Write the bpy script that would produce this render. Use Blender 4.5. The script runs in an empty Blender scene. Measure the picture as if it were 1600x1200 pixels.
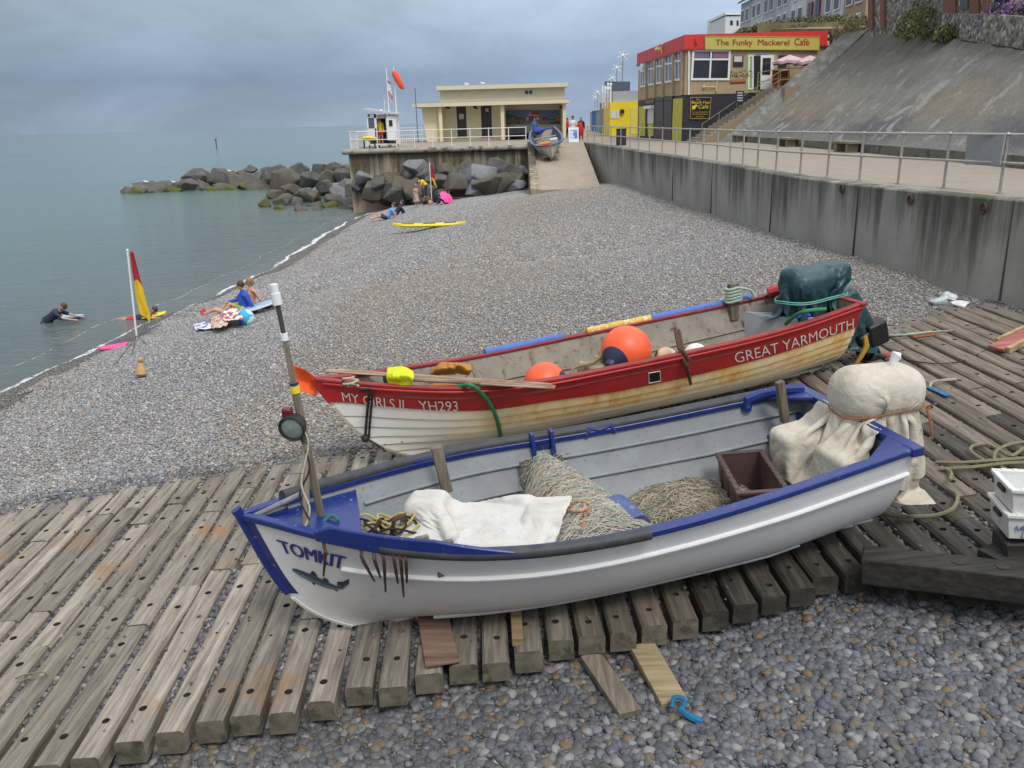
import bpy, bmesh, math, random
import numpy as np
from mathutils import Vector, Matrix, Euler, noise as mnoise
random.seed(7); np.random.seed(7)
R=math.radians; PI=math.pi
S=bpy.context.scene
COL=S.collection
# ------------------------------------------------------------------ camera model
FPX=1294.0; PIT=math.atan(411/FPX); ROL=math.atan(0.0278); CH=1.6
_F=Vector((0,math.cos(PIT),-math.sin(PIT))); _U0=Vector((0,math.sin(PIT),math.cos(PIT))); _X0=Vector((1,0,0))
_R=math.cos(ROL)*_X0-math.sin(ROL)*_U0; _U=math.sin(ROL)*_X0+math.cos(ROL)*_U0
CAM=Vector((0,0,CH))
def ray(u,v): return _F+_R*((u-800)/FPX)+_U*((600-v)/FPX)
def aty(u,v,y):
    d=ray(u,v); return CAM+d*(y/d.y)
def atz(u,v,z):
    d=ray(u,v); return CAM+d*((z-CH)/d.z)
def onpl(u,v,a,b):
    d=ray(u,v); return CAM+d*((a-CH)/(d.z-b*d.x))
cam=bpy.data.cameras.new('camera'); camo=bpy.data.objects.new('camera',cam); COL.objects.link(camo)
cam.sensor_width=36; cam.lens=FPX/1600*36; cam.clip_start=.05; cam.clip_end=20000
camo.matrix_world=Matrix(((_R.x,_U.x,-_F.x,CAM.x),(_R.y,_U.y,-_F.y,CAM.y),(_R.z,_U.z,-_F.z,CAM.z),(0,0,0,1)))
S.camera=camo
S.view_settings.view_transform='Standard'; S.view_settings.look='None'; S.view_settings.exposure=.38; S.view_settings.gamma=1
# ------------------------------------------------------------------ tags
def tag(o,label=None,cat=None,group=None,kind=None):
    if label: o['label']=label
    if cat: o['category']=cat
    if group: o['group']=group
    if kind: o['kind']=kind
    return o
def thing(name,label,cat,loc=(0,0,0),rz=0,group=None,mat=None):
    o=bpy.data.objects.new(name,None); COL.objects.link(o); o.empty_display_size=.2
    if mat is not None: o.matrix_basis=mat
    else: o.location=loc; o.rotation_euler=(0,0,rz)
    return tag(o,label,cat,group)
# ------------------------------------------------------------------ mesh builder
class MB:
    def __init__(s): s.v=[]; s.f=[]; s.m=[]; s.cur=0
    def add(s,vs,fs):
        n=len(s.v); s.v+= [tuple(p) for p in vs]; s.f+=[tuple(i+n for i in f) for f in fs]; s.m+=[s.cur]*len(fs); return s
    def box(s,c,d,rot=None,taper=None):
        hx,hy,hz=d[0]/2,d[1]/2,d[2]/2; M=rot if rot is not None else Matrix.Identity(3); c=Vector(c); vs=[]
        for z in (-1,1):
            k=taper if (taper and z>0) else 1
            for x,y in ((-1,-1),(1,-1),(1,1),(-1,1)): vs.append(c+M@Vector((x*hx*k,y*hy*k,z*hz)))
        return s.add(vs,[(3,2,1,0),(4,5,6,7),(0,1,5,4),(1,2,6,5),(2,3,7,6),(3,0,4,7)])
    def bbox(s,a,b): # box from corners
        a=Vector(a); b=Vector(b); return s.box((a+b)/2,(abs(b.x-a.x),abs(b.y-a.y),abs(b.z-a.z)))
    def tube(s,pts,r,n=8,cap=True,closed=False,flat=1.0):
        pts=[Vector(p) for p in pts]; N=len(pts); rs=r if isinstance(r,(list,tuple)) else [r]*N
        base=len(s.v); up=None; vs=[]
        for i,p in enumerate(pts):
            if closed: t=pts[(i+1)%N]-pts[i-1]
            else: t=(pts[min(i+1,N-1)]-pts[max(i-1,0)])
            if t.length<1e-9: t=Vector((0,0,1))
            t.normalize()
            if up is None:
                up=Vector((0,0,1)) if abs(t.z)<.9 else Vector((1,0,0))
            a=t.cross(up)
            if a.length<1e-6: a=t.orthogonal()
            a.normalize(); b=a.cross(t); up=b
            for k in range(n):
                q=2*PI*k/n; vs.append(p+a*(math.cos(q)*rs[i])+b*(math.sin(q)*rs[i]*flat))
        fs=[]
        M=N if closed else N-1
        for i in range(M):
            j=(i+1)%N
            for k in range(n):
                l=(k+1)%n; fs.append((i*n+k,i*n+l,j*n+l,j*n+k))
        if cap and not closed:
            fs.append(tuple(range(n-1,-1,-1))); fs.append(tuple((N-1)*n+k for k in range(n)))
        return s.add(vs,fs)
    def cyl(s,a,b,r,r2=None,n=12): return s.tube([a,b],[r,r if r2 is None else r2],n)
    def lathe(s,c,prof,n=20,axis=None):
        vs=[];fs=[];c=Vector(c); M=axis if axis is not None else Matrix.Identity(3)
        for r,z in prof:
            for k in range(n):
                q=2*PI*k/n; vs.append(c+M@Vector((r*math.cos(q),r*math.sin(q),z)))
        for i in range(len(prof)-1):
            for k in range(n):
                l=(k+1)%n; fs.append((i*n+k,i*n+l,(i+1)*n+l,(i+1)*n+k))
        return s.add(vs,fs)
    def ball(s,c,r,n=16,m=10,axis=None,sc=(1,1,1)):
        prof=[(max(1e-4,math.sin(PI*i/m))*r,-math.cos(PI*i/m)*r) for i in range(m+1)]
        t=MB(); t.lathe((0,0,0),prof,n); M=axis if axis is not None else Matrix.Identity(3); c=Vector(c)
        return s.add([c+M@Vector((p[0]*sc[0],p[1]*sc[1],p[2]*sc[2])) for p in t.v],t.f)
    def grid(s,fn,nu,nv):
        vs=[fn(i/nu,j/nv) for j in range(nv+1) for i in range(nu+1)]
        return s.add(vs,[(j*(nu+1)+i,j*(nu+1)+i+1,(j+1)*(nu+1)+i+1,(j+1)*(nu+1)+i) for j in range(nv) for i in range(nu)])
    def prism(s,poly,ext): # poly: list of 3D pts (planar), extrude by vector
        n=len(poly); e=Vector(ext); vs=[Vector(p) for p in poly]+[Vector(p)+e for p in poly]
        return s.add(vs,[tuple(range(n-1,-1,-1)),tuple(range(n,2*n))]+[(i,(i+1)%n,n+(i+1)%n,n+i) for i in range(n)])
    def xf(s,M):
        s.v=[tuple(M@Vector(p)) for p in s.v]; return s
    def jitter(s,a,f=3.0,seed=0):
        o=Vector((seed*7.1,seed*3.3,seed*1.7))
        s.v=[tuple(Vector(p)+mnoise.noise_vector(Vector(p)*f+o)*a) for p in s.v]; return s
    def build(s,name,mat,parent=None,smooth=True,local=False,bevel=0,subd=0,angle=40,solid=0,loc=None,weld=False,kind=None,fixn=True):
        me=bpy.data.meshes.new(name)
        vs=s.v
        if loc is not None: L=Vector(loc); vs=[tuple(Vector(p)-L) for p in vs]
        elif parent is not None and not local:
            I=wmat(parent).inverted()
            vs=[tuple(I@Vector(p)) for p in vs]
        me.from_pydata(vs,[],s.f)
        mats=mat if isinstance(mat,(list,tuple)) else [mat]
        for m_ in mats: me.materials.append(m_)
        if len(mats)>1: me.polygons.foreach_set('material_index',s.m)
        if fixn or weld:
            b=bmesh.new(); b.from_mesh(me)
            if weld: bmesh.ops.remove_doubles(b,verts=b.verts,dist=1e-4)
            if fixn: bmesh.ops.recalc_face_normals(b,faces=b.faces)
            b.to_mesh(me); b.free()
        me.update()
        if smooth:
            me.polygons.foreach_set('use_smooth',[True]*len(me.polygons))
            try: me.set_sharp_from_angle(angle=R(angle))
            except Exception: pass
        o=bpy.data.objects.new(name,me); COL.objects.link(o)
        if loc is not None: o.location=loc
        if parent is not None: o.parent=parent
        if solid:
            md=o.modifiers.new('s','SOLIDIFY'); md.thickness=solid; md.offset=0
        if bevel:
            md=o.modifiers.new('b','BEVEL'); md.width=bevel; md.segments=2; md.limit_method='ANGLE'; md.angle_limit=R(35)
        if subd:
            md=o.modifiers.new('u','SUBSURF'); md.levels=subd; md.render_levels=subd
        if kind: o['kind']=kind
        return o
def wmat(o):
    m=o.matrix_basis.copy()
    if o.parent: m=wmat(o.parent)@m
    return m
def rotm(rx=0,ry=0,rz=0): return Euler((rx,ry,rz)).to_matrix()
def frame(xa,up=(0,0,1)):
    x=Vector(xa).normalized(); y=Vector(up).cross(x).normalized(); z=x.cross(y); return Matrix((x,y,z)).transposed()
def spline(pts,n=8):
    pts=[Vector(p) for p in pts]; out=[]
    for i in range(len(pts)-1):
        p0=pts[max(i-1,0)];p1=pts[i];p2=pts[i+1];p3=pts[min(i+2,len(pts)-1)]
        for k in range(n):
            t=k/n; out.append(.5*((2*p1)+(p2-p0)*t+(2*p0-5*p1+4*p2-p3)*t*t+(3*p1-p0-3*p2+p3)*t**3))
    out.append(pts[-1]); return out
def rope(pts,r,name,mat,parent=None,local=False,n=6,seg=6,loc=None): 
    m=MB(); m.tube(spline(pts,seg),r,n); return m.build(name,mat,parent,local=local,loc=loc)
def lerp(x,xs,ys): return float(np.interp(x,xs,ys))
_tc={}
def textmesh(txt,bold=0.0,shear=0.0):
    k=(txt,bold,shear)
    if k in _tc: return _tc[k]
    c=bpy.data.curves.new('t','FONT'); c.body=txt; c.size=1; c.offset=bold; c.shear=shear; c.resolution_u=3
    o=bpy.data.objects.new('t',c); COL.objects.link(o)
    dg=bpy.context.evaluated_depsgraph_get(); dg.update()
    me=bpy.data.meshes.new_from_object(o.evaluated_get(dg))
    b=bmesh.new(); b.from_mesh(me); bmesh.ops.remove_doubles(b,verts=b.verts,dist=1e-5)
    bmesh.ops.triangulate(b,faces=b.faces)
    for _ in range(1):
        bmesh.ops.subdivide_edges(b,edges=[e for e in b.edges if e.calc_length()>.22],cuts=2)
    vs=[v.co.copy() for v in b.verts]; b.verts.index_update(); fs=[tuple(v.index for v in f.verts) for f in b.faces]; b.free()
    bpy.data.objects.remove(o); bpy.data.curves.remove(c); bpy.data.meshes.remove(me)
    x0=min(v.x for v in vs); x1=max(v.x for v in vs); y0=0; y1=max(v.y for v in vs)
    vs=[((v.x-x0)/(x1-x0),v.y/y1) for v in vs]
    _tc[k]=(vs,fs,(x1-x0)/y1); return _tc[k]
def text_on(fn,txt,name,mat,parent,local=True,bold=0.0,shear=0.0):
    vs,fs,asp=textmesh(txt,bold,shear); m=MB(); m.add([fn(a,b) for a,b in vs],fs); return m.build(name,mat,parent,local=local,smooth=False,fixn=False)
def text_flat(txt,o,ux,uy,name,mat,parent,bold=0.0,shear=0.0,depth=0.0): # o origin (bottom-left), ux full-width vector, uy cap-height vector
    o=Vector(o);ux=Vector(ux);uy=Vector(uy)
    return text_on(lambda a,b:o+ux*a+uy*b,txt,name,mat,parent,local=False,bold=bold,shear=shear)
# ------------------------------------------------------------------ materials
def newmat(name):
    m=bpy.data.materials.new(name); m.use_nodes=True; nt=m.node_tree; b=nt.nodes['Principled BSDF']; return m,nt,b
def N(nt,t,**k):
    n=nt.nodes.new(t)
    for a,v in k.items():
        if a.startswith('_'): setattr(n,a[1:],v)
        else:
            key=a.replace('__',' ')
            n.inputs[key].default_value=v
    return n
def L(nt,a,b): nt.links.new(a,b)
def c4(c): return (c[0],c[1],c[2],1)
def coord(nt,scale=(1,1,1),kind='Object',rot=(0,0,0)):
    tc=N(nt,'ShaderNodeTexCoord'); mp=N(nt,'ShaderNodeMapping'); mp.inputs['Scale'].default_value=scale; mp.inputs['Rotation'].default_value=rot
    L(nt,tc.outputs[kind],mp.inputs['Vector']); return mp.outputs['Vector']
def gcoord(nt,scale=(1,1,1)):
    g=N(nt,'ShaderNodeNewGeometry'); mp=N(nt,'ShaderNodeMapping'); mp.inputs['Scale'].default_value=scale; L(nt,g.outputs['Position'],mp.inputs['Vector']); return mp.outputs['Vector']
def noise(nt,vec,scale,detail=4,rough=.55,dist=0):
    n=N(nt,'ShaderNodeTexNoise'); n.inputs['Scale'].default_value=scale; n.inputs['Detail'].default_value=detail; n.inputs['Roughness'].default_value=rough; n.inputs['Distortion'].default_value=dist
    if vec is not None: L(nt,vec,n.inputs['Vector'])
    return n.outputs['Fac']
def ramp(nt,fac,stops,interp='LINEAR'):
    r=N(nt,'ShaderNodeValToRGB'); r.color_ramp.interpolation=interp; e=r.color_ramp.elements
    while len(e)<len(stops): e.new(.5)
    for k,(p,c) in enumerate(stops):
        e[k].position=p; e[k].color=c4(c) if not isinstance(c,(int,float)) else (c,c,c,1)
    if fac is not None: L(nt,fac,r.inputs['Fac'])
    return r.outputs['Color']
def mix(nt,fac,a,b,mode='MIX'):
    m=N(nt,'ShaderNodeMix',_data_type='RGBA',_blend_type=mode)
    if hasattr(fac,'links') or hasattr(fac,'is_linked'): L(nt,fac,m.inputs[0])
    else: m.inputs[0].default_value=fac
    for v,i in ((a,6),(b,7)):
        if isinstance(v,(tuple,list)): m.inputs[i].default_value=c4(v)
        else: L(nt,v,m.inputs[i])
    return m.outputs[2]
def math_(nt,op,a,b=None,clamp=False):
    m=N(nt,'ShaderNodeMath',_operation=op); m.use_clamp=clamp
    for v,i in ((a,0),(b,1)):
        if v is None: continue
        if isinstance(v,(int,float)): m.inputs[i].default_value=v
        else: L(nt,v,m.inputs[i])
    return m.outputs[0]
def bump(nt,b,h,strength=.3,dist=.02):
    bp=N(nt,'ShaderNodeBump'); bp.inputs['Strength'].default_value=strength; bp.inputs['Distance'].default_value=dist
    L(nt,h,bp.inputs['Height']); L(nt,bp.outputs['Normal'],b.inputs['Normal']); return bp
_mc={}
def M(name,col,rough=.6,var=.25,scale=6.0,bmp=.1,metal=0,spec=.5,spots=None,sc3=(1,1,1),bd=.01):
    """plain painted / solid surface with mottling; spots=(colour, amount, scale)"""
    if name in _mc: return _mc[name]
    m,nt,b=newmat(name); v=coord(nt,sc3)
    f=noise(nt,v,scale,5,.6); lo=tuple(c*(1-var) for c in col); hi=tuple(min(1,c*(1+var*.6)) for c in col)
    c=ramp(nt,f,[(.3,lo),(.7,hi)])
    if spots:
        g=noise(nt,v,spots[2],6,.65); t=1-spots[1]
        k=ramp(nt,g,[(max(0,t-.06),0.0),(min(1,t+.05),1.0)]); c=mix(nt,k,c,spots[0])
    L(nt,c,b.inputs['Base Color']); b.inputs['Roughness'].default_value=rough; b.inputs['Metallic'].default_value=metal
    b.inputs['Specular IOR Level'].default_value=spec
    if bmp: bump(nt,b,noise(nt,v,scale*5,4,.6),bmp,bd)
    _mc[name]=m; return m
def wood(name,a,bc,axis=1,rough=.85,scale=1.0,stain=None,holes=False,rand=True,bmp=.5):
    """weathered timber, grain along the axis"""
    if name in _mc: return _mc[name]
    m,nt,b=newmat(name); s=[14,14,14]; s[axis]=.9
    v=coord(nt,tuple(x*scale for x in s))
    oi=N(nt,'ShaderNodeObjectInfo')
    ad=N(nt,'ShaderNodeVectorMath',_operation='ADD'); L(nt,v,ad.inputs[0])
    sc=N(nt,'ShaderNodeVectorMath',_operation='SCALE'); L(nt,oi.outputs['Random'],sc.inputs['Scale']); sc.inputs[0].default_value=(37,91,53)
    L(nt,sc.outputs[0],ad.inputs[1]); v=ad.outputs[0]
    f=noise(nt,v,1.4,7,.68,.4); c=ramp(nt,f,[(.28,tuple(x*.45 for x in a)),(.45,a),(.68,bc),(.85,tuple(min(1,x*1.15) for x in bc))])
    if rand:
        k=math_(nt,'MULTIPLY_ADD',oi.outputs['Random'],.55); nt.nodes[-1].inputs[2].default_value=.68
        cc=N(nt,'ShaderNodeVectorMath',_operation='SCALE'); L(nt,c,cc.inputs[0]); L(nt,k,cc.inputs['Scale']); c=cc.outputs[0]
    if stain:
        g=noise(nt,coord(nt,(1,1,1)),1.3,4,.5); kk=ramp(nt,g,[(.62,0.0),(.76,.75)]); c=mix(nt,kk,c,stain)
    L(nt,c,b.inputs['Base Color']); b.inputs['Roughness'].default_value=rough
    bump(nt,b,f,bmp,.02); _mc[name]=m; return m
def fabric(name,col,rough=.8,var=.12,dirt=None,wr=.25):
    if name in _mc: return _mc[name]
    m,nt,b=newmat(name); v=coord(nt)
    f=noise(nt,v,4,5,.6); c=ramp(nt,f,[(.3,tuple(x*(1-var) for x in col)),(.7,col)])
    if dirt:
        g=noise(nt,v,3.1,7,.7,.6); k=ramp(nt,g,[(.46,0.0),(.72,.9)]); c=mix(nt,k,c,dirt)
    L(nt,c,b.inputs['Base Color']); b.inputs['Roughness'].default_value=rough
    bump(nt,b,noise(nt,v,9,4,.55,.5),wr,.03); _mc[name]=m; return m
WHITE=M('white paint',(.78,.79,.80),.4,.06,4,.03)
STEEL=M('galvanised tube',(.42,.40,.36),.45,.2,9,.05,.3)
BLACK=M('black rubber',(.02,.02,.022),.6,.3,12,.1)
RUST=M('rusty iron',(.09,.045,.03),.85,.5,25,.4)
GLASS=M('dark window glass',(.03,.035,.045),.08,.2,2,0)
CREAMW=M('cream painted render',(.72,.64,.43),.7,.07,1.2,.05)
BEIGE=M('sandy render',(.40,.31,.19),.85,.14,2.0,.1)
RED=M('red painted fascia',(.62,.035,.03),.5,.1,2,.04)
YELLOW=M('yellow paint',(.80,.62,.03),.5,.08,2,.04)
LIME=M('mustard yellow panel',(.52,.47,.06),.6,.1,2,.04)
CHAR=M('charcoal paint',(.022,.022,.035),.6,.2,2,.04)
SHUT=M('grey roller shutter',(.05,.05,.055),.5,.2,3,.05)
SKIN=M('skin',(.55,.30,.21),.55,.08,8,.0)
HAIRB=M('brown hair',(.07,.035,.018),.6,.3,30,.2)
HAIRF=M('blond hair',(.30,.17,.07),.6,.3,30,.2)
def flat(n,c,r=.7): return M(n,c,r,.12,5,.05)
# ------------------------------------------------------------------ sky and sun
SUN_EL,SUN_AZ=R(54),R(158)       # azimuth measured clockwise from +y (the way the beach runs)
w=bpy.data.worlds.new('World'); S.world=w; w.use_nodes=True; nt=w.node_tree
bg=nt.nodes['Background']
sk=N(nt,'ShaderNodeTexSky',_sky_type='NISHITA'); sk.sun_disc=False; sk.sun_elevation=SUN_EL; sk.sun_rotation=SUN_AZ
tc=N(nt,'ShaderNodeTexCoord'); sep=N(nt,'ShaderNodeSeparateXYZ'); L(nt,tc.outputs['Generated'],sep.inputs[0])
zc=math_(nt,'MAXIMUM',sep.outputs[2],0.0)
# cloud deck: dark slate towards the sea horizon, bright overhead
base=ramp(nt,zc,[(0,(.245,.315,.42)),(.028,(.215,.28,.395)),(.05,(.185,.25,.36)),(.085,(.265,.34,.45)),(.13,(.33,.41,.51)),(.25,(.47,.53,.61)),(.5,(.82,.85,.89)),(1,(1.0,1.0,1.0))])
mp=N(nt,'ShaderNodeMapping'); mp.inputs['Scale'].default_value=(1.0,1.0,2.6); L(nt,tc.outputs['Generated'],mp.inputs['Vector'])
n1=noise(nt,mp.outputs[0],4.2,6,.58,.5); n2=noise(nt,mp.outputs[0],9,5,.6,.3)
k=math_(nt,'ADD',math_(nt,'MULTIPLY',n1,.75),math_(nt,'MULTIPLY',n2,.25))
kk=ramp(nt,k,[(.34,.85),(.48,.98),(.66,1.20)])
# landward side of the sky is brighter than the squall out at sea
xr=math_(nt,'MULTIPLY_ADD',sep.outputs[0],.52); nt.nodes[-1].inputs[2].default_value=1.06; xr=math_(nt,'MINIMUM',math_(nt,'MAXIMUM',xr,.78),1.35)
cl=mix(nt,1.0,base,kk,'MULTIPLY')
cm=N(nt,'ShaderNodeVectorMath',_operation='SCALE'); L(nt,cl,cm.inputs[0]); L(nt,xr,cm.inputs['Scale'])
# the background strength stays at 0.1: the cloud colour is scaled to the sky's own units
cs=N(nt,'ShaderNodeVectorMath',_operation='SCALE'); L(nt,cm.outputs[0],cs.inputs[0]); cs.inputs['Scale'].default_value=10
L(nt,mix(nt,.93,sk.outputs[0],cs.outputs[0]),bg.inputs['Color']); bg.inputs['Strength'].default_value=.1
sl=bpy.data.lights.new('sun','SUN'); so=bpy.data.objects.new('sun',sl); COL.objects.link(so); sl.energy=1.35; sl.angle=R(14); sl.color=(1,.95,.88)
sd=Vector((math.sin(SUN_AZ)*math.cos(SUN_EL),math.cos(SUN_AZ)*math.cos(SUN_EL),math.sin(SUN_EL)))
so.rotation_euler=(-sd).to_track_quat('-Z','Y').to_euler()
# ------------------------------------------------------------------ lie of the land
SEA=-4.3
WY=[-20,5,11.4,15.,16.7,19.3,22.5,25,30,36.2,42,49.4,62,75]; WX=[19,12.2,10.6,9.3,8.6,8.0,7.55,7.5,7.4,7.02,6.57,6.3,5.6,5.2]
ZY=[0,10,15.3,16,17,19.3,21.4,24.7,28.8,33.6,41.8,47.3,55.2,62]; ZZ=[-2.6,-2.2,-1.91,-1.83,-1.73,-1.62,-1.61,-1.65,-1.76,-1.88,-1.82,-1.93,-2.44,-2.6]
XY=[0,18.7,25,28.5,33,40,48,53,57,60,70]; XX=[-12.6,-12.1,-11.6,-11.1,-10.4,-10.2,-10.2,-10.1,-9.8,-9.2,-8.0]
wallx=lambda y:lerp(y,WY,WX)
shorex=lambda y:lerp(y,XY,XX)+.10*math.sin(y*.9)+.06*math.sin(y*2.3+1)
rampz=lambda x:-2.9+.065*x+max(0,x-4)*.075
NX=[-9,-5.5,-4.1,-2.86,-1.3,-.29,.4,1.15,1.92,2.7,3.3,3.9,4.33,6,9,12]; NY=[4.4,4.95,5.3,5.61,5.96,6.22,6.39,6.53,6.72,6.98,7.11,6.8,6.65,6.3,6.0,5.8]
FX=[-9,-7.2,-3.8,-1.48,5.3,7.6,9.3,12]; FY=[10.2,10.6,11.4,11.7,13.4,15.0,15.4,16]
neary=lambda x:lerp(x,NX,NY); fary=lambda x:lerp(x,FX,FY)
def sst(a,b,x): t=min(1,max(0,(x-a)/(b-a))); return t*t*(3-2*t)
def prof(x,y):
    xs=shorex(y); xw=wallx(y); zt=lerp(y,ZY,ZZ)
    f=(x-xs)/(xw-xs)
    if f<=0: return SEA-.16*(xs-x)
    z=SEA+(zt-SEA)*min(1.1,f)**.68
    return z+.07*math.sin(2.2*(x-xs)-y*.05)*min(1,f*3)*(1-min(1,f))
def bz(x,y):
    p=prof(x,y)
    if y>40 : return p
    rz=rampz(x); ny=neary(x); fy=fary(x)
    r=rz-.34+.272*sst(ny-.05,ny+.75,y)              # open edge in front, filled with shingle between the sleepers
    r=r+.08*sst(fy-.6,fy,y)
    t=sst(fy,fy+2.2,y); z=r*(1-t)+p*t
    t2=sst(-8.6,-10.5,x) if x<-8.6 else 0
    return z*(1-t2)+p*t2
def onramp(u,v,h=0.0):
    z=-2.7
    for _ in range(12):
        q=atz(u,v,z+h); z=.5*z+.5*rampz(q.x)
    return atz(u,v,z+h)
def onbeach(u,v,h=0.0):
    d=ray(u,v); y=3.0
    while y<66:
        q=CAM+d*(y/d.y)
        if q.z-h<=bz(q.x,q.y): break
        y+=.25
    lo,hi=y-.25,y
    for _ in range(16):
        md=(lo+hi)/2; q=CAM+d*(md/d.y)
        if q.z-h<=bz(q.x,q.y): hi=md
        else: lo=md
    return CAM+d*(hi/d.y)
# pebble materials
def pebmat(name,stops,rough,wet=0):
    m,nt,b=newmat(name); oi=N(nt,'ShaderNodeObjectInfo')
    c=ramp(nt,oi.outputs['Random'],stops,'CONSTANT')
    v=coord(nt); f=noise(nt,v,14,5,.6); c=mix(nt,ramp(nt,f,[(.3,.0),(.75,.55)]),c,tuple(x*.55 for x in (.25,.25,.26)))
    g=noise(nt,v,5,3,.5); c=mix(nt,ramp(nt,g,[(.62,.0),(.7,.35)]),c,(.5,.48,.45))
    geo=N(nt,'ShaderNodeNewGeometry'); big=noise(nt,geo.outputs['Position'],.17,3,.5)
    ps=N(nt,'ShaderNodeSeparateXYZ'); L(nt,geo.outputs['Position'],ps.inputs[0])
    e=math_(nt,'SUBTRACT',ps.outputs[0],math_(nt,'MULTIPLY_ADD',ps.outputs[1],.17)); nt.nodes[-2 if nt.nodes[-2].operation=='MULTIPLY_ADD' else -1].inputs[2].default_value=-7.7
    e=math_(nt,'ADD',e,math_(nt,'MULTIPLY',math_(nt,'SUBTRACT',big,.5),4.0))
    c=mix(nt,ramp(nt,math_(nt,'DIVIDE',e,10),[(.0,.0),(.05,.32),(.45,.24),(.8,.06)]),c,mix(nt,1.0,c,(1.0,.80,.56),'MULTIPLY'))
    c=mix(nt,ramp(nt,big,[(.45,.0),(.65,.15)]),c,(.27,.215,.15))
    L(nt,c,b.inputs['Base Color']); b.inputs['Roughness'].default_value=rough; b.inputs['Specular IOR Level'].default_value=.35+.3*wet
    return m
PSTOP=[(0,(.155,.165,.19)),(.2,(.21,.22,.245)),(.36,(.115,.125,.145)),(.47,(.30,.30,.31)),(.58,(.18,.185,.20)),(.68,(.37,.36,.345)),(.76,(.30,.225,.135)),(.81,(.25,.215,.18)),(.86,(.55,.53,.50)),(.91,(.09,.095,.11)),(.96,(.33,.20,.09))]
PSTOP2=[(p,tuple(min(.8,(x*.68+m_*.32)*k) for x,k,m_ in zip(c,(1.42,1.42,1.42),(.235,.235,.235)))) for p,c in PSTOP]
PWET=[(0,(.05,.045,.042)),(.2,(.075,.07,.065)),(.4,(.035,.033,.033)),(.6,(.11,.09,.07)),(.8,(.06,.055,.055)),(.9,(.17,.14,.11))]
PEB_NEAR_SHADED=pebmat('shingle stones',[(p,tuple(x*k for x,k in zip(c,(.50,.535,.595)))) for p,c in PSTOP],.55); PEB_MID=pebmat('dry shingle stones',PSTOP2,.75); PEB_WET=pebmat('wet shingle stones',PWET,.25,1)  # near palette darkened: foreground shade is put into the stone colour
def pebcoll(name,mat,sub):
    c=bpy.data.collections.new(name)
    for i in range(7):
        b=bmesh.new(); bmesh.ops.create_icosphere(b,subdivisions=sub,radius=1)
        sx,sy,sz=random.uniform(.8,1.25),random.uniform(.65,.95),random.uniform(.42,.7)
        for v in b.verts:
            n=mnoise.noise_vector(v.co*1.1+Vector((i*9,0,0)))*.28; v.co=Vector((v.co.x*sx,v.co.y*sy,v.co.z*sz))+n*.8
        me=bpy.data.meshes.new('pebble'); b.to_mesh(me); b.free(); me.materials.append(mat)
        me.polygons.foreach_set('use_smooth',[True]*len(me.polygons))
        c.objects.link(bpy.data.objects.new('pebble',me))
    return c
def scatter(name,label,mb,dens,coll,smin,smax,seed,expo=1.6):
    me=bpy.data.meshes.new(name); me.from_pydata(mb.v,[],mb.f); o=bpy.data.objects.new(name,me); COL.objects.link(o)
    tag(o,label,'pebbles',kind='stuff')
    g=bpy.data.node_groups.new(name,'GeometryNodeTree')
    g.interface.new_socket('Geometry',in_out='INPUT',socket_type='NodeSocketGeometry'); g.interface.new_socket('Geometry',in_out='OUTPUT',socket_type='NodeSocketGeometry')
    a=g.nodes.new('NodeGroupInput'); z=g.nodes.new('NodeGroupOutput')
    d=g.nodes.new('GeometryNodeDistributePointsOnFaces'); d.inputs['Density'].default_value=dens; d.inputs['Seed'].default_value=seed
    ci=g.nodes.new('GeometryNodeCollectionInfo'); ci.inputs['Collection'].default_value=coll; ci.inputs['Separate Children'].default_value=True; ci.inputs['Reset Children'].default_value=True
    ip=g.nodes.new('GeometryNodeInstanceOnPoints'); ip.inputs['Pick Instance'].default_value=True
    rv=g.nodes.new('FunctionNodeRandomValue'); rv.data_type='FLOAT_VECTOR'; rv.inputs[0].default_value=(-.45,-.45,0); rv.inputs[1].default_value=(.45,.45,6.28); rv.inputs['Seed'].default_value=seed+1
    rs=g.nodes.new('FunctionNodeRandomValue'); rs.data_type='FLOAT'; rs.inputs[2].default_value=0; rs.inputs[3].default_value=1; rs.inputs['Seed'].default_value=seed+2
    pw=g.nodes.new('ShaderNodeMath'); pw.operation='POWER'; pw.inputs[1].default_value=expo; g.links.new(rs.outputs[1],pw.inputs[0])
    mr=g.nodes.new('ShaderNodeMath'); mr.operation='MULTIPLY_ADD'; mr.inputs[1].default_value=smax-smin; mr.inputs[2].default_value=smin; g.links.new(pw.outputs[0],mr.inputs[0])
    g.links.new(a.outputs[0],d.inputs['Mesh']); g.links.new(d.outputs['Points'],ip.inputs['Points']); g.links.new(ci.outputs[0],ip.inputs['Instance'])
    g.links.new(rv.outputs[0],ip.inputs['Rotation']); g.links.new(mr.outputs[0],ip.inputs['Scale']); g.links.new(ip.outputs[0],z.inputs[0])
    md=o.modifiers.new('stones','NODES'); md.node_group=g; return o
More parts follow.
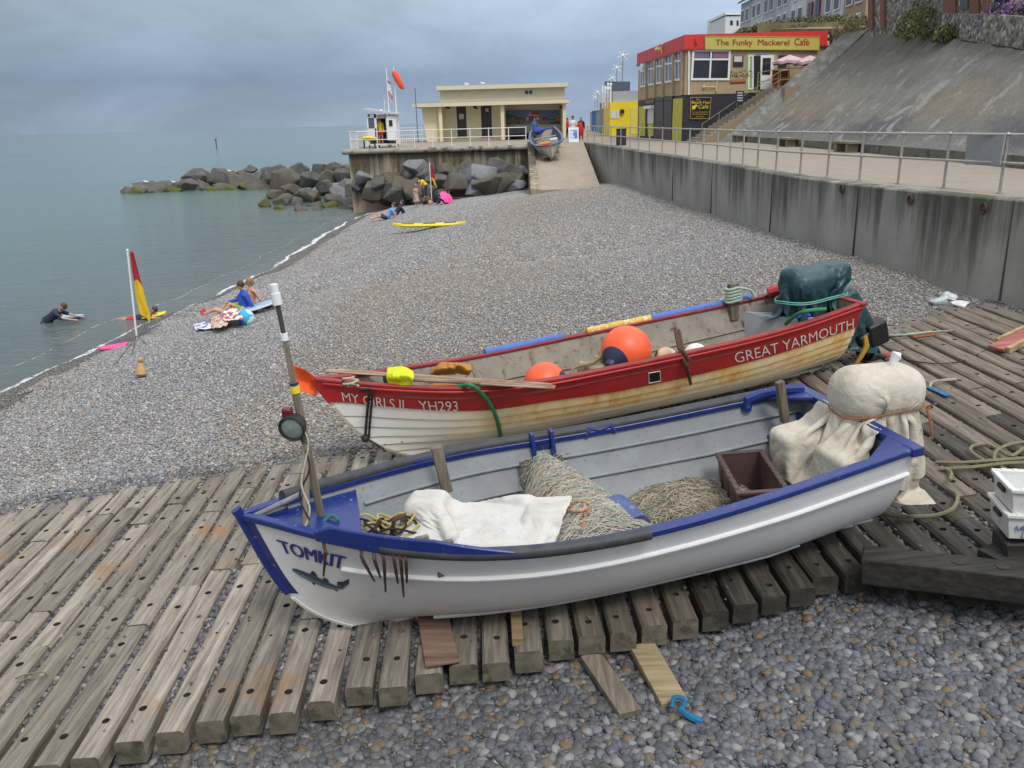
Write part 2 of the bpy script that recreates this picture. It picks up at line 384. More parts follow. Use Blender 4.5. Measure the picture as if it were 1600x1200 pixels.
# beach sheet
def beachmat():
    m,nt,b=newmat('shingle'); v=coord(nt)
    vo=N(nt,'ShaderNodeTexVoronoi'); vo.inputs['Scale'].default_value=19; L(nt,v,vo.inputs['Vector'])
    cc=N(nt,'ShaderNodeSeparateColor'); L(nt,vo.outputs['Color'],cc.inputs[0])
    c=ramp(nt,cc.outputs[0],PSTOP2,'CONSTANT')
    dk=ramp(nt,vo.outputs['Distance'],[(.25,1.0),(.75,.22)]); c=mix(nt,1.0,c,dk,'MULTIPLY')
    big=noise(nt,v,.17,3,.5); c=mix(nt,ramp(nt,big,[(.42,.0),(.62,.25)]),c,(.26,.21,.15))
    at=N(nt,'ShaderNodeAttribute',_attribute_name='shore'); wn=noise(nt,v,.8,4,.6)
    wf=math_(nt,'ADD',at.outputs['Fac'],math_(nt,'MULTIPLY',wn,-.9)); k=ramp(nt,wf,[(.30,1.0),(.52,0.0)])
    c=mix(nt,k,c,mix(nt,1.0,c,(.24,.215,.19),'MULTIPLY'))
    L(nt,c,b.inputs['Base Color']); rr=ramp(nt,k,[(0,.8),(1,.3)]); L(nt,rr,b.inputs['Roughness'])
    iv=math_(nt,'SUBTRACT',1.0,vo.outputs['Distance']); bump(nt,b,iv,.9,.03); return m
def ygrid():
    y=0.5; out=[y]
    while y<72: y+= .22 if y<17 else (.5 if y<30 else 1.0); out.append(y)
    return out
ys=ygrid(); nxs=104
def beach_sheet():
    m=MB(); sh=[]
    for y in ys:
        xw=wallx(y)+.35; x0=-17
        for i in range(nxs+1):
            x=x0+(xw-x0)*i/nxs; m.v.append((x,y,bz(x,y))); sh.append((x-shorex(y))/2.2)
    W_=nxs+1
    for j in range(len(ys)-1):
        for i in range(nxs): m.f.append((j*W_+i,j*W_+i+1,(j+1)*W_+i+1,(j+1)*W_+i)); m.m.append(0)
    o=m.build('beach',beachmat(),kind='structure',fixn=False); a=o.data.attributes.new('shore','FLOAT','POINT'); a.data.foreach_set('value',sh)
    return o
beach_sheet()
def patch(fn,x0,x1,y0,y1,st,dz=0):
    m=MB(); nx=max(1,int((x1-x0)/st)); ny=max(1,int((y1-y0)/st))
    for j in range(ny+1):
        for i in range(nx+1):
            x=x0+(x1-x0)*i/nx; y=y0+(y1-y0)*j/ny; m.v.append((x,y,bz(x,y)+dz))
    for j in range(ny):
        for i in range(nx):
            q=(j*(nx+1)+i,j*(nx+1)+i+1,(j+1)*(nx+1)+i+1,(j+1)*(nx+1)+i)
            cx=sum(m.v[k][0] for k in q)/4; cy=sum(m.v[k][1] for k in q)/4
            if fn(cx,cy): m.f.append(q)
    return m
CN=pebcoll('near shaded stones',PEB_NEAR_SHADED,2); CM=pebcoll('beach stones',PEB_MID,1); CW=pebcoll('wet stones',PEB_WET,1)
vis=lambda x,y:abs(x)<.72*y+1.0
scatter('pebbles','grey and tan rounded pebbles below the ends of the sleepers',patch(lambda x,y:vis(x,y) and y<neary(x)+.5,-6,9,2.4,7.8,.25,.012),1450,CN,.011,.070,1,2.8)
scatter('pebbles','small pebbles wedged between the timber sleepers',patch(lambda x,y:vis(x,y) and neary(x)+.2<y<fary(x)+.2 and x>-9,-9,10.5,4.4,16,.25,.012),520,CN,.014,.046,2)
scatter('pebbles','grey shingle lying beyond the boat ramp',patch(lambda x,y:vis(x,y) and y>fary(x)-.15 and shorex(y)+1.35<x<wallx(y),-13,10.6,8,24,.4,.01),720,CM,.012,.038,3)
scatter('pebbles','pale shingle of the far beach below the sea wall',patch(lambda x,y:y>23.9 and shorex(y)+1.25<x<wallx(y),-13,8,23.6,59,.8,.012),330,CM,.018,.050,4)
scatter('pebbles','dark wet pebbles along the edge of the sea',patch(lambda x,y:vis(x,y) and shorex(y)-.25<x<shorex(y)+1.55+.25*math.sin(y*1.3),-14,-6,11,58,.3,.0),330,CW,.016,.045,5)
# sea
def seamat():
    m,nt,b=newmat('sea water'); v=coord(nt); at=N(nt,'ShaderNodeAttribute',_attribute_name='shore')
    geo=N(nt,'ShaderNodeNewGeometry'); ps=N(nt,'ShaderNodeSeparateXYZ'); L(nt,geo.outputs['Position'],ps.inputs[0])
    c=ramp(nt,math_(nt,'DIVIDE',at.outputs['Fac'],60),[(0,(.105,.115,.10)),(.05,(.085,.115,.108)),(.3,(.10,.165,.16)),(1,(.10,.175,.18))])
    st=coord(nt,(.012,.05,1)); c=mix(nt,ramp(nt,noise(nt,st,1.0,4,.5),[(.35,.0),(.7,.35)]),c,(.045,.085,.10))
    # foam: broken lines that follow the water's edge
    wv=coord(nt,(1,.55,1)); f1=noise(nt,wv,4.5,6,.75,.6); f2=noise(nt,coord(nt,(1,.2,1)),.7,3,.6)
    d=math_(nt,'ADD',at.outputs['Fac'],math_(nt,'MULTIPLY',f2,-.8)); 
    def band(c0,wd): return math_(nt,'SUBTRACT',1.0,math_(nt,'DIVIDE',math_(nt,'ABSOLUTE',math_(nt,'SUBTRACT',d,c0)),wd),True)
    e=math_(nt,'MAXIMUM',math_(nt,'MULTIPLY',band(-.36,.34),1.6),math_(nt,'MULTIPLY',band(1.1,.10),.40))
    e=math_(nt,'MULTIPLY',e,ramp(nt,f1,[(.36,.0),(.56,1.0)])); k=ramp(nt,e,[(.22,.0),(.55,.85)])
    far=math_(nt,'MULTIPLY',ramp(nt,noise(nt,coord(nt,(.6,1.6,1)),1.1,7,.75,.8),[(.61,.0),(.70,.5)]),math_(nt,'SUBTRACT',1.0,math_(nt,'DIVIDE',at.outputs['Fac'],11),True))
    near=math_(nt,'SUBTRACT',1.0,math_(nt,'DIVIDE',math_(nt,'SUBTRACT',ps.outputs[1],14),14),True)
    k=math_(nt,'MAXIMUM',k,math_(nt,'MULTIPLY',far,near))
    c=mix(nt,k,c,(.72,.75,.77)); L(nt,c,b.inputs['Base Color'])
    L(nt,ramp(nt,k,[(0,.12),(1,.7)]),b.inputs['Roughness']); b.inputs['IOR'].default_value=1.33
    h=math_(nt,'ADD',noise(nt,coord(nt,(.9,1.7,1)),1.0,5,.62,.4),math_(nt,'MULTIPLY',noise(nt,coord(nt,(.12,.3,1)),1.0,3,.5),1.5))
    h=math_(nt,'ADD',h,math_(nt,'MULTIPLY',noise(nt,coord(nt,(3,5,1)),1.0,4,.6,.5),.45)); bump(nt,b,h,.75,.17); return m
def sea():
    m=MB(); sh=[]; yy=[-60,-20,0,5,10]; y=10
    while y<75: y+=.5 if y<60 else 3; yy.append(y)
    yy+=[90,120,170,260,500,1000,2500,6000,12000]
    ds=[-2.4,-1.2,-.6,-.3,-.1,0,.1,.3,.6,1,1.5,2,2.6,3.3,4.2,5.5,7,9,12,16,22,30,45,70,110,200,400,1000,3000,9000,15000]
    for y in yy:
        for d in ds:
            yy_=min(max(y,0),70); x=shorex(yy_)-d
            m.v.append((x,y,SEA+.004+(.05*math.sin(d*1.7+.15*y)*math.exp(-((d-1.2)/1.2)**2) if 0<d<5 else 0))); sh.append(d)
    n=len(ds)
    for j in range(len(yy)-1):
        for i in range(n-1): m.f.append((j*n+i+1,j*n+i,(j+1)*n+i,(j+1)*n+i+1)); m.m.append(0)
    # open water behind the headland, out of the beach's way
    o=m.build('sea',seamat(),kind='structure',fixn=False); a=o.data.attributes.new('shore','FLOAT','POINT'); a.data.foreach_set('value',sh)
sea()
# ------------------------------------------------------------------ timber ramp
WOODL=wood('weathered oak sleeper',(.20,.176,.146),(.36,.322,.27),1,.85,1,(.27,.145,.06))
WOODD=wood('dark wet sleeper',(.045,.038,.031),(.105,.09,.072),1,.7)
WOODM=wood('brown sleeper',(.125,.105,.083),(.225,.19,.15),1,.8)
HOLE=M('bolt hole',(.045,.04,.036),.9,.6,30,.3)
ENDG=M('mossy end grain',(.155,.14,.105),.9,.45,7,.5,spots=((.06,.06,.04),.42,5)); ENDD=M('dark end grain',(.04,.037,.03),.85,.5,7,.5,spots=((.075,.075,.05),.42,5))
AZ=-.044
def sleeper(m,x,y0,y1,wd,h,dz,seed):
    rnd=random.Random(seed); c=.018+.012*rnd.random(); ys_=[y0]; hol=[]
    Ln=y1-y0
    for hy in (.16*Ln+rnd.uniform(-.05,.05),.84*Ln+rnd.uniform(-.05,.05)):
        if hy>.1 and hy<Ln-.1: hol.append((y0+hy,rnd.uniform(-.03,.03),.031+.007*rnd.random()))
    if rnd.random()<.5: hol.append((y0+Ln*rnd.uniform(.4,.6),rnd.uniform(-.07,.07),.016))
    hol.sort(); segs=[]; y=y0
    for hy,hx,hr in hol:
        a=hy-hr-.02; b=hy+hr+.02
        if a<=y+.02: continue
        n=max(1,int((a-y)/.35))
        for k in range(n): segs.append((y+(a-y)*k/n,y+(a-y)*(k+1)/n,None))
        segs.append((a,b,(hx,hy,hr))); y=b
    n=max(1,int((y1-y)/.35))
    for k in range(n): segs.append((y+(y1-y)*k/n,y+(y1-y)*(k+1)/n,None))
    sl=(rampz(x+.15)-rampz(x-.15))/.3; zc=rampz(x)+dz; lean=rnd.uniform(-.012,.012)
    def P(lx,yy,lz):
        o=mnoise.noise_vector(Vector((x*3.1+lx*4,yy*1.7,lz*5+seed)))
        return (x+lx+AZ*(yy-7)+lean*(yy-y0)+o.x*.007,yy+o.y*.006,zc+lx*sl+lz+o.z*(.008 if lz>-.05 else .003))
    ch=wd/2
    def ring(yy): return [P(-ch,yy,-h),P(-ch,yy,-c),P(-ch+c,yy,0),P(ch-c,yy,0),P(ch,yy,-c),P(ch,yy,-h)]
    bnd=[segs[0][0]]+[s_[1] for s_ in segs]; base=len(m.v)
    rings=[m.v.extend(ring(yy)) or base+6*i for i,yy in enumerate(bnd)]
    for i,sg in enumerate(segs):
        a=rings[i]; b=rings[i+1]
        for k in (0,1,3,4): m.f.append((a+k,a+k+1,b+k+1,b+k)); m.m.append(0)
        m.f.append((a+5,a,b,b+5)); m.m.append(0)
        if sg[2] is None: m.f.append((a+2,a+3,b+3,b+2)); m.m.append(0)
        else:
            hx,hy,hr=sg[2]; n0=len(m.v)
            for dep in (0,-.05):
                for k in range(12):
                    q=R(45+30*k); m.v.append(P(hx+math.cos(q)*hr,hy+math.sin(q)*hr,dep))
            cor=[b+3,b+2,a+2,a+3]
            for k in range(4):
                i0=3*k; m.f.append((cor[k],cor[(k+1)%4],n0+(i0+3)%12,n0+i0+2,n0+i0+1,n0+i0)); m.m.append(0)
            for k in range(12): m.f.append((n0+k,n0+(k+1)%12,n0+12+(k+1)%12,n0+12+k)); m.m.append(1)
            m.f.append(tuple(n0+12+k for k in range(12))); m.m.append(1)
    m.f.append(tuple(rings[0]+k for k in range(6))); m.m.append(2)
    m.f.append(tuple(rings[-1]+5-k for k in range(6))); m.m.append(0)
ramp_t=thing('boat_ramp','timber boat ramp of weathered sleepers with bolt holes laid across the shingle','boat ramp',(0,8,rampz(0)))
cands=[]; x=-8.9; ci=0
while x<10.2:
    rnd=random.Random(ci*13+5); y=neary(x)+rnd.uniform(-.07,.07); fy=min(fary(x)+rnd.uniform(-.25,.25), 99)
    if x>9.0: fy=min(fy,15+(9.3-x)*2.5)
    first=True; off=rnd.choice([2.55,2.55,2.7,1.35,1.9])
    while y<fy-.3:
        Ln=off if first else 2.55+rnd.uniform(-.1,.15); first=False; y1=min(y+Ln,fy)
        if fy-y1<.5: y1=fy
        cands.append((x,y,y1,.238+rnd.uniform(-.016,.012),.20+rnd.uniform(-.01,.02),rnd.uniform(-.012,.012),ci*7+int(y*3))); y=y1+.012
    x+=.297+random.Random(ci).uniform(-.012,.014); ci+=1
inv=lambda c:(1 if (abs(c[0])>.66*c[2]+.6) else 0, (c[1]+c[2])/2 + abs(c[0])*.1)
cands.sort(key=inv)
rest=MB()
for k,c in enumerate(cands):
    m=MB() if k<100 else rest
    sleeper(m,*c)
    if k<100:
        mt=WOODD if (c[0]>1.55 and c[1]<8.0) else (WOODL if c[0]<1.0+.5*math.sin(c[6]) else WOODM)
        m.build('sleeper',[mt,HOLE,ENDG if mt is not WOODD else ENDD],ramp_t,smooth=True,angle=30)
tag(rest.build('sleepers',[WOODM,HOLE,ENDG],ramp_t,smooth=True,angle=30),kind='stuff')
m=MB()
for yy in (.35,1.9): # bearers that carry the sleepers
    pts=[Vector((x_,neary(x_)+yy,rampz(x_)-.30)) for x_ in np.linspace(-5,9,40)]
    m.tube(pts,.11,4)
m.build('bearer',WOODD,ramp_t,smooth=False)

m=MB()
for i in range(80):
    for j in range(50):
        x0=-9+i*.235; y0=4.6+j*.2
        if neary(x0)+.1<y0<fary(x0)-.3 and vis(x0,y0): m.add([(x0,y0,rampz(x0)+.012),(x0+.235,y0,rampz(x0+.235)+.012),(x0+.235,y0+.2,rampz(x0+.235)+.012),(x0,y0+.2,rampz(x0)+.012)],[(0,1,2,3)])
scatter('pebbles','few loose stones lying on top of the weathered sleepers',m,5.0,CN,.010,.030,8)
# ------------------------------------------------------------------ boats
def proj(P):
    w_=Vector(P)-CAM; d=w_.dot(_F); return 800+FPX*w_.dot(_R)/d, 600-FPX*w_.dot(_U)/d
def smooth_table(tb):
    x=np.array([p[0] for p in tb],float); y=np.array([p[1] for p in tb],float); m=np.gradient(y,x); X=np.linspace(x[0],x[-1],160); i=np.clip(np.searchsorted(x,X)-1,0,len(x)-2)
    h=x[i+1]-x[i]; t=(X-x[i])/h; Y=(2*t**3-3*t**2+1)*y[i]+(t**3-2*t**2+t)*h*m[i]+(-2*t**3+3*t**2)*y[i+1]+(t**3-t**2)*h*m[i+1]
    return X,Y
class Boat:
    def __init__(s,O,ang,L_,beam,sheer,rake,ex,keel=None):
        s.L=L_; s.bx,s.bb=smooth_table(beam); s.sx,s.sh=smooth_table(sheer); s.rake=rake; s.ex=ex; s.kl=keel
        sl=.068; X=Vector((math.cos(ang),math.sin(ang),sl)).normalized(); Y=Vector((-math.sin(ang),math.cos(ang),0)); Z=X.cross(Y)
        s.M=Matrix(((X.x,Y.x,Z.x,O[0]),(X.y,Y.y,Z.y,O[1]),(X.z,Y.z,Z.z,-2.9+.065*O[0]+.035),(0,0,0,1))); s.I=s.M.inverted()
    def beam(s,x): return max(0,lerp(x,s.bx,s.bb))
    def sheer(s,x): return lerp(x,s.sx,s.sh)
    def P(s,t,w,side=-1,off=0,dx=0):
        xb=t*s.L; b=s.beam(xb); h=s.sheer(xb); k=lerp(t,[0,.12,.8,1],[.02,0,.02,.16]) if s.kl is None else lerp(t,*s.kl)
        a=s.ex[0]+s.ex[1]*math.exp(-max(0,t)/s.ex[2]); z=k+(h-k)*w
        y=b*max(0,w)**a; x=xb+(s.rake[0]*(1-w)+s.rake[1]*(1-w)**5)*(1-t)**4+dx
        n=1.0
        if off<0: y=max(0.004,y+off)
        else: y+=off
        return Vector((x,side*y,z))
    def W(s,p): return s.M@Vector(p)
    def at(s,u,v,h):
        d=s.I.to_3x3()@ray(u,v); c=s.I@CAM; return c+d*((h-c.z)/d.z)
    def find(s,u,v,side=-1):
        best=None
        for i in range(41):
            for j in range(21):
                q=proj(s.W(s.P(i/40,.05+.95*j/20,side))); e=(q[0]-u)**2+(q[1]-v)**2
                if best is None or e<best[0]: best=(e,i/40,.05+.95*j/20)
        t,w=best[1],best[2]
        for _ in range(12):
            f0=Vector(proj(s.W(s.P(t,w,side)))); ft=Vector(proj(s.W(s.P(t+.001,w,side)))); fw=Vector(proj(s.W(s.P(t,w+.001,side))))
            a=(ft-f0)/.001; b=(fw-f0)/.001; r=Vector((u,v))-f0; D=a.x*b.y-a.y*b.x
            if abs(D)<1e-6: break
            t+=max(-.03,min(.03,(r.x*b.y-r.y*b.x)/D)); w+=max(-.1,min(.1,(a.x*r.y-a.y*r.x)/D))
        return t,w
    def patch(s,corners,side=-1,off=.006): # pixel corners bl,br,tr,tl -> map (a,b) onto the hull
        c=[Vector(s.find(*q,side)) for q in corners]
        def fn(a,b):
            q=(c[0]*(1-a)+c[1]*a)*(1-b)+(c[3]*(1-a)+c[2]*a)*b
            return s.P(q.x,q.y,side,off)
        return fn
    def skin(s,m,ws,nt=48,off=0,sides=(-1,1),offs=None,t0=0,t1=1):
        for sd in sides:
            b=len(m.v)
            for i in range(nt+1):
                t=t0+(t1-t0)*(i/nt)**1.15
                for j,w_ in enumerate(ws): m.v.append(tuple(s.P(t,w_,sd,(offs[j] if offs else off))))
            n=len(ws)
            for i in range(nt):
                for j in range(n-1):
                    q=(b+i*n+j,b+(i+1)*n+j,b+(i+1)*n+j+1,b+i*n+j+1); m.f.append(q if sd<0 else q[::-1]); m.m.append(m.cur)
    def rail(s,m,x0,x1,oi,oo,z0,z1,sides=(-1,1),n=40,lift=None):
        """bar of rectangular section along the sheer: lateral offsets oi..oo, heights z0..z1 relative to the sheer"""
        for sd in sides:
            b=len(m.v)
            for i in range(n+1):
                x=x0+(x1-x0)*i/n; t=x/s.L; h=s.sheer(x); y=s.beam(x); k=lift(i/n) if lift else 1
                for oy,oz in ((oi,z0),(oo,z0),(oo,z1*k),(oi,z1*k)): m.v.append((x,sd*max(0.0,y+oy),h+oz))
            for i in range(n):
                for k in range(4):
                    l=(k+1)%4; m.f.append((b+i*4+k,b+i*4+l,b+(i+1)*4+l,b+(i+1)*4+k)); m.m.append(m.cur)
            m.f.append((b,b+1,b+2,b+3)); m.f.append((b+n*4+3,b+n*4+2,b+n*4+1,b+n*4)); m.m+=[m.cur]*2
def creases(p,seed,n=9,size=1.0):
    """sharp little folds: piecewise-linear ridges along random lines"""
    rnd=random.Random(seed); h=0
    for _ in range(n):
        a=rnd.uniform(0,6.28); d=p.x*math.cos(a)+p.y*math.sin(a)+p.z*rnd.uniform(-.6,.6); per=rnd.uniform(.35,1.1)*size; ph=rnd.uniform(0,per); q=((d+ph+.12*mnoise.noise(p*1.7+Vector((seed,a,0))))%per); wd=rnd.uniform(.05,.13)*size
        e=abs(q-per/2)/wd
        if e<1: h+=(1-e)*rnd.choice((1,1,-.6))*max(0,.3+mnoise.noise(p*2.1+Vector((a,seed,1))))
    return h
def netpatch(rows,nu=26,nv=20,amp=.02,f=5,seed=0,sag=0,pleat=None,cs=1.0,cn=9):
    """sheet through a control net of points (Catmull-Rom both ways) with folds"""
    rr=[spline(r,14) for r in rows]; cols=list(zip(*rr)); g=[spline(c,12) for c in cols]
    nv_=len(g[0]); nu_=len(g); m=MB()
    for j in range(nv_):
        for i in range(nu_):
            p=g[i][j]; o=mnoise.noise_vector(p*f+Vector((seed,seed*2,0))); o2=mnoise.noise_vector(p*f*2.7+Vector((seed,0,5)))
            r1=abs(mnoise.noise(p*f*1.3+Vector((0,seed,3))))
            ed=min(i,nu_-1-i,j,nv_-1-j); ef=min(1,ed/3)
            m.v.append(tuple(p+Vector((o.x*.4,o.y*.4,o.z))*amp*.6+o2*amp*.15*ef+Vector((0,-.25,1))*amp*1.1*creases(p,seed+11,cn,cs)*(.35+.65*ef)+(Vector((0,-1,.25))*pleat[1]*(abs(math.sin(PI*pleat[0]*(i/(nu_-1))+1.2*math.sin(3*i/nu_+seed)))-.5)*(1-.55*j/(nv_-1)) if pleat else Vector())))
    for j in range(nv_-1):
        for i in range(nu_-1): m.f.append((j*nu_+i,j*nu_+i+1,(j+1)*nu_+i+1,(j+1)*nu_+i)); m.m.append(0)
    return m
# ---- draped cloth: position based dynamics on a grid, colliding with rounded boxes ------
def cbox(c,h,r=.04,rot=None): return (np.array(c,float),np.array(h,float),r,np.array(rot if rot is not None else np.eye(3),float))
def drape(P,cols,steps=110,floor=.33,pins=None,tie=None,excess=1.0,seed=1,mu=.55,bend=.28,its=9,hull=None,wav=0):
    rg=np.random.RandomState(seed); n,m=P.shape[:2]; P=P+rg.normal(0,.004,P.shape)
    if wav: ii,jj=np.meshgrid(np.linspace(0,1,n),np.linspace(0,1,m),indexing='ij'); P[...,2]+=wav*(np.sin(ii*17+3*jj)+np.sin(jj*13-5*ii+1)+np.sin(ii*9+jj*11))
    X=P.copy(); V=np.zeros_like(P); dt=.028
    def pairs():
        out=[]
        for di,dj,st in ((0,1,1.0),(1,0,1.0),(1,1,.45),(1,-1,.45),(0,3,bend),(3,0,bend),(0,30,2.),(30,0,2.),(0,14,2.),(14,0,2.),(10,10,2.),(10,-10,2.),(0,6,2.),(6,0,2.)):
            A=np.zeros((n,m),bool)
            i,j=np.meshgrid(np.arange(n),np.arange(m),indexing='ij'); ok=(i+di<n)&(j+dj<m)&(j+dj>=0); i=i[ok]; j=j[ok]; a=i*m+j; b=(i+di)*m+j+dj
            ph=((i//max(di,1))%2) if di else ((j//max(dj,1))%2)
            for k in (0,1): q=ph==k; out.append((a[q],b[q],st))
        return out
    F=P.reshape(-1,3); PR=sorted([(a,b,st,np.linalg.norm(F[a]-F[b],axis=1)*excess) for a,b,st in pairs()],key=lambda q:-q[2] if q[2]>1 else 0)
    pin=None if pins is None else [(i*m+j) for i,j in pins]; pp=None if pins is None else F[pin].copy(); ties=None
    def collide(F):
        hit=np.zeros(len(F),bool)
        for c,h,r,R_ in cols:
            near=np.where((np.abs(F-c).max(1)<h.max()+r+.1))[0]
            if not len(near): continue
            q=(F[near]-c)@R_; a=np.abs(q)-h; o=np.maximum(a,0); lo=np.linalg.norm(o,axis=1); sd=lo+np.minimum(a.max(1),0)-r-.008; k=sd<0
            if not k.any(): continue
            q=q[k];a=a[k];o=o[k];lo=lo[k];sd=sd[k]; nn=np.where((lo>1e-6)[:,None],np.sign(q)*o/np.maximum(lo,1e-6)[:,None],np.sign(q)*(np.arange(3)[None]==a.argmax(1)[:,None])); F[near[k]]-=(nn*sd[:,None])@R_.T; hit[near[k]]=True
        if hull is not None:
            x=np.clip(F[:,0],0,hull.L); hb=np.interp(x,hull.bx,hull.bb); hs=np.interp(x,hull.sx,hull.sh); ae=hull.ex[0]+hull.ex[1]*np.exp(-x/hull.L/hull.ex[2]); ym=np.maximum(.05,hb*np.clip(F[:,2]/hs,.02,1)**ae-.075); k=(F[:,0]<hull.L-.02)&(F[:,2]<hs)&(np.abs(F[:,1])>ym)&(np.abs(F[:,1])<hb+.3); F[k,1]=np.sign(F[k,1])*ym[k]; hit|=k
        lowz=F[:,2]<floor; F[lowz,2]=floor; hit|=lowz; return hit
    for s in range(steps):
        V*=.965; V[...,2]-=7*dt; V+=rg.normal(0,.01,V.shape); P=X+V*dt; F=P.reshape(-1,3); G0=X.reshape(-1,3)
        if tie and s==tie['at']: ties=np.where((np.abs(F[:,2]-tie['z'])<tie['w'])&(np.abs(F[:,0]-tie['c'][0])<tie.get('reach',.9))&(np.abs(F[:,1]-tie['c'][1])<tie.get('reach',.9)))[0]
        for _ in range(its):
            for a,b,st,L0 in PR:
                d=F[b]-F[a]; l=np.linalg.norm(d,axis=1)+1e-9; k=(.5*min(st,1.)*(l-L0)/l)
                if st==bend: k=np.where(l<L0,k,0)
                if st>1: k=np.where(l>L0,k,0)
                k=k[:,None]*d; F[a]+=k; F[b]-=k
            if ties is not None:
                q=(F[ties,:2]-np.array(tie['c']))/np.array(tie['r']); l=np.linalg.norm(q,axis=1); f=min(1,(s-tie['at'])/25); t_=np.where(l>1,1+(l-1)*(1-.5*f),l); F[ties,:2]=np.array(tie['c'])+q*(t_/np.maximum(l,1e-6))[:,None]*np.array(tie['r']); F[ties,2]+=(tie['z']-F[ties,2])*.12
            if pin: F[pin]=pp
            hit=collide(F)
        F[hit]=F[hit]*(1-mu)+mu*(G0[hit]+(F[hit]-G0[hit])*np.array([.15,.15,1]))
        V=np.clip((P-X)/dt,-1.6,1.6); X=P.copy()
    return X
def cgrid(c,lx,ly,nx,ny,rz,z):
    u=np.linspace(-.5,.5,nx)*lx; v=np.linspace(-.5,.5,ny)*ly; A=np.zeros((nx,ny,3)); cs,sn=math.cos(rz),math.sin(rz)
    A[...,0]=c[0]+u[:,None]*cs-v[None]*sn; A[...,1]=c[1]+u[:,None]*sn+v[None]*cs; A[...,2]=z; return A
def clothmesh(X,bt):
    n,m=X.shape[:2]; mb=MB(); mb.v=[tuple(bt.W(p)) for p in X.reshape(-1,3)]; mb.f=[(i*m+j,i*m+j+1,(i+1)*m+j+1,(i+1)*m+j) for i in range(n-1) for j in range(m-1)]; mb.m=[0]*len(mb.f); return mb
BLUE=M('royal blue gloss paint',(.012,.030,.175),.32,.18,5,.05,spots=((.35,.36,.38),.30,16))
HULLW=None
def hullwhite():
    m,nt,b=newmat('white boat topsides'); v=coord(nt)
    s=N(nt,'ShaderNodeSeparateXYZ'); L(nt,v,s.inputs[0])
    c=ramp(nt,noise(nt,coord(nt,(1,1,3)),1.6,5,.6),[(.3,(.75,.76,.78)),(.7,(.83,.84,.85))])
    zz=ramp(nt,s.outputs[2],[(.02,1.0),(.30,0.0)]); n2=noise(nt,coord(nt,(1.2,1.2,.5)),2.4,6,.7)
    c=mix(nt,math_(nt,'MULTIPLY',zz,ramp(nt,n2,[(.40,.05),(.75,.6)])),c,(.50,.46,.36))
    k=ramp(nt,noise(nt,coord(nt,(5,5,1)),3,6,.75),[(.71,.0),(.76,.8)]); c=mix(nt,k,c,(.30,.25,.19))
    L(nt,c,b.inputs['Base Color']); b.inputs['Roughness'].default_value=.38; bump(nt,b,noise(nt,v,2.5,3,.5),.12,.03); return m
# ---- TOMKIT ----------------------------------------------------------------
T=Boat((-2.335,6.66),math.atan(.2)+.03,6.09,
  [(0,0.03),(.2,.18),(.5,.40),(.8,.59),(1.2,.81),(1.7,1.02),(2.3,1.165),(3,1.21),(3.7,1.19),(4.5,1.13),(5.3,1.05),(6.34,.92)],
  [(0,1.38),(.2,1.36),(.5,1.31),(.8,1.26),(1.2,1.205),(1.7,1.155),(2.3,1.115),(3,1.085),(3.7,1.085),(4.5,1.12),(5.3,1.175),(6.34,1.24)],(.36,.42),(.335,.665,.16))
tb=thing('fishing_boat','white open boat with blue gunwales, TOMKIT lettering and a painted mackerel on its bow','boat',mat=T.M)
hw=hullwhite()
ws=[(i/16)**1.9 for i in range(17)]
m=MB(); T.skin(m,ws); n=len(ws) # transom
for sd in (-1,1):
    tr=[T.P(1,w_,sd) for w_ in ws]; m.add(tr+[Vector((T.L,0,p.z)) for p in tr],[(i,i+1,n+i+1,n+i) for i in range(n-1)])
m.build('hull',hw,tb,local=True,angle=50,weld=True)
INT=M('grey interior paint',(.23,.25,.27),.6,.18,3,.08,spots=((.12,.09,.06),.34,22))
m=MB(); wi=[.30+.70*i/10 for i in range(11)]; T.skin(m,wi,off=-.045,t0=.06,t1=.992)
m.add([T.P(.992,w_,sd,-.045) for sd in (-1,1) for w_ in wi],[(i,i+1,11+i+1,11+i) for i in range(10)])
m.build('inner_lining',INT,tb,local=True,fixn=False)
m=MB() # sole boards
for i in range(24):
    x0=.7+i*.24; 
    if x0+.23>T.L-.05: break
    b0=T.P(max(0,x0-.1)/T.L,.30/T.sheer(x0),1,-.07).y; m.box((x0+.115,0,.31),(.228,max(.06,2*b0),.02))
m.build('sole',M('grey painted floor',(.20,.21,.22),.7,.25,4,.15,spots=((.10,.08,.06),.42,9)),tb,local=True,bevel=.004)
m=MB(); T.rail(m,.02,T.L+.02,-.10,.016,-.050,.010); 
m.box((T.L-.0,0,T.sheer(T.L)-.03),(.13,2*T.beam(T.L)+.07,.09))
for sd in (-1,1): # quarter knees
    m.prism([(T.L-.05,sd*.86,1.235),(T.L-.50,sd*.94,1.205),(T.L-.05,sd*.60,1.235)],(0,0,-.05))
m.build('gunwale',BLUE,tb,local=True,bevel=.012)
m=MB() # inwale shelf / stringers inside
for wz in (.80,.58):
    for sd in (-1,1): m.tube([T.P(t,wz,sd,-.062) for t in np.linspace(.17,.985,36)],.022,6)
m.build('stringer',INT,tb,local=True,bevel=.008)
for sd in (-1,1):
    m=MB(); m.tube([T.P(t,w_,sd,.012) for t,w_ in [(.12+.88*i/30,lerp(.12+.88*i/30,[.12,.3,.6,1],[.70,.715,.73,.72])) for i in range(31)]],.024,8); m.build('rubbing_strake',WHITE,tb,local=True)
    m=MB(); m.tube([T.P(t,lerp(t,[.2,1],[.055,.055]),sd,.02) for t in np.linspace(.21,.86,24)],.022,6); m.build('bilge_runner',WHITE,tb,local=True)
m=MB(); pts=[T.P(0,w_,-1)+Vector((-.012,.03,0)) for w_ in np.linspace(.36,1.0,12)]; pts.append(pts[-1]+Vector((-.02,0,.05)))
m.tube(pts,[.045]*12+[.05],8); 
